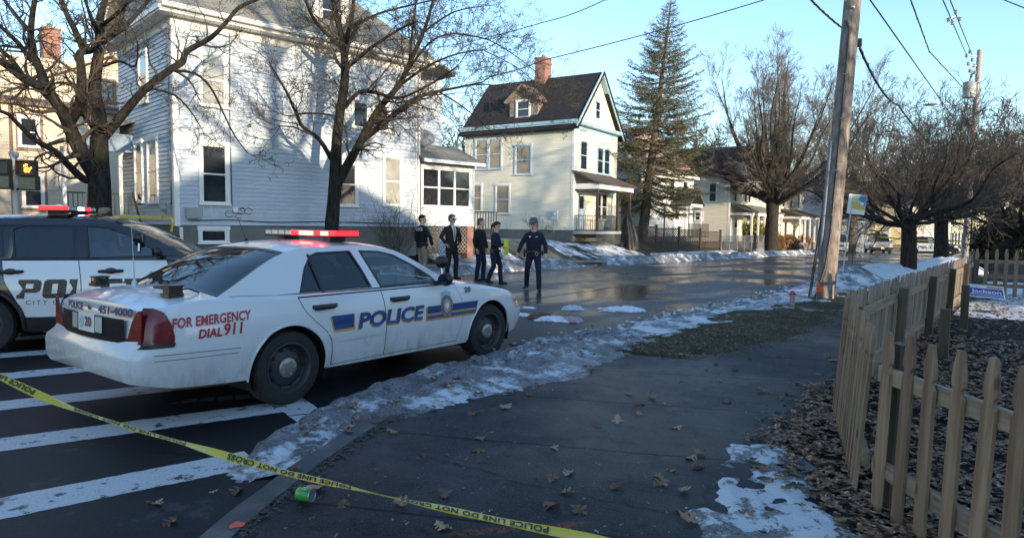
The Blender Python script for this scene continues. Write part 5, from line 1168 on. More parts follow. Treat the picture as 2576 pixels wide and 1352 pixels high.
    def text(s, txt, x, z, size, off, bold=0, shear=0, space=1, mi=0, mb=None, fit=None, sg=-1, slope=0):
        V, F, wd = text_mesh(txt, size, bold, shear, space); k = (fit/wd if fit else 1)
        mb = mb or MB(); return mb.add([((x+sg*-1*a*k), sg*(s.w(x+sg*-1*a*k, z+b+slope*a)+off), z+b+slope*a*k) for a, b in V], F, mi)
    def seam(s, mb, pts, off=.0015, w=.007, sg=-1):
        P = []
        for (a, b), (c, d) in zip(pts, pts[1:]):
            n = max(2, int(math.hypot(c-a, d-b)/.05)); P += [(a+(c-a)*i/n, b+(d-b)*i/n) for i in range(n)]
        P.append(pts[-1]); V = []
        for i, (a, b) in enumerate(P):
            c, d = P[min(i+1, len(P)-1)]; e, f = P[max(i-1, 0)]; l = math.hypot(c-e, d-f) or 1; nx, nz = -(d-f)/l*w/2, (c-e)/l*w/2
            for k in (1, -1): x, z = a+nx*k, b+nz*k; V.append((x+s.dx(x, z), sg*(s.w(x, z)+off), z))
        return mb.add(V, [(2*i, 2*i+1, 2*i+3, 2*i+2) for i in range(len(P)-1)])
    def greenhouse(s, roofm, pillarm, wins, glassm, ws_x, rw_x, crown=.045, front_glass=None, rear_glass=None):
        """side frames with openings, panes, roof, windscreen and rear glass"""
        S = s.S; n = 40; xs = list(np.linspace(s.gx0, s.gx1, n)); base = S['gbase']
        outer = [(x, s.g(x)) for x in xs]+[(x, base(x)) for x in reversed(xs[1:-1])]
        for sg in (-1, 1):
            f = lambda a, b, t, sg=sg: (a, sg*(s.gy(a, b)-t), b)
            mb = MB(); mb.prism(outer, f, 0, .03, holes=wins); fr = mb.build('window_frame', pillarm, s.o, 40)
            for i, wd in enumerate(wins):
                g = MB(); cx = sum(p[0] for p in wd)/len(wd); cz = sum(p[1] for p in wd)/len(wd)
                g.prism([(cx+(a-cx)*1.02, cz+(b-cz)*1.02) for a, b in wd], f, .008, .012); g.build('side_window', glassm[i] if isinstance(glassm, list) else glassm, s.o)
                r = MB(); m = len(wd)
                for k in range(m):
                    a, b = wd[k], wd[(k+1) % m]; ins = lambda p, q: (cx+(p[0]-cx)*q, cz+(p[1]-cz)*q); qa = .93
                    q4 = [f(*a, -.003), f(*b, -.003), f(*ins(b, qa), -.003), f(*ins(a, qa), -.003)]; r.quad(*q4)
                r.build('window_seal', trim_black, fr)
        def top(x0, x1, name, m, k, out=.0):
            V = []; F = []; cols = 17; xx = list(np.linspace(x0, x1, k))
            for x in xx:
                ze = s.g(x); ye = s.gy(x, ze); roofy = rw_x <= x <= ws_x; ex = 3.0 if roofy else 2.0
                slope = abs(s.g(x+.03)-s.g(x-.03))/.06; cr = crown/(1+1.2*slope)
                for j in range(cols):
                    u = -1+2*j/(cols-1); y = ye*math.copysign(abs(u)**.85, u); lift = cr*(1-abs(u)**ex)
                    bul = .10*(1-u*u)*min(1, slope)*(1 if x > .8 else -1); V.append((x+bul, y, ze+lift+out))
            for i in range(k-1):
                for j in range(cols-1): q = i*cols+j; F.append((q, q+1, q+cols+1, q+cols))
            return mesh_obj(name, V, F, m, parent=s.o, smooth=50)
        top(rw_x, ws_x, 'roof', roofm, 24); top(ws_x, s.gx1-.005, 'windscreen', front_glass or glass_clear, 12); top(s.gx0+.005, rw_x, 'rear_window', rear_glass or glass_clear, 12)
        for x0, x1 in ((rw_x-.02, rw_x+.03), (ws_x-.03, ws_x+.02)):
            b = MB()
            for y in range(16):
                u0, u1 = -1+y/8, -1+(y+1)/8; q = []
                for x, u in ((x0, u0), (x1, u0), (x1, u1), (x0, u1)):
                    ze = s.g(x); slope = abs(s.g(x+.03)-s.g(x-.03))/.06; q.append((x+.10*(1-u*u)*min(1, slope)*(1 if x > .8 else -1), s.gy(x, ze)*math.copysign(abs(u)**.85, u), ze+crown/(1+1.2*slope)*(1-abs(u)**2.5)+.004))
                b.quad(*q)
            b.build('glass_seal', trim_black, s.o)
    def wheels(s, rad=.345, wid=.22, rimr=.225, style='police', steer=0):
        S = s.S; n = 36; mats_done = None
        for ax in S['axles']:
            for sg in (-1, 1):
                y = sg*(s.plan(ax)*.975-wid/2-S.get('inset', .0)); w = thing('wheel', None, None, (ax, y, rad*.985)); w.parent = s.o; w.rotation_euler = (0, 0, (0 if sg < 0 else PI)+(steer if ax > 1 else 0))
                h = wid/2; t = MB(); t.lathe([(rimr, h*.8), (rimr+.01, h*.95), (rad*.86, h*1.0), (rad*.95, h*.9), (rad*.985, h*.62), (rad, h*.55), (rad, -h*.55), (rad*.96, -h*.9), (rimr, -h*.9), (rimr, h*.8)], ax='y', n=n, flip=True)
                for i in range(48):
                    a = 2*PI*i/48; t.bar((rad*.985*math.cos(a), -h*.88, rad*.985*math.sin(a)), (rad*1.002*math.cos(a+.03), h*.0, rad*1.002*math.sin(a+.03)), .012, .012)
                tm = t.build('tyre', rubber, w, 45)
                tm.scale = (1, -1, 1)
                r = MB(); r.lathe([(rimr, -h*.82), (rimr*1.03, -h*.96), (rimr*.97, -h*.98), (rimr*.90, -h*.80), (rimr*.86, -h*.42), (rimr*.78, -h*.36), (rimr*.62, -h*.56), (rimr*.40, -h*.60), (0.0, -h*.58)], ax='y', n=n)
                for i in range(10):
                    a = 2*PI*i/10; c = (rimr*.72*math.cos(a), -h*.475, rimr*.72*math.sin(a)); r.lathe([(0, -.005), (.017, -.005), (.017, .004)], c, 'y', 10, 1)
                rm = r.build('rim', [rim_black if style == 'police' else steel, gap_black], w, 40)
                c = MB(); c.lathe([(rimr*.40, -h*.58), (rimr*.395, -h*.74), (rimr*.34, -h*.84), (rimr*.16, -h*.86), (0, -h*.86)], ax='y', n=28)
                for i in range(5): a = 2*PI*i/5; c.ball((rimr*.27*math.cos(a), -h*.83, rimr*.27*math.sin(a)), (.014, .01, .014), 8, 5)
                c.build('hubcap', hub_grey if style == 'police' else chrome, w, 40)
    def mirror_handle(s, mx, mz, handles, m=trim_black):
        for sg in (-1, 1):
            b = MB(); y = s.w(mx, mz-.1); b.tube([(mx, sg*(y-.06), mz), (mx+.01, sg*(y+.06), mz+.02)], .025, 8); b.ball((mx+.02, sg*(y+.10), mz+.05), (.055, .095, .078), 14, 9); o = b.build('wing_mirror', m, s.o, 60)
            g = MB(); g.prism([(math.cos(t)*.075, math.sin(t)*.06) for t in lin(0, 5.9, 14)], lambda a, c, t: (mx-.034-t, sg*(y+.10+a), mz+.05+c), 0, .004); g.build('mirror_glass', plain('mirror_dark', (.10, .11, .13), .08, .1, metal=1), o)
def seats(car, xs, zseat, zb, y=.36, hz=.18):
    for x in xs:
        for sg in (-1, 1):
            b = MB(); b.tube([(x, sg*y, zseat), (x-.05, sg*y, zseat+.35), (x-.12, sg*y, zb)], [(.05, .22), (.06, .23), (.05, .2)], 10); b.tube([(x-.12, sg*y, zb-.02), (x-.14, sg*y, zb+.05)], .02, 6); b.ball((x-.14, sg*y, zb+.05+hz/2), (.05, .13, hz/2), 12, 8); b.build('seat', seat_grey, car.o, 60)
def steering(car, x, y, z):
    b = MB(); c = Vector((x, y, z)); b.tube([c+Vector((.09*math.sin(t)*.5, .19*math.cos(t), .17*math.sin(t))) for t in lin(0, 2*PI, 22)], .015, 7); b.tube([c, c+Vector((.3, 0, -.12))], .03, 8); b.tube([c+Vector((0, -.18, 0)), c+Vector((0, .18, 0))], .02, 6); b.build('steering_wheel', trim_black, car.o, 60)
def spot_lamp(car, p, m=trim_black):
    b = MB(); b.lathe([(0, .10), (.05, .09), (.085, .05), (.095, -.02), (.09, -.05), (.07, -.055)], (0, 0, 0), 'x', 20); o = b.build('spot_lamp', m, car.o, 50); o.location = p; o.scale = (.8, .8, .8); o.rotation_euler = (0, 0, PI); g = MB(); g.lathe([(0, -.05), (.08, -.052)], (0, 0, 0), 'x', 20); g.build('lamp_glass', lens_clear, o); s_ = MB(); s_.tube([(0, 0, -.09), (0, .03, -.22)], .016, 8); s_.build('stalk', chrome, o, 60)
def light_bar(car, x, z, L, dep, h, lit, mount=.05):
    o = thing('light_bar', None, None, (x, 0, z)); o.parent = car.o; n = 10
    b = MB(); b.prism([(-dep/2, 0), (-dep/2-.01, h*.25), (dep/2+.01, h*.25), (dep/2, 0)], lambda a, c, t: (a, t, c), -L/2, L/2); b.prism([(-dep/2-.005, h*.92), (-dep*.42, h*1.08), (dep*.42, h*1.08), (dep/2+.005, h*.92)], lambda a, c, t: (a, t, c), -L/2-.005, L/2+.005, 1); b.build('lamp_housing', [trim_black, lit['cap']], o)
    for sg in (-1, 1): m = MB(); m.box((-.1, sg*L*.33-.06, -mount), (.1, sg*L*.33+.06, .0)); m.build('mount', trim_black, o)
    for i in range(n):
        y0, y1 = -L/2+L*i/n, -L/2+L*(i+1)/n; m = MB(); m.box((-dep/2-.004, y0+.008, h*.26), (dep/2+.004, y1-.008, h*.92)); m.build('lamp_lens', lit['seq'][i], o)

# ---------------------------------------------------------------- white police sedan in the foreground
S = dict(plan=[(-1.36, .80), (-1.32, .865), (-1.2, .915), (-.9, .955), (-.3, .98), (.6, .985), (1.6, .985), (2.4, .985), (2.9, .98), (3.3, .955), (3.6, .895), (3.78, .80), (3.86, .70), (3.90, .58)],
    prof=[(.15, .90), (.28, .945), (.40, .975), (.55, .995), (.62, 1.0), (.66, .992), (.75, .99), (.85, .975), (.95, .95), (1.05, .92)],
    top=[(-1.36, .955), (-1.2, .985), (-.9, 1.02), (-.5, 1.03), (0, 1.01), (1, .995), (2.0, .985), (2.4, .965), (2.9, .91), (3.4, .82), (3.7, .74), (3.90, .66)],
    bot=[(-1.36, .40), (-1.1, .34), (-.5, .30), (.5, .27), (2.4, .25), (3.3, .27), (3.9, .30)], rear=[(.3, .12), (.38, .04), (.46, .0), (.62, .0), (.66, .02), (.69, .07), (.72, .10), (.90, .12), (.97, .15), (1.1, .2)],
    front=[(.2, .14), (.32, .05), (.45, 0), (.55, .01), (.60, .06), (.72, .14), (.85, .3)], axles=(0, 2.913), arch_r=.405, arch_z=.33, crown=lambda x: .055 if x < 0 or x > 2.3 else .03,
    glass_line=[(-.66, 1.015), (-.45, 1.12), (-.15, 1.275), (.05, 1.36), (.25, 1.41), (.6, 1.435), (1.0, 1.435), (1.4, 1.405), (1.6, 1.355), (1.85, 1.23), (2.15, 1.075), (2.38, .955)],
    gbase=tab([(-.66, 1.005), (0, .985), (2.0, .955), (2.38, .945)]), gw=(.885, .50, .98, .2, 1.3), mats=[car_white, interior, trim_black])
CR = Car('police_sedan', 'white police sedan with lit red light bar parked on the crosswalk', (-6.302, 3.728, -.012), PI/2, S); CRO = CR.o
CR.body(lambda x, z, i: 0, 1)
w_r = [(.17, 1.015), (.30, 1.24), (.41, 1.355), (.5, 1.382), (.92, 1.39), (1.0, 1.2), (1.06, 1.01)]; w_f = [(1.17, 1.005), (1.10, 1.2), (1.03, 1.39), (1.3, 1.378), (1.50, 1.335), (1.75, 1.215), (1.97, 1.085), (2.06, 1.0)]
CR.greenhouse(car_white, car_white, [w_r, w_f], [glass_dark, glass_clear], 1.52, .10, .05, rear_glass=glass_rear)
CR.wheels(.345, .235, .232, steer=R(-3))
# doors with dark shut lines, handles and mouldings
for sg in (-1, 1):
    rl = tab([(.30, .47), (.45, .47), (.55, .455), (.65, .39), (.75, .27), (.85, .17), (.98, .11)]); rh = tab([(.3, 1.145), (.6, 1.15), (.85, 1.14), (.98, 1.115)])
    fl = lambda z: rh(z)+.010; fh = tab([(.3, 2.30), (.6, 2.37), (.8, 2.36), (.96, 2.26)])
    g = MB(); CR.patch(g, lambda z: rl(z)-.007, lambda z: fh(z)+.007, .295, .985, .0012, sg, 14, 24); g.build('shut_line', gap_black, CRO)
    for nm, a, b, hx in (('rear', rl, rh, .40), ('front', fl, fh, 1.38)):
        d = MB(); CR.patch(d, a, b, .302, .972, .0035, sg, 16, 12); do = d.build('door', car_white, CRO, 60)
        h = MB(); y = CR.w(hx, .87); h.tube([(hx-.13, sg*(y+.004), .868), (hx-.12, sg*(y+.03), .87), (hx+.08, sg*(y+.032), .874), (hx+.12, sg*(y+.006), .873)], [(.020, .012), (.024, .014), (.024, .014), (.018, .01)], 10); h.box((hx-.15, sg*(y-.005), .845), (hx+.14, sg*(y+.006), .895)); h.build('handle', trim_black, do, 50)
        ml = MB(); x0, x1 = (.52, 1.12) if nm == 'rear' else (1.18, 1.20)
        if nm == 'rear': CR.patch(ml, x0, x1, .525, .585, .013, sg, 3, 8); ml.build('side_moulding', car_white, do, 40)
    c = MB(); CR.patch(c, .12, 2.12, .978, .992, .012, sg, 1, 20, fn=lambda x, z: CR.gy(x, z)+.0); c.build('belt_chrome', chrome, CRO)
    f = MB(); CR.patch(f, lambda z: 1.075+(1.0-z)*-.0, lambda z: 1.105, 1.0, 1.39, .004, sg, 4, 1, fn=lambda x, z: CR.gy(x, z)); 
    f = MB(); CR.seam(f, [(-.24, .655), (-.45, .665), (-.9, .675), (-1.15, .68), (-1.30, .68)], .001, .006, sg); CR.seam(f, [(-.50, .60), (-1.2, .62)], .001, .006, sg); CR.seam(f, [(-.52, .56), (-1.2, .575)], .001, .006, sg); f.build('bumper_seam', plain('dirty_groove', (.16, .15, .13), .8, .2), CRO)
    # sail panel seam between roof and quarter
    # window pillar bar of the rear door
    p = MB(); p.quad(*[(a, sg*(CR.gy(a, z)+.004), z) for a, z in ((.42, 1.0), (.455, 1.0), (.40, 1.375), (.37, 1.36))]); p.build('window_divider', trim_black, CRO)
    # arch lips
    for ax in S['axles']:
        l = MB(); pts = []
        for t in np.linspace(-.12, PI+.12, 26): x, z = ax+.412*math.cos(t), .33+.412*math.sin(t); pts.append((x, sg*(CR.w(x, max(.25, z))+.002), z))
        l.tube(pts, .012, 6); l.build('arch_lip', car_white, CRO, 60)
    # lamps
    t = MB(); CR.patch(t, tab([(.70, -1.36), (1.0, -1.36)]), tab([(.70, -1.08), (.78, -1.09), (.86, -1.12), (.92, -1.165), (.96, -1.225), (.985, -1.31)]), .705, .985, .006, sg, 9, 8); tl = t.build('tail_light', lens_red, CRO, 60)
    t = MB(); t.prism([(.63, .712), (.835, .70), (.835, .972), (.80, .968), (.76, .94), (.71, .875), (.665, .79)], lambda a, b, k: (-1.262+.02*(b-.7)+.10*max(0, a-.7)**1.0-k, sg*a, b), 0, .012); t.build('lens', lens_red, tl)
    t = MB(); CR.patch(t, -1.34, -1.07, .675, .707, .010, sg, 2, 6); t.build('lamp_trim', trim_black, tl)
    t = MB(); CR.patch(t, tab([(.58, 3.54), (.74, 3.42)]), tab([(.58, 3.80), (.74, 3.76)]), .585, .735, .006, sg, 5, 6); hl = t.build('headlight', lens_clear, CRO, 60)
    t = MB(); CR.patch(t, tab([(.6, 3.55), (.72, 3.5)]), tab([(.6, 3.72), (.72, 3.62)]), .61, .70, .010, sg, 3, 4); t.build('marker_lamp', lens_amber, hl)
CR.mirror_handle(1.98, 1.0, []); spot_lamp(CR, (2.05, -.93, 1.24)); spot_lamp(CR, (2.05, .93, 1.24))
# tail: black panel, plate, reversing lamps, lettering on the boot edge
tx = lambda z: -1.262+.02*(z-.7)
rp = lambda a, b, k: (tx(b)-k-.045*(1-(a/.62)**2), -a, b)
def rearpatch(name, m, a0, a1, z0, z1, k, parent=None):
    b = MB(); n = 10; V = []; F = []
    for j in range(n+1):
        for z in (z0, z1): V.append(rp(a0+(a1-a0)*j/n, z, k))
    for j in range(n): F.append((2*j, 2*j+2, 2*j+3, 2*j+1))
    b.add(V, F); return b.build(name, m, parent or CRO, 40)
panel_black = plain('tail_panel_black', (.008, .009, .014), .6, .1, spec=.15); rearpatch('tail_panel', panel_black, -.60, .60, .735, .885, .016); rearpatch('tail_strip', panel_black, -.80, .80, .692, .735, .012); lp = rearpatch('licence_plate', white_plate, -.155, .155, .74, .90, .022)
for sg in (-1, 1): rearpatch('reversing_lamp', lens_clear, sg*.17, sg*.29, .75, .88, .024)
def rear_text(txt, a, z, size, m, bold, k, parent, fit=None, shear=0, space=1, name='lettering'):
    V, F, wd = text_mesh(txt, size, bold, shear, space); q = fit/wd if fit else 1; b = MB(); b.add([rp(a+x*q, z+y, k) for x, y in V], F); return b.build(name, m, parent)
rear_text('20', -.01, .785, .11, dec_gold, .004, .0235, lp, .125); rear_text('20', -.02, .79, .11, dec_blue, .003, .0245, lp, .125)
b = MB(); b.prism([(-.085+.045*math.cos(t), .815+.055*math.sin(t)) for t in lin(0, 6, 16)], lambda x, y, t: rp(x, y, .0235+t), 0, .001); b.build('plate_seal', plain('pale_seal', (.42, .47, .55), .5, .2, 60), lp)
LZ = .915
lidm = MB()
for m, dx_, dz, k in ((dec_gold, .008, -.006, .0105), (dec_blue, 0, 0, .012)):
    rear_text('POLICE', -.44+dx_, LZ+dz, .085, m, .003, k, CRO, .36); rear_text('451-4000', .20+dx_, LZ+dz, .085, m, .0035, k, CRO, .50, .15)
b = MB(); b.prism([(.06+.04*math.cos(t), LZ+.028+.018*math.sin(t)) for t in lin(0, 6, 16)], lambda x, y, t: rp(x, y, .011+t), 0, .004); b.build('oval_badge', chrome, CRO)
# side lettering and bands
def side_dec(fn, name, m, label=None):
    b = MB(); fn(b); o = b.build(name, m, CRO); 
    if label: o['label'] = label
O1, O2, O3_ = .0055, .0068, .0082
for sg in (-1, 1):
    side_dec(lambda b: CR.patch(b, lambda z: .50-(z-.62)*.22-.03, lambda z: .735, .615, .768, O1, sg, 3, 6), 'gold_band', dec_gold); side_dec(lambda b: (CR.patch(b, lambda z: 1.735+(z-.6)*.1, lambda z: 2.585+(z-.6)*.35, .590, .745, O1, sg, 3, 14)), 'gold_band', dec_gold)
    side_dec(lambda b: CR.patch(b, lambda z: .51-(z-.62)*.22-.02, lambda z: .715+(z-.62)*.12, .640, .775, O2, sg, 3, 6), 'blue_band', dec_blue); side_dec(lambda b: (CR.patch(b, lambda z: 1.76+(z-.6)*.1, lambda z: 2.60+(z-.6)*.35, .612, .752, O2, sg, 3, 14)), 'blue_band', dec_blue)
    x0 = .775 if sg < 0 else 1.73
    side_dec(lambda b: CR.text('POLICE', x0-.012*-sg, .613, .215, O1, .008, .2, 1.0, 0, b, .95, sg), 'lettering', dec_gold); side_dec(lambda b: CR.text('POLICE', x0, .627, .205, O2, .008, .2, 1.0, 0, b, .95, sg), 'lettering', dec_blue)
    a0 = -1.06 if sg < 0 else -.36
    side_dec(lambda b: CR.text('FOR EMERGENCY', a0, .822, .108, O1, .0035, .2, 1.05, 0, b, .68, sg, .02), 'lettering', dec_red); side_dec(lambda b: CR.text('DIAL', a0+.20*-sg, .722, .10, O1, .0035, .2, 1.05, 0, b, .20, sg), 'lettering', dec_red); side_dec(lambda b: CR.text('911', a0+.42*-sg, .725, .135, O1, .004, .2, 1.05, 0, b, .17, sg), 'lettering', dec_red)
    n0 = 2.42 if sg < 0 else 2.54
    side_dec(lambda b: CR.text('20', n0+.008, .862, .085, O1, .004, .15, 1, 0, b, .115, sg), 'lettering', dec_gold); side_dec(lambda b: CR.text('20', n0, .867, .085, O2, .003, .15, 1, 0, b, .115, sg), 'lettering', dec_blue)
    def ell(b, a, c, rx, rz, o, n=30, zz=None): b.prism([(a+rx*math.cos(t), c+rz*math.sin(t)) for t in lin(0, 2*PI*(n-1)/n, n)], lambda x, z, t: (x, sg*(CR.w(x, z)+o+t), z), 0, .0004)
    b = MB(); ell(b, 2.09, .735, .105, .135, .0085); sl_ = b.build('city_seal', dec_blue, CRO)
    b = MB(); ell(b, 2.09, .735, .098, .127, .0095); b.build('seal_ring', dec_gold, sl_); b = MB(); ell(b, 2.09, .735, .090, .118, .0102); b.build('seal_band', dec_blue, sl_); b = MB(); ell(b, 2.09, .735, .062, .085, .0109); b.build('seal_centre', plain('seal_tan', (.34, .33, .25), .5, .2, 60), sl_)
    b = MB()
    for i in range(26):
        t = 2*PI*i/26; ell(b, 2.09+.077*math.cos(t), .735+.102*math.sin(t), .0055, .009, .0112, 5)
    b.build('seal_letters', dec_gold, sl_)
    b = MB(); b.prism([(-.03, .03), (.03, .03), (.028, -.015), (0, -.042), (-.028, -.015)], lambda x, z, t: (2.09+x, sg*(CR.w(2.09, .74)+.0118+t), .738+z), 0, .0005); b.build('seal_shield', white_plate, sl_)
    b = MB(); b.prism([(-.07, .10), (-.085, .15), (0, .175), (.085, .15), (.07, .10), (0, .125)], lambda x, z, t: (2.09+x, sg*(CR.w(2.09+x, .74+z)+.0108+t), .738+z), 0, .0005); b.build('seal_crest', dec_lblue, sl_)
# light bar, aerials, plate-reader cameras, interior
seq = [lamp_red, lamp_hot, lamp_red, lamp_hot, lamp_hot, lamp_red, lamp_white, lamp_white, lamp_white, lamp_white]
light_bar(CR, .94, 1.525, 1.24, .30, .064, dict(cap=plain('red_cap', (.18, .02, .025), .3, .1), seq=seq), .05)
b = MB(); b.lathe([(0, .03), (.02, .02), (.03, 0)], (.35, .30, 1.475), n=12); b.tube([(.35, .30, 1.48), (.28, .34, 1.72)], [.004, .002], 5); b.build('aerial', trim_black, CRO, 60)
b = MB(); b.lathe([(.03, 1.055), (.025, 1.09), (.012, 1.12)], (-.72, .46, 0), n=12); b.tube([(-.72, .46, 1.1), (-.74, .46, 1.75)], [.005, .0025], 6); b.build('aerial', steel, CRO, 60)
for y, sg in ((-.62, 1), (.78, -1)):
    o = thing('plate_reader_camera', None, None, (-.90, y, 1.045)); o.parent = CRO; o.scale = (.72, .72, .72)
    b = MB(); b.box((-.09, -.09, 0), (.09, .11, .035)); b.box((-.075, -.075, .03), (.085, .075, .125)); b.box((-.085, -.085, .115), (.1, .085, .13)); b.build('camera_case', trim_black, o)
    b = MB(); b.tube([(0, .07*1, .09), (-.02, .2, .092), (-.04, .34, .092)] if sg > 0 else [(0, -.07, .09), (.02, -.16, .09)], [.02, .024, .02] if sg > 0 else .03, 10); b.tube([(.08, .0, .07), (.2, .02, .075), (.32, .0, .02)], .009, 6); b.build('camera_arm', blackp, o, 60)
    if sg < 0: b = MB(); b.box((-.078, -.03, .07), (-.074, .05, .11)); b.build('warning_sticker', plain('sticker_yellow', (.6, .4, .03), .5, .1), o)
seats(CR, [1.25], .62, 1.16); b = MB(); b.tube([(.12, -.55, .7), (.0, -.55, 1.08)], [(.06, .2), (.05, .2)], 8); b.box((-.12, -.62, .8), (.02, .62, 1.10)); b.build('rear_bench', seat_grey, CRO)
b = MB()
for i in range(5): b.tube([(.62, -.62+.0, 1.02+.08*i), (.62, .62, 1.02+.08*i)], .008, 5)
for y in (-.6, -.3, 0, .3, .6): b.tube([(.62, y, .9), (.62, y*.95, 1.40)], .008, 5)
b.build('cage', trim_black, CRO, 60)
b = MB(); b.box((2.0, -.74, .93), (2.28, .74, 1.0)); b.box((1.92, -.2, .85), (2.05, .2, 1.0)); b.build('dashboard', interior, CRO); steering(CR, 1.75, .38, 1.0)
b = MB(); b.tube([(1.8, -.1, 1.0), (1.78, -.12, 1.1)], .015, 6); b.box((1.72, -.2, 1.08), (1.77, .02, 1.13)); b.build('console_mount', trim_black, CRO)

# ---------------------------------------------------------------- black and white police SUV at the left edge
SV = dict(plan=[(-.95, .78), (-.9, .86), (-.75, .93), (-.4, .97), (.2, .985), (1, .985), (2.4, .985), (3.0, .97), (3.4, .91), (3.6, .83), (3.72, .70), (3.76, .55)],
    prof=[(.15, .90), (.35, .97), (.5, .985), (.75, 1.0), (.95, .985), (1.1, .955), (1.25, .92)],
    top=[(-.95, 1.12), (-.6, 1.17), (0, 1.18), (1, 1.18), (2.0, 1.165), (2.5, 1.12), (3.0, 1.07), (3.4, .99), (3.76, .84)],
    bot=[(-.95, .42), (-.5, .34), (0, .28), (2.8, .26), (3.4, .28), (3.76, .34)], rear=[(.3, .06), (.5, 0), (.7, .02), (1.2, .1)], front=[(.2, .12), (.4, .0), (.6, 0), (.8, .08), (1.1, .3)], axles=(0, 2.86), arch_r=.45, arch_z=.36, shoulder=.02, crown=lambda x: .07 if x > 2.1 else .03,
    glass_line=[(-.86, 1.2), (-.7, 1.42), (-.5, 1.58), (-.2, 1.655), (.3, 1.685), (.9, 1.69), (1.3, 1.665), (1.6, 1.59), (1.9, 1.45), (2.25, 1.255), (2.42, 1.15)], gbase=tab([(-.86, 1.15), (2.42, 1.13)]), gw=(.90, .42, 1.18, 0, 1.3), mats=[car_black, interior, trim_black, car_white])
BLOCK = dict(P=([(0, 0), (.34, 0), (.34, .30), (.8, .30), (.95, .38), (1, .5), (1, .82), (.95, .93), (.82, 1), (0, 1)], [(.34, .53), (.66, .53), (.66, .78), (.34, .78)]), O=([(.15, 0), (.85, 0), (.96, .07), (1, .18), (1, .82), (.96, .93), (.85, 1), (.15, 1), (.04, .93), (0, .82), (0, .18), (.04, .07)], [(.38, .24), (.62, .24), (.62, .76), (.38, .76)]),
    L=([(0, 0), (.85, 0), (.85, .26), (.36, .26), (.36, 1), (0, 1)], None), I=([(0, 0), (.37, 0), (.37, 1), (0, 1)], None), C=([(.15, 0), (.95, 0), (.95, .26), (.4, .26), (.4, .74), (.95, .74), (.95, 1), (.15, 1), (.04, .93), (0, .82), (0, .18), (.04, .07)], None), E=([(0, 0), (.9, 0), (.9, .24), (.36, .24), (.36, .4), (.82, .4), (.82, .6), (.36, .6), (.36, .76), (.9, .76), (.9, 1), (0, 1)], None))
def block_police(C, mb, x0, z0, width, h, off, sg):
    """heavy slanted block capitals following the door"""
    k = width/5.55; a = 0
    for ch in 'POLICE':
        poly, hole = BLOCK[ch]; f = lambda x, z, t, a=a: (lambda xx, zz: (xx, sg*(C.w(xx, zz)+off+t), zz))(x0-sg*((a+x)*k+z*h*.14), z0+z*h)
        mb.prism(poly, f, 0, .0004, holes=[hole] if hole else ()); a += max(p[0] for p in poly)+.09
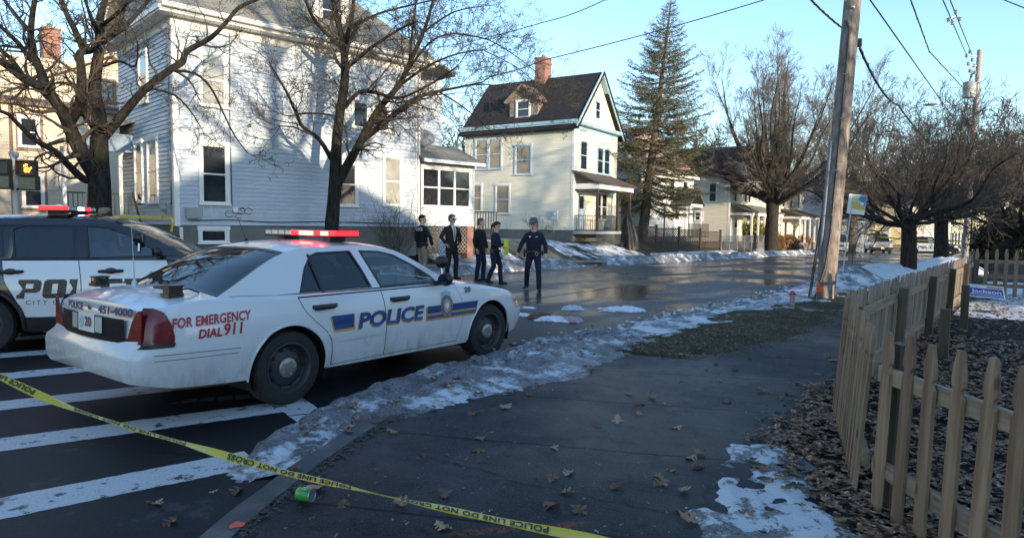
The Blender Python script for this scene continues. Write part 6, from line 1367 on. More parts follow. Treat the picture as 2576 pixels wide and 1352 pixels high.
def suv(name, label, loc, rz, group=None, detail=True):
    C = Car(name, label, loc, rz, SV, 'police car', group); o = C.o
    C.body(lambda x, z, i: 2 if z < .44 else 0, 1)
    wr = [(.36, 1.185), (.30, 1.55), (.42, 1.60), (.98, 1.605), (1.04, 1.185)]; wf = [(1.16, 1.185), (1.10, 1.605), (1.35, 1.585), (1.62, 1.48), (1.9, 1.31), (2.02, 1.21)]; wq = [(-.62, 1.22), (-.48, 1.5), (-.2, 1.57), (.2, 1.57), (.26, 1.2)]
    C.greenhouse(car_black, car_black, [wq, wr, wf], [glass_dark, glass_dark, glass_clear], 1.42, -.45, .06, rear_glass=glass_dark, front_glass=glass_rear)
    C.wheels(.37, .24, .235)
    for sg in (-1, 1):
        rl = tab([(.45, .45), (.6, .43), (.75, .36), (.9, .28), (1.15, .25)]); rh = tab([(.45, 1.10), (.9, 1.10), (1.15, 1.07)]); fl = lambda z: rh(z)+.01; fh = tab([(.45, 2.12), (.7, 2.16), (1.0, 2.14), (1.15, 2.08)])
        g = MB(); C.patch(g, lambda z: rl(z)-.008, lambda z: fh(z)+.008, .445, 1.165, .0015, sg, 10, 18); g.build('shut_line', gap_black, o)
        for a, b, hx in ((rl, rh, .26), (fl, fh, 1.36)):
            d = MB(); C.patch(d, a, b, .455, 1.158, .005, sg, 12, 10); do = d.build('door', car_white, o, 60)
            h = MB(); y = C.w(hx+.1, 1.02); h.tube([(hx-.06, sg*(y+.01), 1.02), (hx+.0, sg*(y+.045), 1.022), (hx+.17, sg*(y+.045), 1.026), (hx+.22, sg*(y+.01), 1.026)], [(.018, .014), (.022, .016), (.022, .016), (.018, .012)], 10); h.ball((hx+.08, sg*(y+.004), 1.02), (.075, .012, .045), 12, 8); h.build('handle', trim_black, do, 50)
        b = MB(); C.patch(b, -.55, .0, .9, 1.10, .004, sg, 2, 4)
        x0 = .40 if sg < 0 else 1.80; b = MB(); block_police(C, b, x0, .69, 1.40, .235, .0075, sg); b.build('lettering', dec_black, o)
        x0 = .50 if sg < 0 else 1.45; b = MB(); C.text('CITY OF POLICE'[:7], x0, .615, .075, .0075, 0, .1, 1.3, 0, b, .42, sg); b.build('lettering', dec_black, o)
        def sh(b, k, off): b.prism([(x*k, z*k) for x, z in ((-.10, .08), (-.06, .13), (.06, .13), (.10, .08), (.09, -.04), (0, -.14), (-.09, -.04))], lambda x, z, t: (1.96+x, sg*(C.w(1.96+x, .86+z)+off+t), .88+z), 0, .0005)
        b = MB(); sh(b, 1, .0075); s1 = b.build('shield_badge', dec_gold, o); b = MB(); sh(b, .92, .0085); b.build('shield_field', dec_blue, s1); b = MB(); sh(b, .5, .0095); b.build('shield_centre', dec_lblue, s1)
        b = MB(); C.patch(b, -.9, -.55, .78, 1.12, .006, sg, 4, 4); b.build('tail_light', lens_red, o, 60); b = MB(); C.patch(b, 3.15, 3.5, .82, .98, .006, sg, 3, 5); b.build('headlight', lens_clear, o, 60)
        for ax in SV['axles']:
            l = MB(); pts = []
            for t in np.linspace(-.1, PI+.1, 24): x, z = ax+.47*math.cos(t), .36+.47*math.sin(t); pts.append((x, sg*(C.w(x, max(.25, z))+.004), z))
            l.tube(pts, .03, 6); l.build('arch_flare', trim_black, o, 60)
        b = MB(); C.patch(b, .5, 2.35, .27, .42, .02, sg, 3, 10); b.build('sill_cladding', trim_black, o, 50)
    C.mirror_handle(1.98, 1.22, []); spot_lamp(C, (1.75, -.86, 1.45))
    lit = [lamp_red, lamp_white, lamp_white, lamp_white, lamp_blue, lamp_blue, lamp_red, lamp_red, lamp_white, lamp_white] if detail else [lamp_hot]*10
    light_bar(C, .74, 1.785, 1.5, .28, .065, dict(cap=lamp_white, seq=lit), .06)
    seats(C, [1.25, .3], .8, 1.36); b = MB(); b.box((2.0, -.78, 1.1), (2.3, .78, 1.18)); b.build('dashboard', interior, o); steering(C, 1.8, .38, 1.2)
    return C
SU = suv('police_suv', 'black and white police SUV at the left edge behind the white sedan', (-11.0, 3.26, -.012), R(55))

# ---------------------------------------------------------------- vehicles far down the street
FU = suv('police_suv', 'police SUV with a lit red light bar parked across the far road', (-8.3, 71.5, roadz(71)-.02), R(6), detail=False)
def truck(name, label, loc, rz, kind):
    T = dict(plan=[(-1.3, .85), (-1.2, .93), (-.6, .97), (1, .97), (2.9, .97), (3.9, .96), (4.25, .90), (4.35, .82)], prof=[(.2, .9), (.5, .97), (.8, 1.0), (1.1, .97), (1.3, .95)],
        top=[(-1.3, 1.12), (0, 1.13), (1.2, 1.13), (2.4, 1.15), (3.2, 1.13), (4.0, 1.08), (4.35, 1.02)] if kind == 'pickup' else [(-1.3, 1.2), (0, 1.2), (2.5, 1.2), (3.3, 1.17), (4.0, 1.05), (4.35, .92)],
        bot=[(-1.3, .5), (0, .42), (3.4, .40), (4.35, .42)], rear=[(.3, .05), (.6, 0), (1.2, .02)], front=[(.3, .06), (.5, 0), (.9, .03), (1.2, .1)], axles=(0, 3.35), arch_r=.45, arch_z=.38, crown=lambda x: .05 if x > 2.5 else .0,
        glass_line=[(1.22, 1.15), (1.3, 1.5), (1.45, 1.74), (1.8, 1.78), (2.3, 1.76), (2.6, 1.55), (3.0, 1.16)] if kind == 'pickup' else [(-1.25, 1.22), (-1.2, 1.6), (-1.05, 1.92), (-.5, 1.98), (1.5, 2.0), (2.5, 1.95), (2.85, 1.75), (3.3, 1.2)],
        gbase=lambda x: 1.14 if kind == 'pickup' else 1.18, gw=(.88, .3, 1.15, 1.5, 2.2), mats=[truck_white, interior if kind != 'pickup' else truck_white, trim_black])
    C = Car(name, label, loc, rz, T, 'pickup truck' if kind == 'pickup' else 'van'); o = C.o; C.body(lambda x, z, i: 0, 1, 9)
    if kind == 'pickup': C.greenhouse(truck_white, truck_white, [[(1.5, 1.2), (1.55, 1.68), (2.2, 1.68), (2.45, 1.5), (2.75, 1.2)]], glass_dark, 2.32, 1.42, .04, glass_dark, glass_dark)
    else: C.greenhouse(truck_white, truck_white, [[(1.7, 1.25), (1.7, 1.85), (2.4, 1.83), (2.7, 1.62), (2.95, 1.25)]], glass_dark, 2.6, -1.1, .05, glass_dark, glass_dark)
    C.wheels(.38, .23, .2, 'plain')
    b = MB(); b.box((4.30, -.62, .72), (4.40, .62, .98)); gr = b.build('grille', trim_black, o); b = MB()
    for z in (.78, .85, .92): b.box((4.39, -.6, z), (4.41, .6, z+.025))
    b.build('grille_bars', chrome if kind == 'pickup' else truck_white, gr)
    for sg in (-1, 1):
        b = MB(); b.box((4.26, sg*.62, .74), (4.39, sg*.86, .96)); b.build('headlight', lens_clear, o); b = MB(); b.box((4.2, sg*.86, .76), (4.36, sg*.93, .94)); b.build('marker_lamp', lens_amber, o)
    b = MB(); b.box((4.28, -.93, .46), (4.5, .93, .66)); bp = b.build('bumper', chrome if kind == 'pickup' else trim_black, o); b = MB(); b.box((4.5, -.15, .5), (4.515, .15, .63)); b.build('licence_plate', white_plate, bp)
    C.mirror_handle(2.75, 1.22, [])
    if kind == 'pickup':
        b = MB(); b.box((-1.2, -.75, .8), (1.15, .75, 1.155)); b.build('bed_floor', trim_black, o)
    else:
        for sg in (-1, 1): b = MB(); C.text('Services', -.6 if sg < 0 else 1.2, .9, .3, .005, .004, 0, 1, 0, b, 1.6, sg); bpy.data.objects.remove(b.build('x', dec_blue, None)) if True else None
    return C
truck('pickup_truck', 'white pickup truck parked far down the street, facing the camera', (-14.0, 68.5, roadz(66)-.02), R(-80), 'pickup')
truck('cargo_van', 'white van parked behind the pickup truck far down the street', (-12.8, 80.5, roadz(78)-.02), R(-72), 'van')
near_house('corner_house', 'pale house across the street whose gable shadow falls on the blue house', (14, 7.5), 9, 10, 7.4, 9.4, 'front', white_siding, roof_brown)
near_house('corner_house', 'grey house behind the camera on the near street corner', (12.5, -1.7), 10.5, 9, 6.2, 8.6, 'side', grey_siding, roof_black)
near_house('side_house', 'low tan house beyond the fenced yard right of the frame', (15.5, 21.6), 9, 8, 4.2, 6.6, 'side', tan_siding, roof_brown)
near_house('side_house', 'yellow house further along the near side of the street right of the frame', (17, 38), 9, 9, 5.4, 7.6, 'front', yellow_siding, roof_grey)
far_house('unseen_corner_house', 'brown building on the far left corner across the side street', (-19.5, -12.5), 0, 15.2, 11, .4, 7.6, 10.4, beige_siding, roof_brown, gable='side', wins=[(2, 3, 1.4, 3), (6, 7, 1.4, 3), (10, 11, 1.4, 3), (2, 3, 4.6, 6.2), (6, 7, 4.6, 6.2), (10, 11, 4.6, 6.2)])  # out of view, added to shade the lower left of the beige wall
# ================================================================== PEOPLE
def remesh(o, vox, m, smooth_it=4):
    md = o.modifiers.new('r', 'REMESH'); md.mode = 'VOXEL'; md.voxel_size = vox; s = o.modifiers.new('s', 'SMOOTH'); s.iterations = smooth_it; s.factor = .5
    dg = bpy.context.evaluated_depsgraph_get(); dg.update(); me = bpy.data.meshes.new_from_object(o.evaluated_get(dg)); old = o.data; o.modifiers.clear(); o.data = me; bpy.data.meshes.remove(old)
    me.materials.clear(); me.materials.append(m); me.polygons.foreach_set('use_smooth', [True]*len(me.polygons)); return o
def cloth_mat(name, c, rough=.85): 
    n = NT(name); f = n.noise(5, 5, .6); w = n.noise(160, 2)
    n.col(n.mix(f, tuple(x*.75 for x in c), tuple(x*1.2 for x in c))); n.rough(rough); n.b.inputs['Specular IOR Level'].default_value = .2; n.bump(n.math('ADD', n.noise(9, 3), n.math('MULTIPLY', w, .3)), .35, .02); return n.m
skin = plain('skin', (.60, .36, .26), .5, .08, 14); navy = cloth_mat('navy_uniform', (.020, .023, .040)); black_cloth = cloth_mat('black_cloth', (.016, .016, .019)); suit_brown = cloth_mat('dark_suit', (.034, .027, .022)); khaki = cloth_mat('khaki_twill', (.30, .24, .165)); shirt_white = cloth_mat('white_shirt', (.7, .7, .72)); tie_gold = cloth_mat('gold_tie', (.42, .27, .07), .5)
lip = plain('lip', (.34, .13, .11), .5, .1); hair_dark = cloth_mat('dark_hair', (.018, .013, .010), .6); hair_grey = cloth_mat('grey_hair', (.115, .105, .095), .6); hair_brown = cloth_mat('brown_hair', (.06, .03, .018), .6); tan_cap_m = cloth_mat('tan_cap', (.25, .18, .11)); tan_coat = cloth_mat('tan_jacket', (.16, .15, .10)); hivis = plain('hi_vis_yellow', (.60, .62, .03), .6, .15, 12); hivis_g = plain('hi_vis_green', (.12, .75, .10), .6, .1); leather = plain('black_leather', (.012, .012, .012), .35, .15); silver = plain('silver_badge', (.55, .55, .56), .3, .1, metal=1)
def hand(mb, wrist, d, palm_n, k=1., curl=.5, right=True):
    """palm, four unequal fingers bent at two knuckles, thumb from the side of the palm"""
    d = Vector(d).normalized(); n = Vector(palm_n); n = (n-d*n.dot(d)).normalized(); s = d.cross(n)*(1 if right else -1); w = Vector(wrist)
    mb.tube([w-d*.02*k, w+d*.03*k, w+d*.085*k], [(.020*k, .026*k), (.018*k, .04*k), (.014*k, .04*k)] if abs(n.z) < .5 else [.024*k, (.03*k, .03*k), .026*k], 10)
    for i, (o, L) in enumerate(((.030, .072), (.010, .080), (-.010, .074), (-.029, .058))):
        p = w+d*.083*k+s*o*k; a = curl*(.5+.12*i); q = p+(d*math.cos(a)+n*math.sin(a))*L*.45*k; b = a+curl*.9; r = q+(d*math.cos(b)+n*math.sin(b))*L*.32*k; c = b+curl*.6; e = r+(d*math.cos(c)+n*math.sin(c))*L*.25*k
        mb.tube([p, q, r, e], [.0095*k, .009*k, .008*k, .006*k], 7)
    p = w+d*.025*k+s*.030*k; q = p+(d*.6+s*.65+n*.35).normalized()*.040*k; r = q+(d*.85+s*.15+n*.4).normalized()*.032*k; mb.tube([p, q, r], [.0125*k, .011*k, .008*k], 7)
def person(label, loc, rz, H, P):
    """pose P: feet ((x,y,yaw),(x,y,yaw)) left/right, elbows, hands (left/right), head yaw/pitch; local x forward, y left"""
    k = H/1.8; o = thing('person', label, 'person', loc, rz, P.get('group')); V = lambda p: Vector(p)*k
    fl, fr = P['feet']; hipz = P.get('hip', .93); hx = (fl[0]+fr[0])/2; lean = P.get('lean', 0); sy = P.get('sh', .195)
    chest = Vector((hx+lean*.38, 0, hipz+.38)); neck = Vector((hx+lean*.62, 0, hipz+.60)); headc = neck+Vector((.028+lean*.1, 0, .128)); pel = Vector((hx, 0, hipz))
    sh = [neck+Vector((-.01, sy*s*.92, -.128)) for s in (1, -1)]; knees = []; ank = []
    for s, f in ((1, fl), (-1, fr)):
        a = Vector((f[0], f[1], .09+(f[3] if len(f) > 3 else 0))); h = pel+Vector((0, .095*s, -.04)); m = (a+h)/2+Vector((.05*(1 if len(f) < 4 else 2.2), .012*s, .03)); knees.append(m); ank.append(a)
    yaw, pit = P.get('head', (0, 0)); HR = Matrix.Rotation(yaw, 3, 'Z') @ Matrix.Rotation(pit, 3, 'Y'); hd = lambda p: (headc+HR @ Vector(p))*k
    el, hn = P['elbow'], P['hand']; bulk = P.get('bulk', 1.)
    # skin: one continuous body
    b = MB(); b.tube([V(neck-Vector((0, 0, .06))), V(neck+Vector((.01, 0, .05))), hd((-.01, 0, -.03))], [.068*k, .060*k, .060*k], 12); b.ball(hd((-.008, 0, .045)), (.100*k, .080*k, .103*k), 16, 12)
    for p, r in (((.035, 0, -.045), (.058, .052, .065)), ((.055, 0, -.085), (.03, .03, .022)), ((.088, 0, .022), (.012, .022, .012))): b.ball(hd(p), tuple(x*k for x in r), 12, 9)
    b.tube([hd((.085, 0, .03)), hd((.102, 0, .0)), hd((.108, 0, -.018)), hd((.088, 0, -.026))], [.008*k, .011*k, .014*k, .01*k], 8)
    for s in (1, -1): b.ball(hd((-.005, .078*s, .005)), (.02*k, .009*k, .032*k), 8, 6); b.ball(hd((.062, .04*s, -.01)), (.028*k, .022*k, .025*k), 8, 6)
    b.tube([hd((.082, -.022, -.048)), hd((.09, 0, -.047)), hd((.082, .022, -.048))], .008*k, 6)
    b.tube([V(pel), V(chest), V(neck)], [(.10*k, .14*k), (.10*k, .15*k), .06*k], 12)
    for i, s in ((0, 1), (1, -1)):
        b.tube([V(chest+Vector((0, .08*s, .1))), V(sh[i]), V(el[i]), V(hn[i])], [.05*k, .05*k, .04*k, .027*k], 10); d = (Vector(hn[i])-Vector(el[i])); hand(b, V(hn[i]), d, P.get('palm', [(0, -1, 0), (0, 1, 0)])[i], k, P.get('curl', .55), i == 1)
        b.tube([V(pel+Vector((0, .08*s, 0))), V(knees[i]), V(ank[i])], [.07*k, .05*k, .04*k], 10)
    remesh(b.build('body', skin, o, fix=False), .0085*k, skin, 3)
    q = MB(); q.tube([hd((.088, -.02, -.052)), hd((.097, 0, -.050)), hd((.088, .02, -.052))], .0045*k, 6); q.build('mouth', lip, o, 180)
    for s in (1, -1):
        q = MB(); q.tube([hd((.086, s*.012, .040)), hd((.084, s*.032, .046)), hd((.068, s*.052, .040))], .005*k, 5); q.build('eyebrow', P.get('hair') or hair_dark, o, 180)
        e = MB(); e.ball(hd((.080, .031*s, .018)), (.010*k, .014*k, .008*k), 8, 6); e.build('eye', leather, o, 180)
    # clothes
    m = P['top']; j = MB(); w = bulk
    j.tube([V(pel+Vector((0, 0, P.get('hem', -.06)))), V(pel+Vector((.0, 0, .10))), V(pel.lerp(chest, .55)), V(chest+Vector((0, 0, .05))), V(neck+Vector((-.01, 0, -.075))), V(neck+Vector((-.005, 0, -.02)))], [(.118*k*w, .168*k*w), (.115*k*w, .165*k*w), (.122*k*w, .172*k*w), (.128*k*w, .178*k*w), (.092*k, .125*k), (.066*k, .074*k)], 18)
    for i, s in ((0, 1), (1, -1)):
        e = Vector(el[i]); h = Vector(hn[i]); j.tube([V(chest+Vector((0, .06*s, .135))), V(sh[i]+Vector((0, 0, .0))), V(sh[i].lerp(e, .5)), V(e), V(e.lerp(h, .55)), V(e.lerp(h, .93))], [.07*k, .064*k*w, .058*k*w, .052*k*w, .047*k*w, .042*k], 12)
    remesh(j.build(P.get('top_name', 'jacket'), m, o, fix=False), .013*k, m, 5)
    t = MB(); tm = P['legs']; t.tube([V(pel+Vector((0, 0, .10))), V(pel), V(pel-Vector((0, 0, .08)))], [(.112*k, .16*k), (.12*k, .172*k), (.10*k, .15*k)], 16)
    for i, s in ((0, 1), (1, -1)):
        a = ank[i]; kn = knees[i]; t.tube([V(pel+Vector((0, .085*s, -.02))), V(pel.lerp(kn, .45)+Vector((0, .045*s, 0))), V(kn), V(kn.lerp(a, .5)-Vector((.015, 0, 0))), V(a-Vector((0, 0, .03)))], [.098*k, .09*k, .072*k, .068*k, .062*k], 14)
    remesh(t.build('trousers', tm, o, fix=False), .013*k, tm, 4)
    for i, f in ((0, fl), (1, fr)):
        a = ank[i]; y = f[2]; d = Vector((math.cos(y), math.sin(y), 0)); z = a.z-.09; q = MB(); q.tube([V(a-d*.075+Vector((0, 0, z*0-.05))), V(a+d*.0-Vector((0, 0, .035))), V(a+d*.10-Vector((0, 0, .048))), V(a+d*.19-Vector((0, 0, .062)))], [.034*k, (.052*k, .046*k), (.04*k, .046*k), (.024*k, .034*k)], 12); q.tube([V(a-Vector((0, 0, .06))), V(a+Vector((0, 0, .03)))], .05*k, 10); remesh(q.build('boot', leather, o, fix=False), .012*k, leather, 2)
    hm = P.get('hair')
    if hm:
        q = MB(); q.ball(hd((-.026, 0, .078)), (.105*k, .091*k, .086*k), 14, 10); q.ball(hd((-.048, 0, .022)), (.074*k, .088*k, .092*k), 12, 8); q.ball(hd((.03, .03, .112)), (.05*k, .05*k, .03*k), 10, 7)
        if P.get('pony'): q.tube([hd((-.1, 0, .05)), hd((-.15, 0, .03)), hd((-.165, 0, -.06)), hd((-.14, 0, -.14))], [.03*k, .036*k, .032*k, .012*k], 10); q.ball(hd((-.03, 0, .07)), (.1*k, .086*k, .09*k), 14, 10)
        q = q.build('hair', hm, o, fix=False); remesh(q, .009*k, hm, 3)
    if P.get('cap'):
        cm, cl = P['cap']; q = MB(); q.lathe([(.100, 0), (.104, .03), (.098, .075), (.07, .108), (0, .118)], (0, 0, 0), 'z', 20); q.prism([(.05, -.085), (.12, -.078), (.165, -.045), (.18, 0), (.165, .045), (.12, .078), (.05, .085)], lambda a, c, t: (a, c, .008-t-(a-.05)*.12), 0, .007)
        c = q.build('cap', cm, o, 50); c.matrix_local = Matrix.Translation(hd((-.006, 0, .075))) @ HR.to_4x4() @ Matrix.Scale(k*1.02, 4)
        if cl:
            Vt, Ft, wd = text_mesh(cl, .034, .001); q = MB(); q.add([(.106*math.cos((x-wd/2)/.105), .106*math.sin((x-wd/2)/.105), .035+z) for x, z in [(a, b) for a, b in Vt]], Ft); q.build('cap_lettering', shirt_white, c)
    if P.get('belt'):
        q = MB(); z0 = pel+Vector((0, 0, .07)); pr = [V(z0+Vector((.128*math.cos(t)*w, .180*math.sin(t)*w, 0))) for t in lin(0, 2*PI, 26)]; q.tube(pr, [(.026*k, .008*k)]*26, 8)
        bl = q.build('duty_belt', leather, o, 60)
        for nm, y, x, sz in (('holster', -.205, .0, (.03, .022, .085)), ('radio_pouch', .2, .02, (.028, .022, .05)), ('pouch', .12, .115, (.02, .032, .035)), ('pouch', -.12, .11, (.02, .032, .035))):
            q = MB(); c = V(z0+Vector((x, y*w, -.03))); q.ball(c, tuple(v*k*1.25 for v in sz), 10, 8); q.build(nm, leather, bl, 60)
        if P.get('cuffs'):
            q = MB(); c = z0+Vector((P['cuffs'][0], P['cuffs'][1], -.05)); q.tube([V(c+Vector((.0, .035*math.sin(t), .04*math.cos(t)))) for t in lin(0, 2*PI, 16)], .006*k, 6); q.build('handcuffs', silver, bl, 60)
    return o, k, V, pel, chest, neck, hd, sh
face_cam = math.atan2(-14.4, 10.17)
# officer in the cap, mid step on the road
PA = dict(feet=((.22, .17, .25), (-.22, -.20, -.25, .03)), hip=.90, elbow=[(.02, .29, 1.15), (-.03, -.31, 1.16)], hand=[(.11, .31, .91), (.06, -.39, .92)], head=(-.35, .30), top=navy, legs=navy, belt=True, cap=(cloth_mat('blue_grey_cap', (.10, .115, .15)), 'POLICE'), cuffs=(.15, .09), top_name='uniform_shirt', bulk=1.12, palm=[(0, -1, .1), (.2, 1, .1)], hair=hair_grey)
def front(V, chest, w, y, z, off):
    rx = lerp_table([(-.35, .118*w), (.05, .128*w), (.145, .092), (.2, .066)], z); ry = lerp_table([(-.35, .17*w), (.05, .178*w), (.145, .125), (.2, .074)], z); return V(chest+Vector((rx*math.sqrt(max(.05, 1-(y/ry)**2))+off, y, z)))
o, k, V, pel, chest, neck, hd, sh = person('person in dark police uniform and cap walking with head bowed', (-10.12, 14.35, -.015), face_cam-.12, 1.86, PA)
q = MB(); q.quad(front(V, chest, 1.12, .05, .05, .012), front(V, chest, 1.12, .115, .05, .012), front(V, chest, 1.12, .115, .068, .012), front(V, chest, 1.12, .05, .068, .012)); q.build('name_tag', silver, o)
q = MB(); q.ball(front(V, chest, 1.12, -.085, .06, .008), (.012, .028, .034), 10, 6); q.build('badge', silver, o, 60)
q = MB(); q.ball(V(sh[0]+Vector((.02, .068, -.12))), (.04, .01, .05), 10, 6); q.build('shoulder_patch', dec_lblue, o, 60)
# woman officer
PB = dict(feet=((.20, .09, .1), (-.14, -.08, -.1, .02)), hip=.92, elbow=[(.10, .23, 1.14), (.08, -.25, 1.14)], hand=[(.36, .13, 1.12), (.33, -.16, 1.08)], head=(-.12, .32), top=navy, legs=navy, belt=True, hair=hair_brown, pony=True, cuffs=(.02, -.2), top_name='uniform_shirt', bulk=.95, sh=.175, lean=.05, palm=[(0, -1, 0), (0, 1, 0)])
o, k, V, pel, chest, neck, hd, sh = person('person in navy uniform with brown ponytail holding a folded yellow vest', (-12.05, 15.12, -.015), R(14), 1.77, PB)
q = MB(); q.tube([V(Vector((.37, .0, 1.30))), V(Vector((.40, .0, 1.12))), V(Vector((.39, .0, .86)))], [(.045, .12), (.06, .14), (.03, .10)], 12); hv = thing('safety_vest', 'folded bright yellow safety vest held by the person with a ponytail', 'vest', (0, 0, 0)); vm = q.build('vest', hivis, hv, 60)
hv.location = o.location; hv.rotation_euler = o.rotation_euler; q = MB(); q.tube([V(Vector((.40, .0, .94))), V(Vector((.40, .0, .84)))], [(.05, .115), (.03, .10)], 10); q.build('reflective_band', hivis_g, hv, 60)
# grey haired man behind her
PC_ = dict(feet=((.04, .12, .2), (-.04, -.12, -.2)), elbow=[(0, .28, 1.16), (-.02, -.29, 1.16)], hand=[(.08, .28, .92), (.07, -.30, .92)], head=(.3, .12), top=black_cloth, legs=navy, hair=hair_grey, bulk=1.12, hem=-.12)
person('person with grey hair and a dark jacket behind the ponytailed officer', (-13.0, 15.66, -.015), R(8), 1.86, PC_)
# man in the dark suit
PD = dict(feet=((.03, .13, .2), (-.03, -.13, -.2)), elbow=[(-.03, .31, 1.20), (-.04, -.33, 1.20)], hand=[(.09, .22, .98), (.08, -.23, .98)], head=(.25, .05), top=suit_brown, legs=suit_brown, hair=hair_grey, bulk=1.1, hem=-.17, top_name='suit_jacket', curl=.8)
o, k, V, pel, chest, neck, hd, sh = person('person in a dark suit with gold tie and sunglasses, hands at pockets', (-14.0, 15.5, -.015), R(-12), 1.97, PD)
q = MB(); q.prism([(-.062, .23), (.062, .23), (.056, .1), (.035, -.1), (.008, -.24), (-.008, -.24), (-.035, -.1), (-.056, .1)], lambda y, z, t: front(V, chest, 1.1, y, z*.9-.03, .010+t), 0, .006); q.build('shirt_front', shirt_white, o)
q = MB(); q.prism([(-.02, .19), (.02, .19), (.022, .05), (.028, -.13), (0, -.2), (-.028, -.13), (-.022, .05)], lambda y, z, t: front(V, chest, 1.1, y, z*.95-.02, .018+t), 0, .006); q.build('tie', tie_gold, o)
q = MB(); q.box((-.0, -.075, -.016), (.018, -.008, .02)); q.box((0, .008, -.016), (.018, .075, .02)); q.box((0, -.01, .006), (.012, .01, .014)); q.box((-.1, -.083, .004), (0, -.077, .014)); q.box((-.1, .077, .004), (0, .083, .014)); g = q.build('sunglasses', leather, o); g.matrix_local = Matrix.Translation(hd((.092, 0, .016))) @ Matrix.Rotation(.25, 4, 'Z')
# man in the police vest, back to us
PE = dict(feet=((.03, .13, .2), (-.05, -.13, -.2)), elbow=[(.02, .30, 1.17), (.05, -.30, 1.17)], hand=[(.10, .28, .93), (.13, -.30, .93)], head=(-.85, .05), top=navy, legs=khaki, hair=hair_dark, belt=True, cuffs=(-.15, .12), bulk=1.05)
o, k, V, pel, chest, neck, hd, sh = person('person in khaki trousers and black police vest seen from behind', (-15.0, 15.25, -.015), R(84), 1.95, PE)
q = MB(); q.tube([V(pel+Vector((0, 0, .10))), V(pel.lerp(chest, .6)), V(chest+Vector((0, 0, .1))), V(neck+Vector((-.01, 0, -.1)))], [(.138*k, .182*k), (.145*k, .19*k), (.14*k, .19*k), (.1*k, .13*k)], 20); vest = q.build('vest', black_cloth, o, fix=False); remesh(vest, .013*k, black_cloth, 4)
Vt, Ft, wd = text_mesh('POLICE', .11, .003); q = MB(); q.add([V(chest+Vector((-.155+.0*x, -(x-wd/2), .06+y))) if 0 else V(chest+Vector((-.156*math.cos((x-wd/2)/.2), -.20*math.sin((x-wd/2)/.2), .05+y))) for x, y in Vt], Ft); q.build('lettering', shirt_white, vest)
# man behind the SUV
PG = dict(feet=((.0, .13, .2), (-.0, -.13, -.2)), elbow=[(0, .28, 1.16), (-.02, -.29, 1.16)], hand=[(.12, .25, 1.0), (.12, -.25, 1.0)], head=(.2, .1), top=tan_coat, legs=navy, hair=hair_brown, cap=(tan_cap_m, None), bulk=1.15)
person('person in a tan cap and jacket mostly hidden behind the police SUV', (-13.6, 5.58, -.015), R(-150), 1.86, PG)
# ================================================================== FENCES, POLES, WIRES, SIGNS, SMALL THINGS
fence_wood = wood_mat('fence_pine', (.175, .11, .064), (.33, .225, .138), 'z', 22); fence_old = wood_mat('fence_grey_pine', (.19, .15, .115), (.34, .275, .205), 'z', 22); rail_wood = wood_mat('rail_pine', (.18, .13, .085), (.33, .25, .17), 'x', 22); post_wood = wood_mat('post_wood', (.055, .04, .028), (.13, .10, .06), 'z', 16)
def picket_mesh(name, H, w, m, th=.019):
    h = w/2; a = [(-h, 0), (h, 0), (h, H-.215), (h*.80, H-.207), (h*.66, H-.195), (h*.64, H-.183), (h*.74, H-.172), (h*.98, H-.162), (h*1.02, H-.135), (h*.86, H-.08), (h*.42, H)]
    mb = MB(); mb.prism(a+[(-x, z) for x, z in reversed(a[2:])], lambda x, z, t: (x, t, z), 0, th); o = mb.build(name, m); me = o.data; bpy.data.objects.remove(o); return me
PK = [picket_mesh('picket', 1.0, .079, fence_wood), picket_mesh('picket', 1.0, .085, fence_old)]
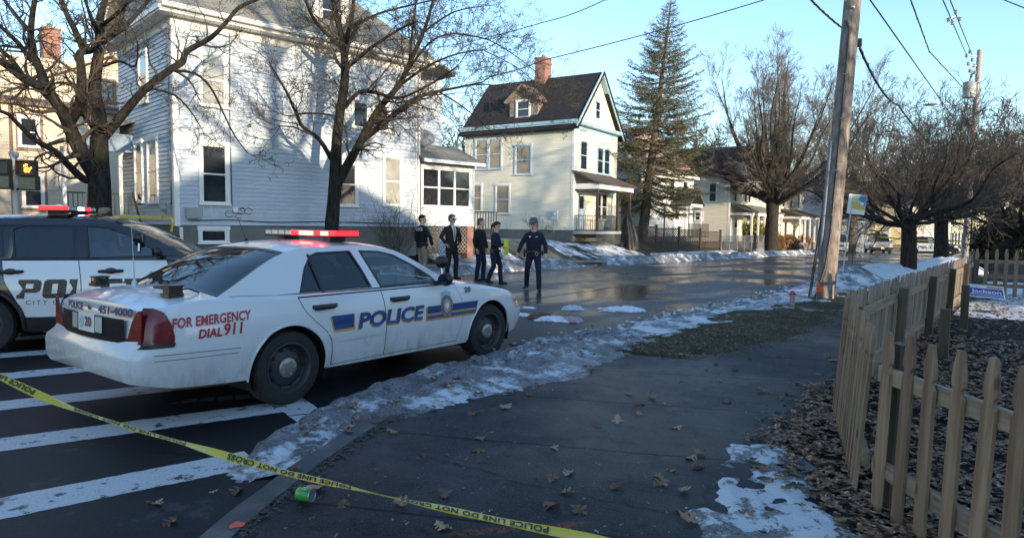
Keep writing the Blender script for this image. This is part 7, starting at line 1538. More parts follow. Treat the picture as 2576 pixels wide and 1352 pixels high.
def fence(name, label, pts, zb, step, me, posts, side=1, H=1.0, lean=0, rails=(.28, .78), postH=.93, rseed=1, endpost=True, old=None, tilt=0):
    """pickets on the side away from `side`; two rails and square posts behind them"""
    rr = random.Random(rseed); a = Vector((*pts[0], 0)); o = thing(name, label, 'fence', (a.x, a.y, 0)); P = [Vector((*p, 0))-a for p in pts]; seg = []
    for p, q in zip(P, P[1:]):
        L = (q-p).length; d = (q-p)/L; nn = Vector((-d.y, d.x, 0))*side; n = int(L/step)
        for i in range(n):
            c = p+d*(step*(i+.5)); w = a+c; k = bpy.data.objects.new('picket', me if not old or rr.random() > old else PK[1]); COL.objects.link(k); k.parent = o
            k.matrix_local = Matrix.Translation((c.x, c.y, zb(w.y)+rr.uniform(-.012, .012))) @ Matrix.Rotation(math.atan2(d.y, d.x), 4, 'Z') @ Matrix.Rotation(lean+rr.uniform(-.012, .012), 4, 'Y') @ Matrix.Rotation(rr.uniform(-.01, .01)-tilt, 4, 'X') @ Matrix.Scale(H*rr.uniform(.99, 1.01), 4, (0, 0, 1)); 
            if side < 0: k.location -= nn*.019*0
        for rz_ in rails:
            nseg = max(1, round(L/2.45))
            for j in range(nseg):
                s = p+d*(L*j/nseg); e = p+d*(L*(j+1)/nseg-.004); ln_ = (e-s).length; b = MB(); b.box((0, .021, -.042), (ln_, .058, .042)) if side > 0 else b.box((0, -.040, -.042), (ln_, -.002, .042)); r = b.build('rail', rail_wood, o)
                ws, we = zb((a+s).y)+rz_*H, zb((a+e).y)+rz_*H; off = lean*rz_*H; dv = (e-s).normalized(); s = s+nn*(tilt*rz_*H); r.matrix_local = Matrix.Translation((s.x+d.x*off, s.y+d.y*off, ws)) @ Matrix.Rotation(math.atan2(dv.y, dv.x), 4, 'Z') @ Matrix.Rotation(-math.atan2(we-ws, ln_), 4, 'Y')
        np_ = max(1, round(L/2.4))
        if posts:
            for j in range(np_+(1 if endpost else 0)):
                c = p+d*min(L-.06, max(.08, L*j/np_)); b = MB(); y0 = .062 if side > 0 else -.137; b.box((-.045, y0, -.15), (.045, y0+.09, postH*H)); r = b.build('post', post_wood, o); r.matrix_local = Matrix.Translation((c.x, c.y, zb((a+c).y))) @ Matrix.Rotation(math.atan2(d.y, d.x), 4, 'Z') @ Matrix.Rotation(lean*.5+rr.uniform(-.02, .02), 4, 'Y') @ Matrix.Rotation(-tilt, 4, 'X')
    return o
gz = lambda Y: roadz(Y)+.125
fence('picket_fence', 'short front run of picket fence with spear tops nearest the camera', [(-.655, 4.17), (.5, 2.73)], gz, .187, PK[0], True, side=1, H=1.0, lean=.05, rails=(.24, .755), rseed=3)
fence('picket_fence', 'angled run of picket fence seen edge on between front run and long run', [(-1.26, 6.2), (-.72, 4.22)], gz, .155, PK[0], False, side=1, H=1.0, lean=0.0, rails=(.24, .755), rseed=4, tilt=.065)
fence('picket_fence', 'long run of picket fence along the pavement seen from its rail side', [(-1.02, 18.7), (-1.27, 6.28)], gz, .150, PK[1], True, side=1, H=.99, rails=(.24, .78), rseed=5, postH=.9, old=.0, tilt=.04)
fence('picket_fence', 'far picket fence crossing behind the fallen campaign sign', [(-1.0, 18.9), (2.6, 20.4)], gz, .20, PK[0], True, side=1, H=1.12, rails=(.25, .74), rseed=6)
for p, h, lb in (((-.72, 9.35), .62, 'short weathered post stub inside the long fence run, nearer one'), ((-.7, 12.2), .72, 'short weathered post stub inside the long fence run, farther one')):
    b = MB(); b.box((-.05, -.05, -.1), (.05, .05, h)); o = b.build('post_stub', post_wood); o.location = (p[0], p[1], .13); tag(o, lb, 'post')
# lattice fence and chain-link by the spruce
la = onx(*h_(225, 1060), -20.6); lb_ = onx(*h_(1052, 1125), -18.0); ltop = onx(*h_(228, 912), -20.6).z; rtop = onx(*h_(1052, 975), -18.0).z
o = thing('lattice_fence', 'dark brown lattice fence running from the spruce to the tan house', 'fence', (la.x, la.y, 0)); d = Vector((lb_.x-la.x, lb_.y-la.y, 0)); L = d.length; o.rotation_euler = (0, 0, math.atan2(d.y, d.x)); lat = plain('lattice_brown', (.06, .042, .03), .8, .25)
for i in range(4):
    x0, x1 = L*i/4+.07, L*(i+1)/4-.07; zb_ = la.z+(lb_.z-la.z)*(i+.5)/4; zt = ltop+(rtop-ltop)*(i+.5)/4; b = MB(); lattice_panel(b, lambda a, f, z: (a, -f, z), x0, x1, zb_+.05, zt-.06, .19, .06); b.box((x0, -.03, zt-.07), (x1, .02, zt)); b.box((x0, -.03, zb_), (x1, .02, zb_+.07)); b.build('lattice_panel', lat, o)
for i in range(5):
    x = L*i/4; zb_ = la.z+(lb_.z-la.z)*i/4; zt = ltop+(rtop-ltop)*i/4; b = MB(); b.box((x-.06, -.06, zb_-.3), (x+.06, .06, zt+.12)); b.box((x-.08, -.08, zt+.12), (x+.08, .08, zt+.17)); b.build('post', lat, o)
zinc = plain('dull_zinc', (.16, .17, .17), .6, .15); o = thing('chain_link_fence', 'low grey chain link fence and gate in front of the tan house', 'fence', (-18.0, lb_.y+.3, roadz(50)+.35)); 
for i in range(8): b = MB(); b.tube([(0, i*1.7, -.2), (0, i*1.7, 1.1)], .03, 8); b.build('post', zinc, o, 60)
b = MB(); b.tube([(0, 0, 1.05), (0, 11.9, 1.05)], .025, 6); b.build('top_rail', zinc, o, 60); b = MB(); k = -1.05
while k < 11.9:
    for sg in (1, -1):
        p, q = ((k, 0), (k+1.05, 1.05)) if sg > 0 else ((k, 1.05), (k+1.05, 0))
        if p[0] >= 0 and q[0] <= 11.9: b.bar((0, p[0], p[1]), (0, q[0], q[1]), .008, .008)
    k += .1
b.build('wire_mesh', zinc, o)

# --- wooden utility pole in front
pole_m = bark_mat('pole_wood', (.16, .128, .104), (.33, .28, .235)); pb = Vector((-3.5, 16.1, .05)); dp = 3.5*.6018+16.1*.7986; pt = ond(2160, -160, dp)
ax = (pt-pb); P_ = lambda t: pb+ax*t
o = thing('utility_pole', 'weathered wooden utility pole beside the patchy snow verge', 'utility pole', pb); b = MB(); b.tube([(0, 0, -.3)]+[ax*t for t in lin(0, 1.25, 10)], lin(.20, .165, 11), 20); b.build('pole', pole_m, o, 60)
perp = Vector((math.cos(YAW), math.sin(YAW), 0)); tow = Vector((math.sin(YAW), -math.cos(YAW), 0))
b = MB(); b.tube([ax*t-perp*.09+tow*.17 for t in lin(.19, .74, 12)]+[ax*.765-perp*.16+tow*.10], .026, 8); b.tube([ax*.19-perp*.09+tow*.17, ax*.10-perp*.15+tow*.2, ax*.0-perp*.34+tow*.22], .024, 8); b.build('cable', blackp, o, 60)
b = MB(); b.tube([ax*t-perp*.205+tow*.03 for t in lin(.12, .44, 6)], .042, 10); b.build('conduit', plain('grey_blue_conduit', (.12, .15, .19), .5, .1), o, 60)
b = MB(); b.bar(ax*.0-perp*.36+tow*.0-Vector((0, 0, .1)), ax*.30-perp*.20, .05, .04); b.build('guard_board', bark_tan, o)
b = MB(); b.box((-.06, -.06, -.08), (.06, .06, .08)); w = b.build('bracket', trim_black, o); w.location = ax*.71+perp*.22; b = MB(); b.ball(ax*.80-perp*.06+tow*.17, .05, 8, 6); b.tube([ax*.80-perp*.06+tow*.17, ax*.83-perp*.2], .015, 6); b.build('insulator', steel, o, 60)
for t in (.24, .36, .5, .62): b = MB(); b.bar(ax*t-perp*.13+tow*.19, ax*t-perp*.05+tow*.19, .02, .02); b.build('cable_clip', blackp, o)
MP = o = thing('marker_post', 'short red topped marker post at the foot of the wooden pole', 'post', (-3.62, 13.95, .1)); b = MB(); b.tube([(0, 0, -.1), (0, 0, .38)], .07, 12); b.build('post', plain('pinkish_plastic', (.38, .27, .26), .6, .15), o, 50); b = MB(); b.tube([(0, 0, .36), (.0, 0, .42)], [.09, .07], 12); b.ball((.0, 0, .42), (.06, .05, .05), 8, 6); b.build('cap', plain('faded_red', (.42, .05, .045), .6, .15), o, 50)
b = MB(); b.tube([(0, 0, -.05), (-.02, 0, .12), (-.05, .02, .26)], [(.07, .05), (.055, .04), (.015, .012)], 8); o = b.build('broken_pipe', plain('dirty_white_plastic', (.45, .44, .43), .6, .15), None, 60); o.location = (-3.95, 13.75, .1); tag(o, 'broken white plastic stub beside the red topped marker post', 'pipe stub')
o = thing('marker_flag', 'small orange triangular flag stuck beside the wooden pole', 'flag', (-3.42, 15.0, .1)); b = MB(); b.tube([(0, 0, 0), (0, 0, .52)], .004, 5); b.build('wire', steel, o); b = MB(); b.prism([(0, .52), (.16, .28), (-.02, .26)], lambda x, z, t: (x*.8, x*.5+t, z), 0, .003); b.build('flag', plain('orange_vinyl', (.85, .13, .02), .5, .1), o)

# --- bus stop sign
bb = Vector((-4.2, 21.2, .2)); db = 4.2*.6018+21.2*.7986; bt = ond(2146, 489, db); v = bt-bb
o = thing('bus_stop_sign', 'blue and yellow bus stop sign on a leaning grey post', 'sign', bb); b = MB(); b.bar((0, 0, -.3), v, .055, .03); b.build('post', steel, o)
sgn = Matrix.Translation(v+perp*.10-Vector((0, 0, .28))+tow*.03) @ Matrix.Rotation(YAW-.02, 4, 'Z') @ Matrix.Rotation(.10, 4, 'Y')
def sgpart(name, poly, m, t0, t1, parent): b = MB(); b.prism(poly, lambda x, z, t: (x, -t, z), t0, t1); q = b.build(name, m, parent); return q
pl = sgpart('sign_panel', [(-.25, -.28), (.25, -.28), (.25, .28), (-.25, .28)], white_plate, 0, .008, o); pl.matrix_local = sgn
sgpart('blue_field', [(-.16, -.02), (0, .03), (.12, -.01), (.24, -.06), (.24, .27), (-.16, .27)], dec_lblue, .0085, .0095, pl); sgpart('dark_blue_field', [(.02, .03), (.12, .0), (.24, -.03), (.24, .27), (.08, .27)], plain('sign_blue', (.05, .2, .45), .4, .05), .0098, .0105, pl); sgpart('yellow_wave', [(-.16, -.13), (.24, -.15), (.24, -.062), (.12, -.012), (0, .028), (-.16, -.022)], plain('sign_yellow', (.62, .42, .05), .4, .05), .0085, .0098, pl)
for tx_, zz in (('Bus', .15), ('Stop', .055)): Vt, Ft, wd = text_mesh(tx_, .125, .006); b = MB(); b.add([(x-.14, -.0115, z+zz) for x, z in Vt], Ft); b.build('lettering', plain('sign_letter', (.78, .62, .12), .5, .05), pl)
sgpart('bus_symbol', [(.09, .0), (.2, .0), (.2, .07), (.09, .07)], white_plate, .011, .0115, pl)
# --- further poles
d2 = 43; fb = ond(2427, 640, d2); fb.z = roadz(fb.y); ft = ond(2465, 126, d2); v = ft-fb; o = thing('utility_pole', 'far utility pole with a grey transformer and a street lamp arm', 'utility pole', fb); b = MB(); b.tube([(0, 0, -.2), v*.5, v], [.2, .17, .145], 14); b.build('pole', plain('silvered_pole', (.30, .28, .26), .8, .15, 3), o, 60)
t0 = ond(2443, 228, d2)-fb; b = MB(); b.lathe([(0, -.5), (.33, -.48), (.36, -.4), (.36, .4), (.38, .43), (.3, .5), (0, .52)], t0-perp*.25+tow*.2, 'z', 18); tr = b.build('transformer', plain('transformer_grey', (.38, .41, .43), .5, .08), o, 40); b = MB(); b.tube([t0-perp*.25+tow*.2+Vector((0, 0, .5)), t0-perp*.2+tow*.2+Vector((0, 0, .8))], .05, 8); b.build('bushing', found, tr, 60)
a0 = ond(2449, 286, d2)-fb; a1 = ond(2436, 268, d2)-fb; a2 = ond(2385, 262, d2)-fb; a3 = ond(2348, 262, d2)-fb; b = MB(); b.tube([a0, a1, a2, a3], .035, 8); ar_ = b.build('lamp_arm', steel, o, 60); b = MB(); b.ball(ond(2340, 263, d2)-fb, (.42, .2, .08), 12, 6); b.build('lamp_head', plain('lamp_grey', (.25, .27, .29), .5, .1), ar_, 60)
for yy in (142, 165): b = MB(); p = ond(2462, yy, d2)-fb; q = ond(2440, yy-1, d2)-fb; b.tube([p, q], .04, 6); b.build('bracket', steel, o, 60)
for i, (xx, yy) in enumerate(((2432, 140), (2440, 130), (2446, 150), (2436, 160), (2450, 165), (2440, 178), (2452, 182), (2444, 190))): b = MB(); p = ond(xx, yy, d2)-fb; b.lathe([(0, -.13), (.06, -.12), (.11, -.02), (.05, 0), (.1, .05), (.03, .12), (0, .13)], p, 'z', 10); b.build('insulator', plain('insulator_grey', (.3, .32, .34), .4, .1), o, 50)
d3 = 75; fb3 = ond(2490, 560, d3); fb3.z = roadz(90); v = ond(2499, 360, d3)-fb3; o = thing('utility_pole', 'distant utility pole with two cross arms', 'utility pole', fb3); b = MB(); b.tube([(0, 0, 0), v], [.2, .15], 10); b.build('pole', pole_m, o, 60)
for yy in (372, 391): b = MB(); b.bar(ond(2452, yy, d3)-fb3, ond(2540, yy-2, d3)-fb3, .14, .14); b.build('cross_arm', dark_wood, o)
# --- overhead wires
wire_m = plain('wire_black', (.03, .032, .036), .5, .1)
def wire(label, pix, rad, sag=0., n=24, twist=0):
    pts = [ond(*p) for p in pix]; out = []
    for s, (p, q) in enumerate(zip(pts, pts[1:])):
        for i in range(n): t = i/n; out.append(p.lerp(q, t)-Vector((0, 0, sag*4*t*(1-t))))
    out.append(pts[-1]); b = MB(); b.tube(out, rad, 6); 
    if twist: b.tube([p+Vector((math.sin(i*1.9)*rad*.9, 0, math.cos(i*1.9)*rad*.9)) for i, p in enumerate(out)], rad*.7, 5)
    o = b.build('overhead_wire', wire_m, None, 60); tag(o, label, 'wire', 'overhead wires')
wire('overhead wire passing the spruce top down to the pale blue house', [(3300, -380, 10), (1990, -21, 16), (1368, 151, 18), (1225, 192, 20.5)], .013, .06); wire('short overhead wire at the top between blue house and cream house', [(2300, -330, 10), (1560, -20, 15), (1521, 0, 15.5), (1368, 56, 17), (1100, 120, 21)], .011, .05)
wire('twisted cable running from above to the left side of the wooden pole', [(1600, -330, 8), (2000, -45, 13), (2118, 70, dp-.3)], .02, .05, 30, 1); wire('thick black cable sloping from the wooden pole down behind the trees', [(2163, 122, dp+.2), (2260, 265, 24), (2380, 390, 40)], .028, .25, 30, 1)
wire('long wire sloping from the top edge right of the wooden pole', [(2172, -260, dp), (2150, -70, 15.5), (2186, -4, 18), (2395, 292, 39), (2430, 340, 43)], .022, .0, 14); wire('twisted wire ending at the grey transformer', [(2178, -300, dp), (2270, -60, 19), (2291, 0, 21), (2338, 130, 29), (2433, 232, 42.6)], .022, .0, 14, 1)
wire('left one of the paired wires running to the far pole top', [(2182, -330, dp), (2345, -60, 18), (2372, 0, 22), (2432, 140, 42)], .02, .0); wire('right one of the paired wires running to the far pole top', [(2185, -335, dp), (2368, -60, 18), (2390, 0, 22), (2446, 140, 42)], .02, .0)
wire('thin wire running right from the far pole', [(2470, 258, d2), (2576, 294, 36), (2640, 316, 32)], .014, .05); wire('wire crossing the top right corner', [(2178, -290, dp), (2500, -10, 14), (2576, 20, 13), (2620, 40, 12), (3300, 330, 8)], .012); wire('thin wire from the far pole down over the right trees', [(2400, 268, d2), (2360, 280, 50), (2240, 300, 60)], .018, .0)
o = thing('wire_spacer', 'bracket with insulators holding the paired wires apart above the far pole', 'insulator', ond(2400, 42, 26)); 
for dx_, dy_ in ((-14, 8), (-4, 16), (4, -12), (14, 6)): b = MB(); p = ond(2400+dx_, 42+dy_, 26)-o.location; b.lathe([(0, -.08), (.07, -.05), (.03, 0), (.08, .04), (0, .09)], p, 'z', 10); b.bar(p, (0, 0, 0), .03, .03); b.build('insulator', plain('insulator_grey', (.3, .32, .34), .4, .1), o, 50)

# --- pedestrian signal at the left edge
d4 = 15.6; sb_ = ond(44, 520, d4); sb_.z = .1; o = thing('traffic_signal', 'pedestrian signal with a lit orange hand at the left edge', 'traffic signal', sb_); st_ = ond(35, 394, d4)-sb_; b = MB(); b.tube([(0, 0, 0), st_], [.075, .065], 14); b.lathe([(.1, 0), (.1, .1), (0, .13)], st_, 'z', 12); b.build('pole', plain('pale_steel', (.45, .46, .46), .5, .1), o, 60)
rotc = Matrix.Rotation(YAW+.25, 4, 'Z')
def sig(px, py, hnd):
    c = ond(px, py, d4-.3)-sb_; b = MB(); b.box((-.17, 0, -.34), (.17, .16, .34)); b.box((-.18, -.13, .30), (.18, 0, .33)); b.box((-.18, -.13, 0.0), (.18, 0, .02)); b.box((-.18, -.13, .02), (-.165, 0, .30)); b.box((.165, -.13, .02), (.18, 0, .30)); h = b.build('signal_head', trim_black, o); h.matrix_local = Matrix.Translation(c) @ rotc
    b = MB(); b.box((-.16, -.02, -.30), (.16, 0, -.05)); b.build('dark_lens', plain('dark_lens', (.05, .055, .055), .2, .1), h); b = MB(); b.bar((0, .1, .25), (-.3, .25, .25), .05, .05); b.bar((0, .1, -.3), (-.3, .25, -.3), .05, .05); b.build('bracket', trim_black, h)
    if hnd:
        b = MB(); y = -.012
        b.prism([(-.05, .07), (.055, .07), (.06, .15), (-.05, .15)], lambda x, z, t: (x, y-t, z), 0, .005)
        for i, (x, hgt) in enumerate(((-.042, .235), (-.014, .255), (.014, .25), (.042, .23))): b.prism([(x-.0105, .145), (x+.0105, .145), (x+.0105, hgt), (x-.0105, hgt)], lambda x_, z, t: (x_, y-t, z), 0, .005)
        b.prism([(.05, .09), (.085, .14), (.10, .18), (.085, .19), (.055, .15)], lambda x, z, t: (x, y-t, z), 0, .005); b.build('hand_symbol', plain('lit_hand', (.8, .2, .03), .4, 0, emit=(1, .2, .02, 5)), h)
sig(68, 441, True)
c2 = sig(2, 437, False)

# --- police tapes
tape_y = plain('tape_yellow', (.60, .45, .02), .3, .06, 4, coat=.3); tape_k = plain('tape_print', (.012, .012, .012), .5, .1)
def ribbon(name, label, pix, wid, th, txt=None, n=10, size=.05, gap=.42, start=.3, rseed=1):
    rr = random.Random(rseed); P = smooth_poly([ond(x, y, d) for x, y, d in pix], [0]*len(pix), n)[0]; S = [0]
    for p, q in zip(P, P[1:]): S.append(S[-1]+(q-p).length)
    def frame(s):
        s = max(0, min(S[-1]-1e-5, s)); i = next(k for k in range(len(S)-1) if S[k+1] > s); f = (s-S[i])/(S[i+1]-S[i]); p = P[i].lerp(P[i+1], f); d = (P[i+1]-P[i]).normalized(); vw = (p-O3).normalized(); u = d.cross(vw).normalized(); u = u if u.z > 0 else -u
        a = th(s/S[-1])+.22*math.sin(s*3.7)+.12*math.sin(s*9.3); return p, (u*math.cos(a)+vw*math.sin(a)).normalized(), -vw
    V = []; F = []; N = len(P)*3; o = thing(name, label, 'tape', P[0])
    for i in range(N+1):
        s = S[-1]*i/N; p, w, vn = frame(s)
        for e in (-.5, -.25, 0, .25, .5): V.append(p+w*(wid*e)+vn*(.006*math.cos(e*6+s*3))-P[0])
    for i in range(N):
        for j in range(4): F.append((5*i+j, 5*i+j+1, 5*i+j+6, 5*i+j+5))
    mesh_obj('ribbon', V, F, tape_y, parent=o, smooth=180)
    if txt:
        Vt, Ft, wd = text_mesh(txt, size, .002, 0, 1.1); s0 = start; b = MB()
        while s0+wd < S[-1]:
            Q = []
            for x, y in Vt: s = s0+(wd-x); p, w, vn = frame(s); e = .5-(y+.012)/wid*1.0; e = (-.36+y/wid*1.05); Q.append(p+w*(-wid*e)*1+vn*(.0075+.006*math.cos(-e*6+s*3)+.002)-P[0])
            b.add(Q, Ft); s0 += wd+gap
        b.build('lettering', tape_k, o, fix=False)
    return o
ribbon('police_tape', 'yellow police tape with black lettering stretched across the foreground', [(-1500, 560, 7.5), (-700, 690, 5.6), (-300, 820, 4.8), (-60, 918, 4.3), (0, 946, 4.25), (80, 984, 4.2), (170, 1022, 4.15), (260, 1053, 4.1), (350, 1082, 4.05), (480, 1119, 3.95), (590, 1152, 3.85), (720, 1188, 3.75), (880, 1225, 3.62), (1000, 1253, 3.52), (1140, 1283, 3.4), (1290, 1315, 3.28), (1400, 1336, 3.2), (1520, 1356, 3.1), (1640, 1376, 3.0), (2200, 1440, 2.7), (2700, 1470, 2.6)], .066, lambda t: .78+.45*t, 'POLICE LINE DO NOT CROSS', 6, .056, .3, 3.6)
ribbon('police_tape', 'yellow police tape tied across behind the police SUV to the blue house', [(150, 540, 13.5), (220, 541, 14), (300, 544, 15), (380, 546, 16), (432, 546, 17)], .076, lambda t: .3, None, 6)
ribbon('police_tape', 'loose end of yellow tape hanging at the corner of the blue house', [(432, 546, 16.9), (434, 560, 16.9), (431, 582, 16.85)], .07, lambda t: .5, None, 6)
ribbon('police_tape', 'yellow police tape across the far road in front of the parked vehicles', [(2170, 588, 60), (2240, 598, 58), (2320, 604, 55), (2420, 606, 52)], .12, lambda t: .2, None, 6)

# --- litter on the road
def crumple(name, label, c, rx, ry, h, m, seed, cat, rz=0, n=56, thick=.0):
    V = []; F = []; o = None
    for j in range(n+1):
        for i in range(n+1):
            u, v_ = -1+2*i/n, -1+2*j/n; ro = 1+.55*fbm(u*1.2+seed, v_*1.2, 1.7); x, y = rx*u*ro, ry*v_*(1+.8*fbm(u*1.3+seed*3, v_*.7, 1.7)); r = max(abs(u), abs(v_))
            w1 = fbm(u+seed, v_, 1.1, 2)*3; z = h*max(0, 1-r**3)*(.22+.5*abs(math.sin(u*3.1+v_*2+w1*2))+.35*abs(math.sin(v_*4.3-u*1.7+w1*2.6+seed)))+.02*abs(fbm(u*2, v_*2+seed, 1.6, 2))*(1-r*.7)+.006; V.append((x*math.cos(rz)-y*math.sin(rz), x*math.sin(rz)+y*math.cos(rz), z))
    for j in range(n):
        for i in range(n): k = j*(n+1)+i; F.append((k, k+1, k+n+2, k+n+1))
    o = mesh_obj(name, V, F, m, smooth=180); o.location = (c[0], c[1], roadz(c[1])-.016); tag(o, label, cat); return o
cl_white = cloth_mat('litter_white', (.72, .74, .80)); cl_pink = cloth_mat('litter_pink', (.45, .36, .37)); cl_brown = cloth_mat('litter_brown', (.16, .085, .06)); cl_tan = cloth_mat('litter_tan', (.30, .24, .19)); cl_clear = plain('litter_plastic', (.5, .53, .55), .15, .25, 12, coat=.6)
crumple('white_sheet', 'crumpled white sheet lying alone on the road, rightmost of the litter', (-6.4, 12.15), .42, .26, .09, cl_white, 1, 'cloth', R(37)); crumple('shirt', 'crumpled pale shirt in the clothes heap on the road', (-6.62, 10.0), .30, .15, .08, cl_white, 2, 'clothing', R(20)); crumple('jacket', 'brown piece of clothing at the left of the clothes heap on the road', (-6.95, 10.1), .24, .15, .10, cl_brown, 3, 'clothing', R(60)); crumple('scarf', 'tan cloth on the far side of the clothes heap on the road', (-6.65, 10.4), .28, .12, .12, cl_tan, 4, 'clothing', R(30)); crumple('towel', 'pinkish cloth at the right end of the clothes heap on the road', (-6.32, 10.12), .2, .13, .09, cl_pink, 5, 'clothing', R(10)); crumple('plastic_bag', 'clear plastic bag on the road between the clothes heap and the white sheet', (-7.2, 11.6), .22, .12, .09, cl_clear, 6, 'bag', R(37)); crumple('paper_scrap', 'small white scrap on the road just ahead of the sedan, farther one', (-8.0, 11.2), .15, .09, .03, cl_white, 7, 'paper', 0); crumple('paper_scrap', 'small white scrap on the road at the sedan front bumper, nearer one', (-7.45, 10.2), .18, .1, .05, cl_white, 8, 'paper', 0)
# --- tipped green snack can by the kerb
o = thing('snack_can', 'small green can lying on its side by the kerb under the tape', 'can', (-3.12, 2.27, .162)); o.rotation_euler = (0, 0, R(200)); b = MB(); b.lathe([(.037, -.04), (.038, -.038), (.038, .045), (.036, .047)], (0, 0, 0), 'x', 28); b.build('can_body', plain('can_green', (.05, .33, .06), .3, .12, 9, coat=.4), o, 50); b = MB(); b.lathe([(.0, -.036), (.034, -.036), (.035, -.041), (.038, -.041), (.0385, -.037)], (0, 0, 0), 'x', 28); b.build('can_base', steel, o, 50); b = MB()
b.prism([(-.012, .2), (.016, .2), (.016, .75), (-.012, .75)], lambda x, a, t: (x, (.0384+t)*math.cos(a+.9), (.0384+t)*math.sin(a+.9)), 0, .0005); b.build('label_panel', white_plate, o); b = MB()
for i in range(4): b.prism([(.02, 1.0+.13*i-.5), (.034, 1.02+.13*i-.5), (.034, 1.08+.13*i-.5), (.02, 1.05+.13*i-.5)], lambda x, a, t: (x, (.0384+t)*math.cos(a+.3), (.0384+t)*math.sin(a+.3)), 0, .0005)
b.build('label_marks', plain('label_yellow', (.6, .5, .05), .4, .1), o)
# orange paint dab on the kerb
b = MB(); b.prism([(.035*math.cos(t)*(1+.25*math.sin(3*t)), .04*math.sin(t)*(1+.2*math.cos(5*t))) for t in lin(0, 5.9, 16)], lambda x, y, t: (-3.13+x, 1.86+y, .1285+t), 0, .0015); tag(b.build('paint_spot', plain('orange_paint', (.75, .10, .04), .5, .2)), kind='structure')
# --- campaign sign knocked over in the yard
p0, p1 = Vector((-1.0, 18.3, .33)), Vector((-.28, 17.75, .22)); o = thing('campaign_sign', 'blue and white campaign sign tilted over against the far fence', 'sign', (-.64, 17.95, .16)); M_ = Matrix.Rotation(YAW-.35, 4, 'Z') @ Matrix.Rotation(-1.0, 4, 'X') @ Matrix.Rotation(.12, 4, 'Y')
def cs(name, poly, m, t0, t1, par=None): b = MB(); b.prism(poly, lambda x, z, t: (x, -t, z), t0, t1); q = b.build(name, m, par or o); return q
bd = cs('board', [(-.34, .0), (.34, .0), (.34, .46), (-.34, .46)], white_plate, 0, .006); bd.matrix_local = Matrix.Translation((0, 0, .05)) @ M_; cs('blue_field', [(-.31, .11), (.31, .11), (.31, .33), (-.31, .33)], plain('campaign_blue', (.06, .05, .32), .4, .08), .0065, .0075, bd); cs('yellow_strip', [(.02, .355), (.31, .355), (.31, .42), (.02, .42)], dec_gold, .0065, .0075, bd); cs('lower_strip', [(-.31, .04), (.31, .04), (.31, .085), (-.31, .085)], MATS['campaign_blue'], .0065, .0075, bd); MP.scale = (.75, .75, .75)
Vt, Ft, wd = text_mesh('Jackson', .19, .006); b = MB(); b.add([(-.28+x*.56/wd, -.0085, .155+z) for x, z in Vt], Ft); b.build('lettering', white_plate, bd)
for x in (-.2, .2): b = MB(); b.tube([(x, .08, -.1), (x, .02, .3)], .005, 5); b.build('wire_leg', steel, o)
# --- bins by the blue house, draped bundle by the cream house, lone post by the spruce
for i, (x, y, lb) in enumerate(((-17.35, 8.3, 'black wheeled bin nearest the corner of the blue house'), (-17.6, 7.4, 'black wheeled bin left of another bin by the blue house'))):
    o = thing('wheeled_bin', lb, 'bin', (x, y, .3), R(-60), 'black bins beside the blue house'); b = MB(); b.add([(-.26, -.3, .08), (.26, -.3, .08), (.26, .3, .08), (-.26, .3, .08), (-.3, -.36, .95), (.3, -.36, .95), (.3, .36, .95), (-.3, .36, .95)], [(0, 3, 2, 1), (0, 1, 5, 4), (1, 2, 6, 5), (2, 3, 7, 6), (3, 0, 4, 7), (4, 5, 6, 7)]); b.build('bin_body', trim_black, o); b = MB(); b.box((-.33, -.4, .95), (.33, .38, 1.0)); b.build('lid', trim_black, o)
    for s in (-1, 1): b = MB(); b.lathe([(0, -.03), (.1, -.03), (.1, .03), (0, .03)], (s*.26, .28, .1), 'x', 14); b.build('wheel', rubber, o)
p = onx(*h_(185, 1060), -18.9); o = thing('covered_bundle', 'black plastic draped over a heap beside the cream house porch', 'bundle', (p.x, p.y, lawnz(p.x, p.y))); V_ = []; F_ = []
for j in range(15):
    z = 2.0*j/14; rb = lerp_table([(0, .62), (.5, .5), (1.2, .36), (1.7, .26), (2.0, .04)], z)
    for i in range(36): t = 2*PI*i/36; r_ = rb*(1+.22*math.sin(5*t+z*1.3)+.25*fbm(math.cos(t)*1.5, math.sin(t)*1.5+z*.8, 1.2, 3)); V_.append((r_*math.cos(t)+.08*math.sin(z*2), r_*math.sin(t), z))
for j in range(14):
    for i in range(36): F_.append((j*36+i, j*36+(i+1) % 36, (j+1)*36+(i+1) % 36, (j+1)*36+i))
mesh_obj('cover', V_, F_, plain('black_plastic_sheet', (.016, .014, .016), .5, .2, 5, bump=.6, bscale=9), parent=o, smooth=180)
p = onx(*h_(522, 1140), -18.4); b = MB(); b.tube([(0, 0, -.1), (0, 0, onx(*h_(532, 722), -18.4).z-p.z)], .045, 8); o = b.build('metal_post', plain('rusty_post', (.09, .055, .045), .8, .2), None, 60); o.location = p; tag(o, 'thin rusty post standing alone in front of the lattice fence', 'post')

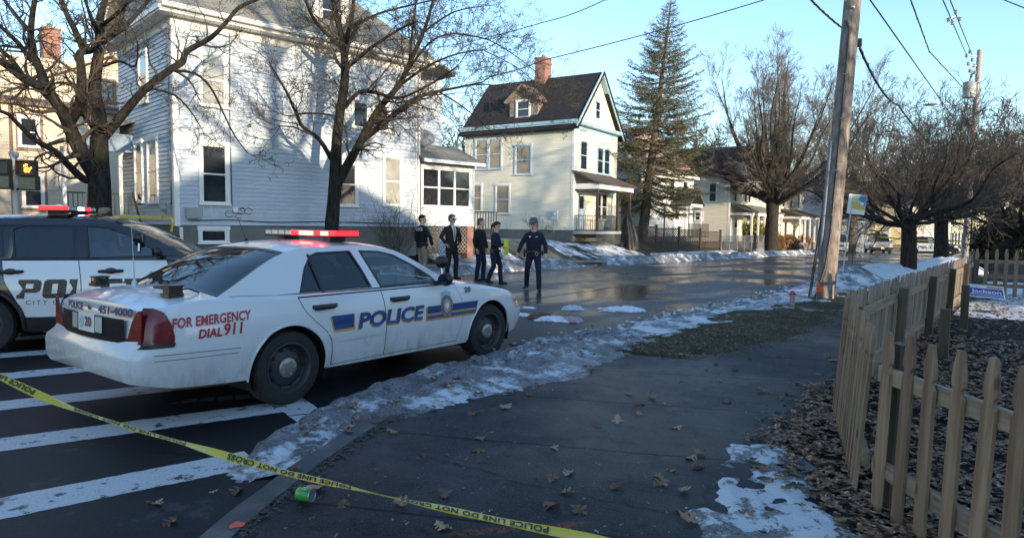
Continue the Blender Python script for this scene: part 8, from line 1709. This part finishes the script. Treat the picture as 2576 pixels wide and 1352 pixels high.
# --- leaves
leaf_m = NT('oak_leaf'); oi = leaf_m.n("ShaderNodeObjectInfo"); c = leaf_m.mix(leaf_m.ramp(oi.outputs['Random'], 0, 1), (.17, .085, .045), (.46, .31, .19)); leaf_m.col(leaf_m.mix(leaf_m.noise(30, 4), leaf_m.mix(.35, c, (.03, .02, .015)), c)); leaf_m.rough(.7); leaf_m = leaf_m.m
LM = []
HALF = [(-.07, .0015), (-.042, .003), (-.036, .018), (-.024, .032), (-.014, .030), (-.012, .013), (.0, .015), (.004, .036), (.016, .046), (.026, .038), (.022, .016), (.032, .014), (.040, .026), (.050, .026), (.054, .012), (.070, .0)]
for i in range(7):
    rr = random.Random(50+i); k1, k2 = rr.uniform(.8, 1.15), rr.uniform(.8, 1.15); ol = [(x+rr.uniform(-.003, .003), y*k1) for x, y in HALF]+[(x+rr.uniform(-.003, .003), -y*k2) for x, y in reversed(HALF[1:-1])]
    cu, rb, tw = rr.uniform(2, 8), rr.uniform(-3, 6), rr.uniform(-4, 4); tri = tessellate_polygon([[Vector((x, y, 0)) for x, y in ol]])
    zf = lambda x, y: cu*y*y*1.6+rb*x*x+tw*x*y*2.5+.004*math.sin(x*70+y*50)
    o = mesh_obj('fallen_leaf', [(x, y, zf(x, y)) for x, y in ol], tri, leaf_m); LM.append(o.data); bpy.data.objects.remove(o)
rr = random.Random(99)
def leaf(x, y, z, s, mesh=None, tilt=.25):
    o = bpy.data.objects.new('fallen_leaf', mesh or rr.choice(LM)); COL.objects.link(o); o.location = (x, y, z+.012*s); o.rotation_euler = (rr.uniform(-tilt, tilt)+(PI if rr.random() < .4 else 0), rr.uniform(-tilt, tilt), rr.random()*6.28); o.scale = (s, s, s)
    tag(o, 'brown oak leaf lying loose on the pavement or road', 'leaf', 'loose fallen oak leaves')
spots = [(1200, 1133), (395, 1268), (430, 1312), (740, 1240), (790, 1228), (1010, 1270), (1385, 1270), (1455, 1283), (1110, 1325), (1555, 1060), (1640, 1000), (1500, 1068), (1580, 990), (1700, 1075), (1430, 1190), (1610, 1015), (1690, 1180), (1665, 1215), (1760, 1140), (1740, 1150), (2010, 965), (1960, 1000), (1830, 1010), (1555, 1225), (860, 1270), (640, 1270), (600, 1235), (1880, 1300), (1920, 1180), (1850, 930), (1520, 880), (1120, 1245), (985, 1085), (1330, 990), (1270, 1025), (1190, 1040)]
for x, y in spots:
    p = onz(x, y, .12 if x > 760 or y < 1200 else -.015); leaf(p.x, p.y, .117 if p.x > kx(p.y)+.05 else -.015, rr.uniform(.75, 1.2))
for i in range(170):
    Y = rr.uniform(2.0, 9.0); X = rr.uniform(kx(Y)-.6, -.9); w = (X-kx(Y))/3.6
    if rr.random() > .15+.85*max(0, w)**1.5: continue
    leaf(X, Y, slabz(X, Y)+.003 if X > kx(Y) else (.12 if Y > 3.2 else -.015), rr.uniform(.35, 1.05))
n = NT('leaf_litter'); f = n.noise(24, 2, .6); n.col(n.mix(n.ramp(n.noise(31, 2, .5), .60, .66), n.mix(n.ramp(f, .34, .68), (.03, .016, .009), (.34, .19, .105)), (.50, .36, .24))); n.rough(.8); lit_m = n.m
def litter(label, cnt, place, seed, smin=.6, smax=1.2, m=None):
    rr = random.Random(seed); V = []; F = []
    for i in range(cnt):
        p = place(rr)
        if p is None: continue
        x, y, z = p; s = rr.uniform(smin, smax); a = rr.random()*6.28; t1, t2 = rr.uniform(-.3, .3), rr.uniform(-.3, .3); k = len(V); ca, sa = math.cos(a), math.sin(a)
        for u, v_ in ((-.06, 0), (-.025, .032), (.0, .014), (.03, .036), (.062, 0), (.03, -.034), (.0, -.014), (-.03, -.032)): X, Y = u*s, v_*s; V.append((x+X*ca-Y*sa, y+X*sa+Y*ca, z+.014+t1*X+t2*Y+6*X*X*(1 if i % 2 else -1)*.6+abs(Y)*.25))
        F += [(k, k+1, k+2, k+7), (k+2, k+6, k+7), (k+2, k+3, k+4, k+5, k+6)]
    tag(mesh_obj('leaf_litter', V, F, m or lit_m), label, kind='stuff')
def pl_yard(rr):
    Y = 1.5+18*rr.random()**1.6; X = yard_l(Y)+rr.random()**1.3*(2.6 if Y < 9 else 2.0)
    if Y > 11.5 and rr.random() > .22: return None
    return X, Y, yard_z(X, Y)+rr.random()*.03+(.04 if Y > 11.5 else 0)
litter('brown leaf litter covering the fenced yard', 17000, pl_yard, 1, .35, 1.0)
def pl_edge(rr):
    Y = rr.uniform(1.5, 18); X = yard_l(Y)+rr.gauss(-.02, .12)
    return X, Y, slabz(X, Y)+rr.random()*.02
litter('brown leaf litter drifted along the foot of the fence', 2000, pl_edge, 2, .4, .95)
def pl_verge(rr):
    Y = rr.uniform(7.5, 13); X = rr.uniform(verge_l(Y)+.7, verge_r(Y)+.1); return X, Y, verge_z(X, Y)+rr.random()*.015
litter('leaf fragments and twigs scattered over the bare verge', 1300, pl_verge, 3, .12, .45)
def pl_bank(rr):
    Y = rr.uniform(2.8, 9); X = rr.uniform(lerp_table(SEDGE, Y)+.35, lerp_table(SIN, Y)); return X, Y, nb(X, Y)+max(0, near_h(X, Y, (X-lerp_table(SEDGE, Y))/(lerp_table(SIN, Y)-lerp_table(SEDGE, Y))))+.0
litter('leaf scraps caught on the grey snow bank', 130, pl_bank, 4, .4, 1.0)
def pl_kerb(rr):
    Y = 1.2+2.9*rr.random(); X = kx(Y)+.19+abs(rr.gauss(0, .05)); return X, Y, slabz(X, Y)-.006
litter('twigs and soil gathered along the back of the kerb', 1100, pl_kerb, 8, .06, .3, MATS['twig_dark'])
def pl_pave(rr):
    Y = rr.uniform(1.8, 8.5); X = rr.uniform(kx(Y)+.2, -1.0); return X, Y, slabz(X, Y)-.008
litter('small twigs and leaf crumbs scattered on the pavement', 900, pl_pave, 5, .06, .28)
# grass tufts on the bare verge and the lawns
def grass(label, cnt, place, m, seed, h=.05):
    rr = random.Random(seed); V = []; F = []
    for i in range(cnt):
        x, y, z = place(rr); a = rr.random()*6.28; l = h*rr.uniform(.5, 1.4); k = len(V); dx_, dy_ = math.cos(a), math.sin(a); V += [(x-dy_*.003, y+dx_*.003, z), (x+dy_*.003, y-dx_*.003, z), (x+dx_*l*.9, y+dy_*l*.9, z+l*rr.uniform(.25, .8))]; F.append((k, k+1, k+2))
    tag(mesh_obj('grass', V, F, m), label, kind='stuff')
straw = foliage_mat('straw_grass', (.10, .075, .04), (.28, .21, .11))
def gp(rr): Y = rr.uniform(7.5, 15); X = rr.uniform(verge_l(Y)+.5, verge_r(Y)+.03); return X, Y, verge_z(X, Y)-.004
grass('matted straw coloured grass on the bare verge by the pavement', 16000, gp, straw, 6)
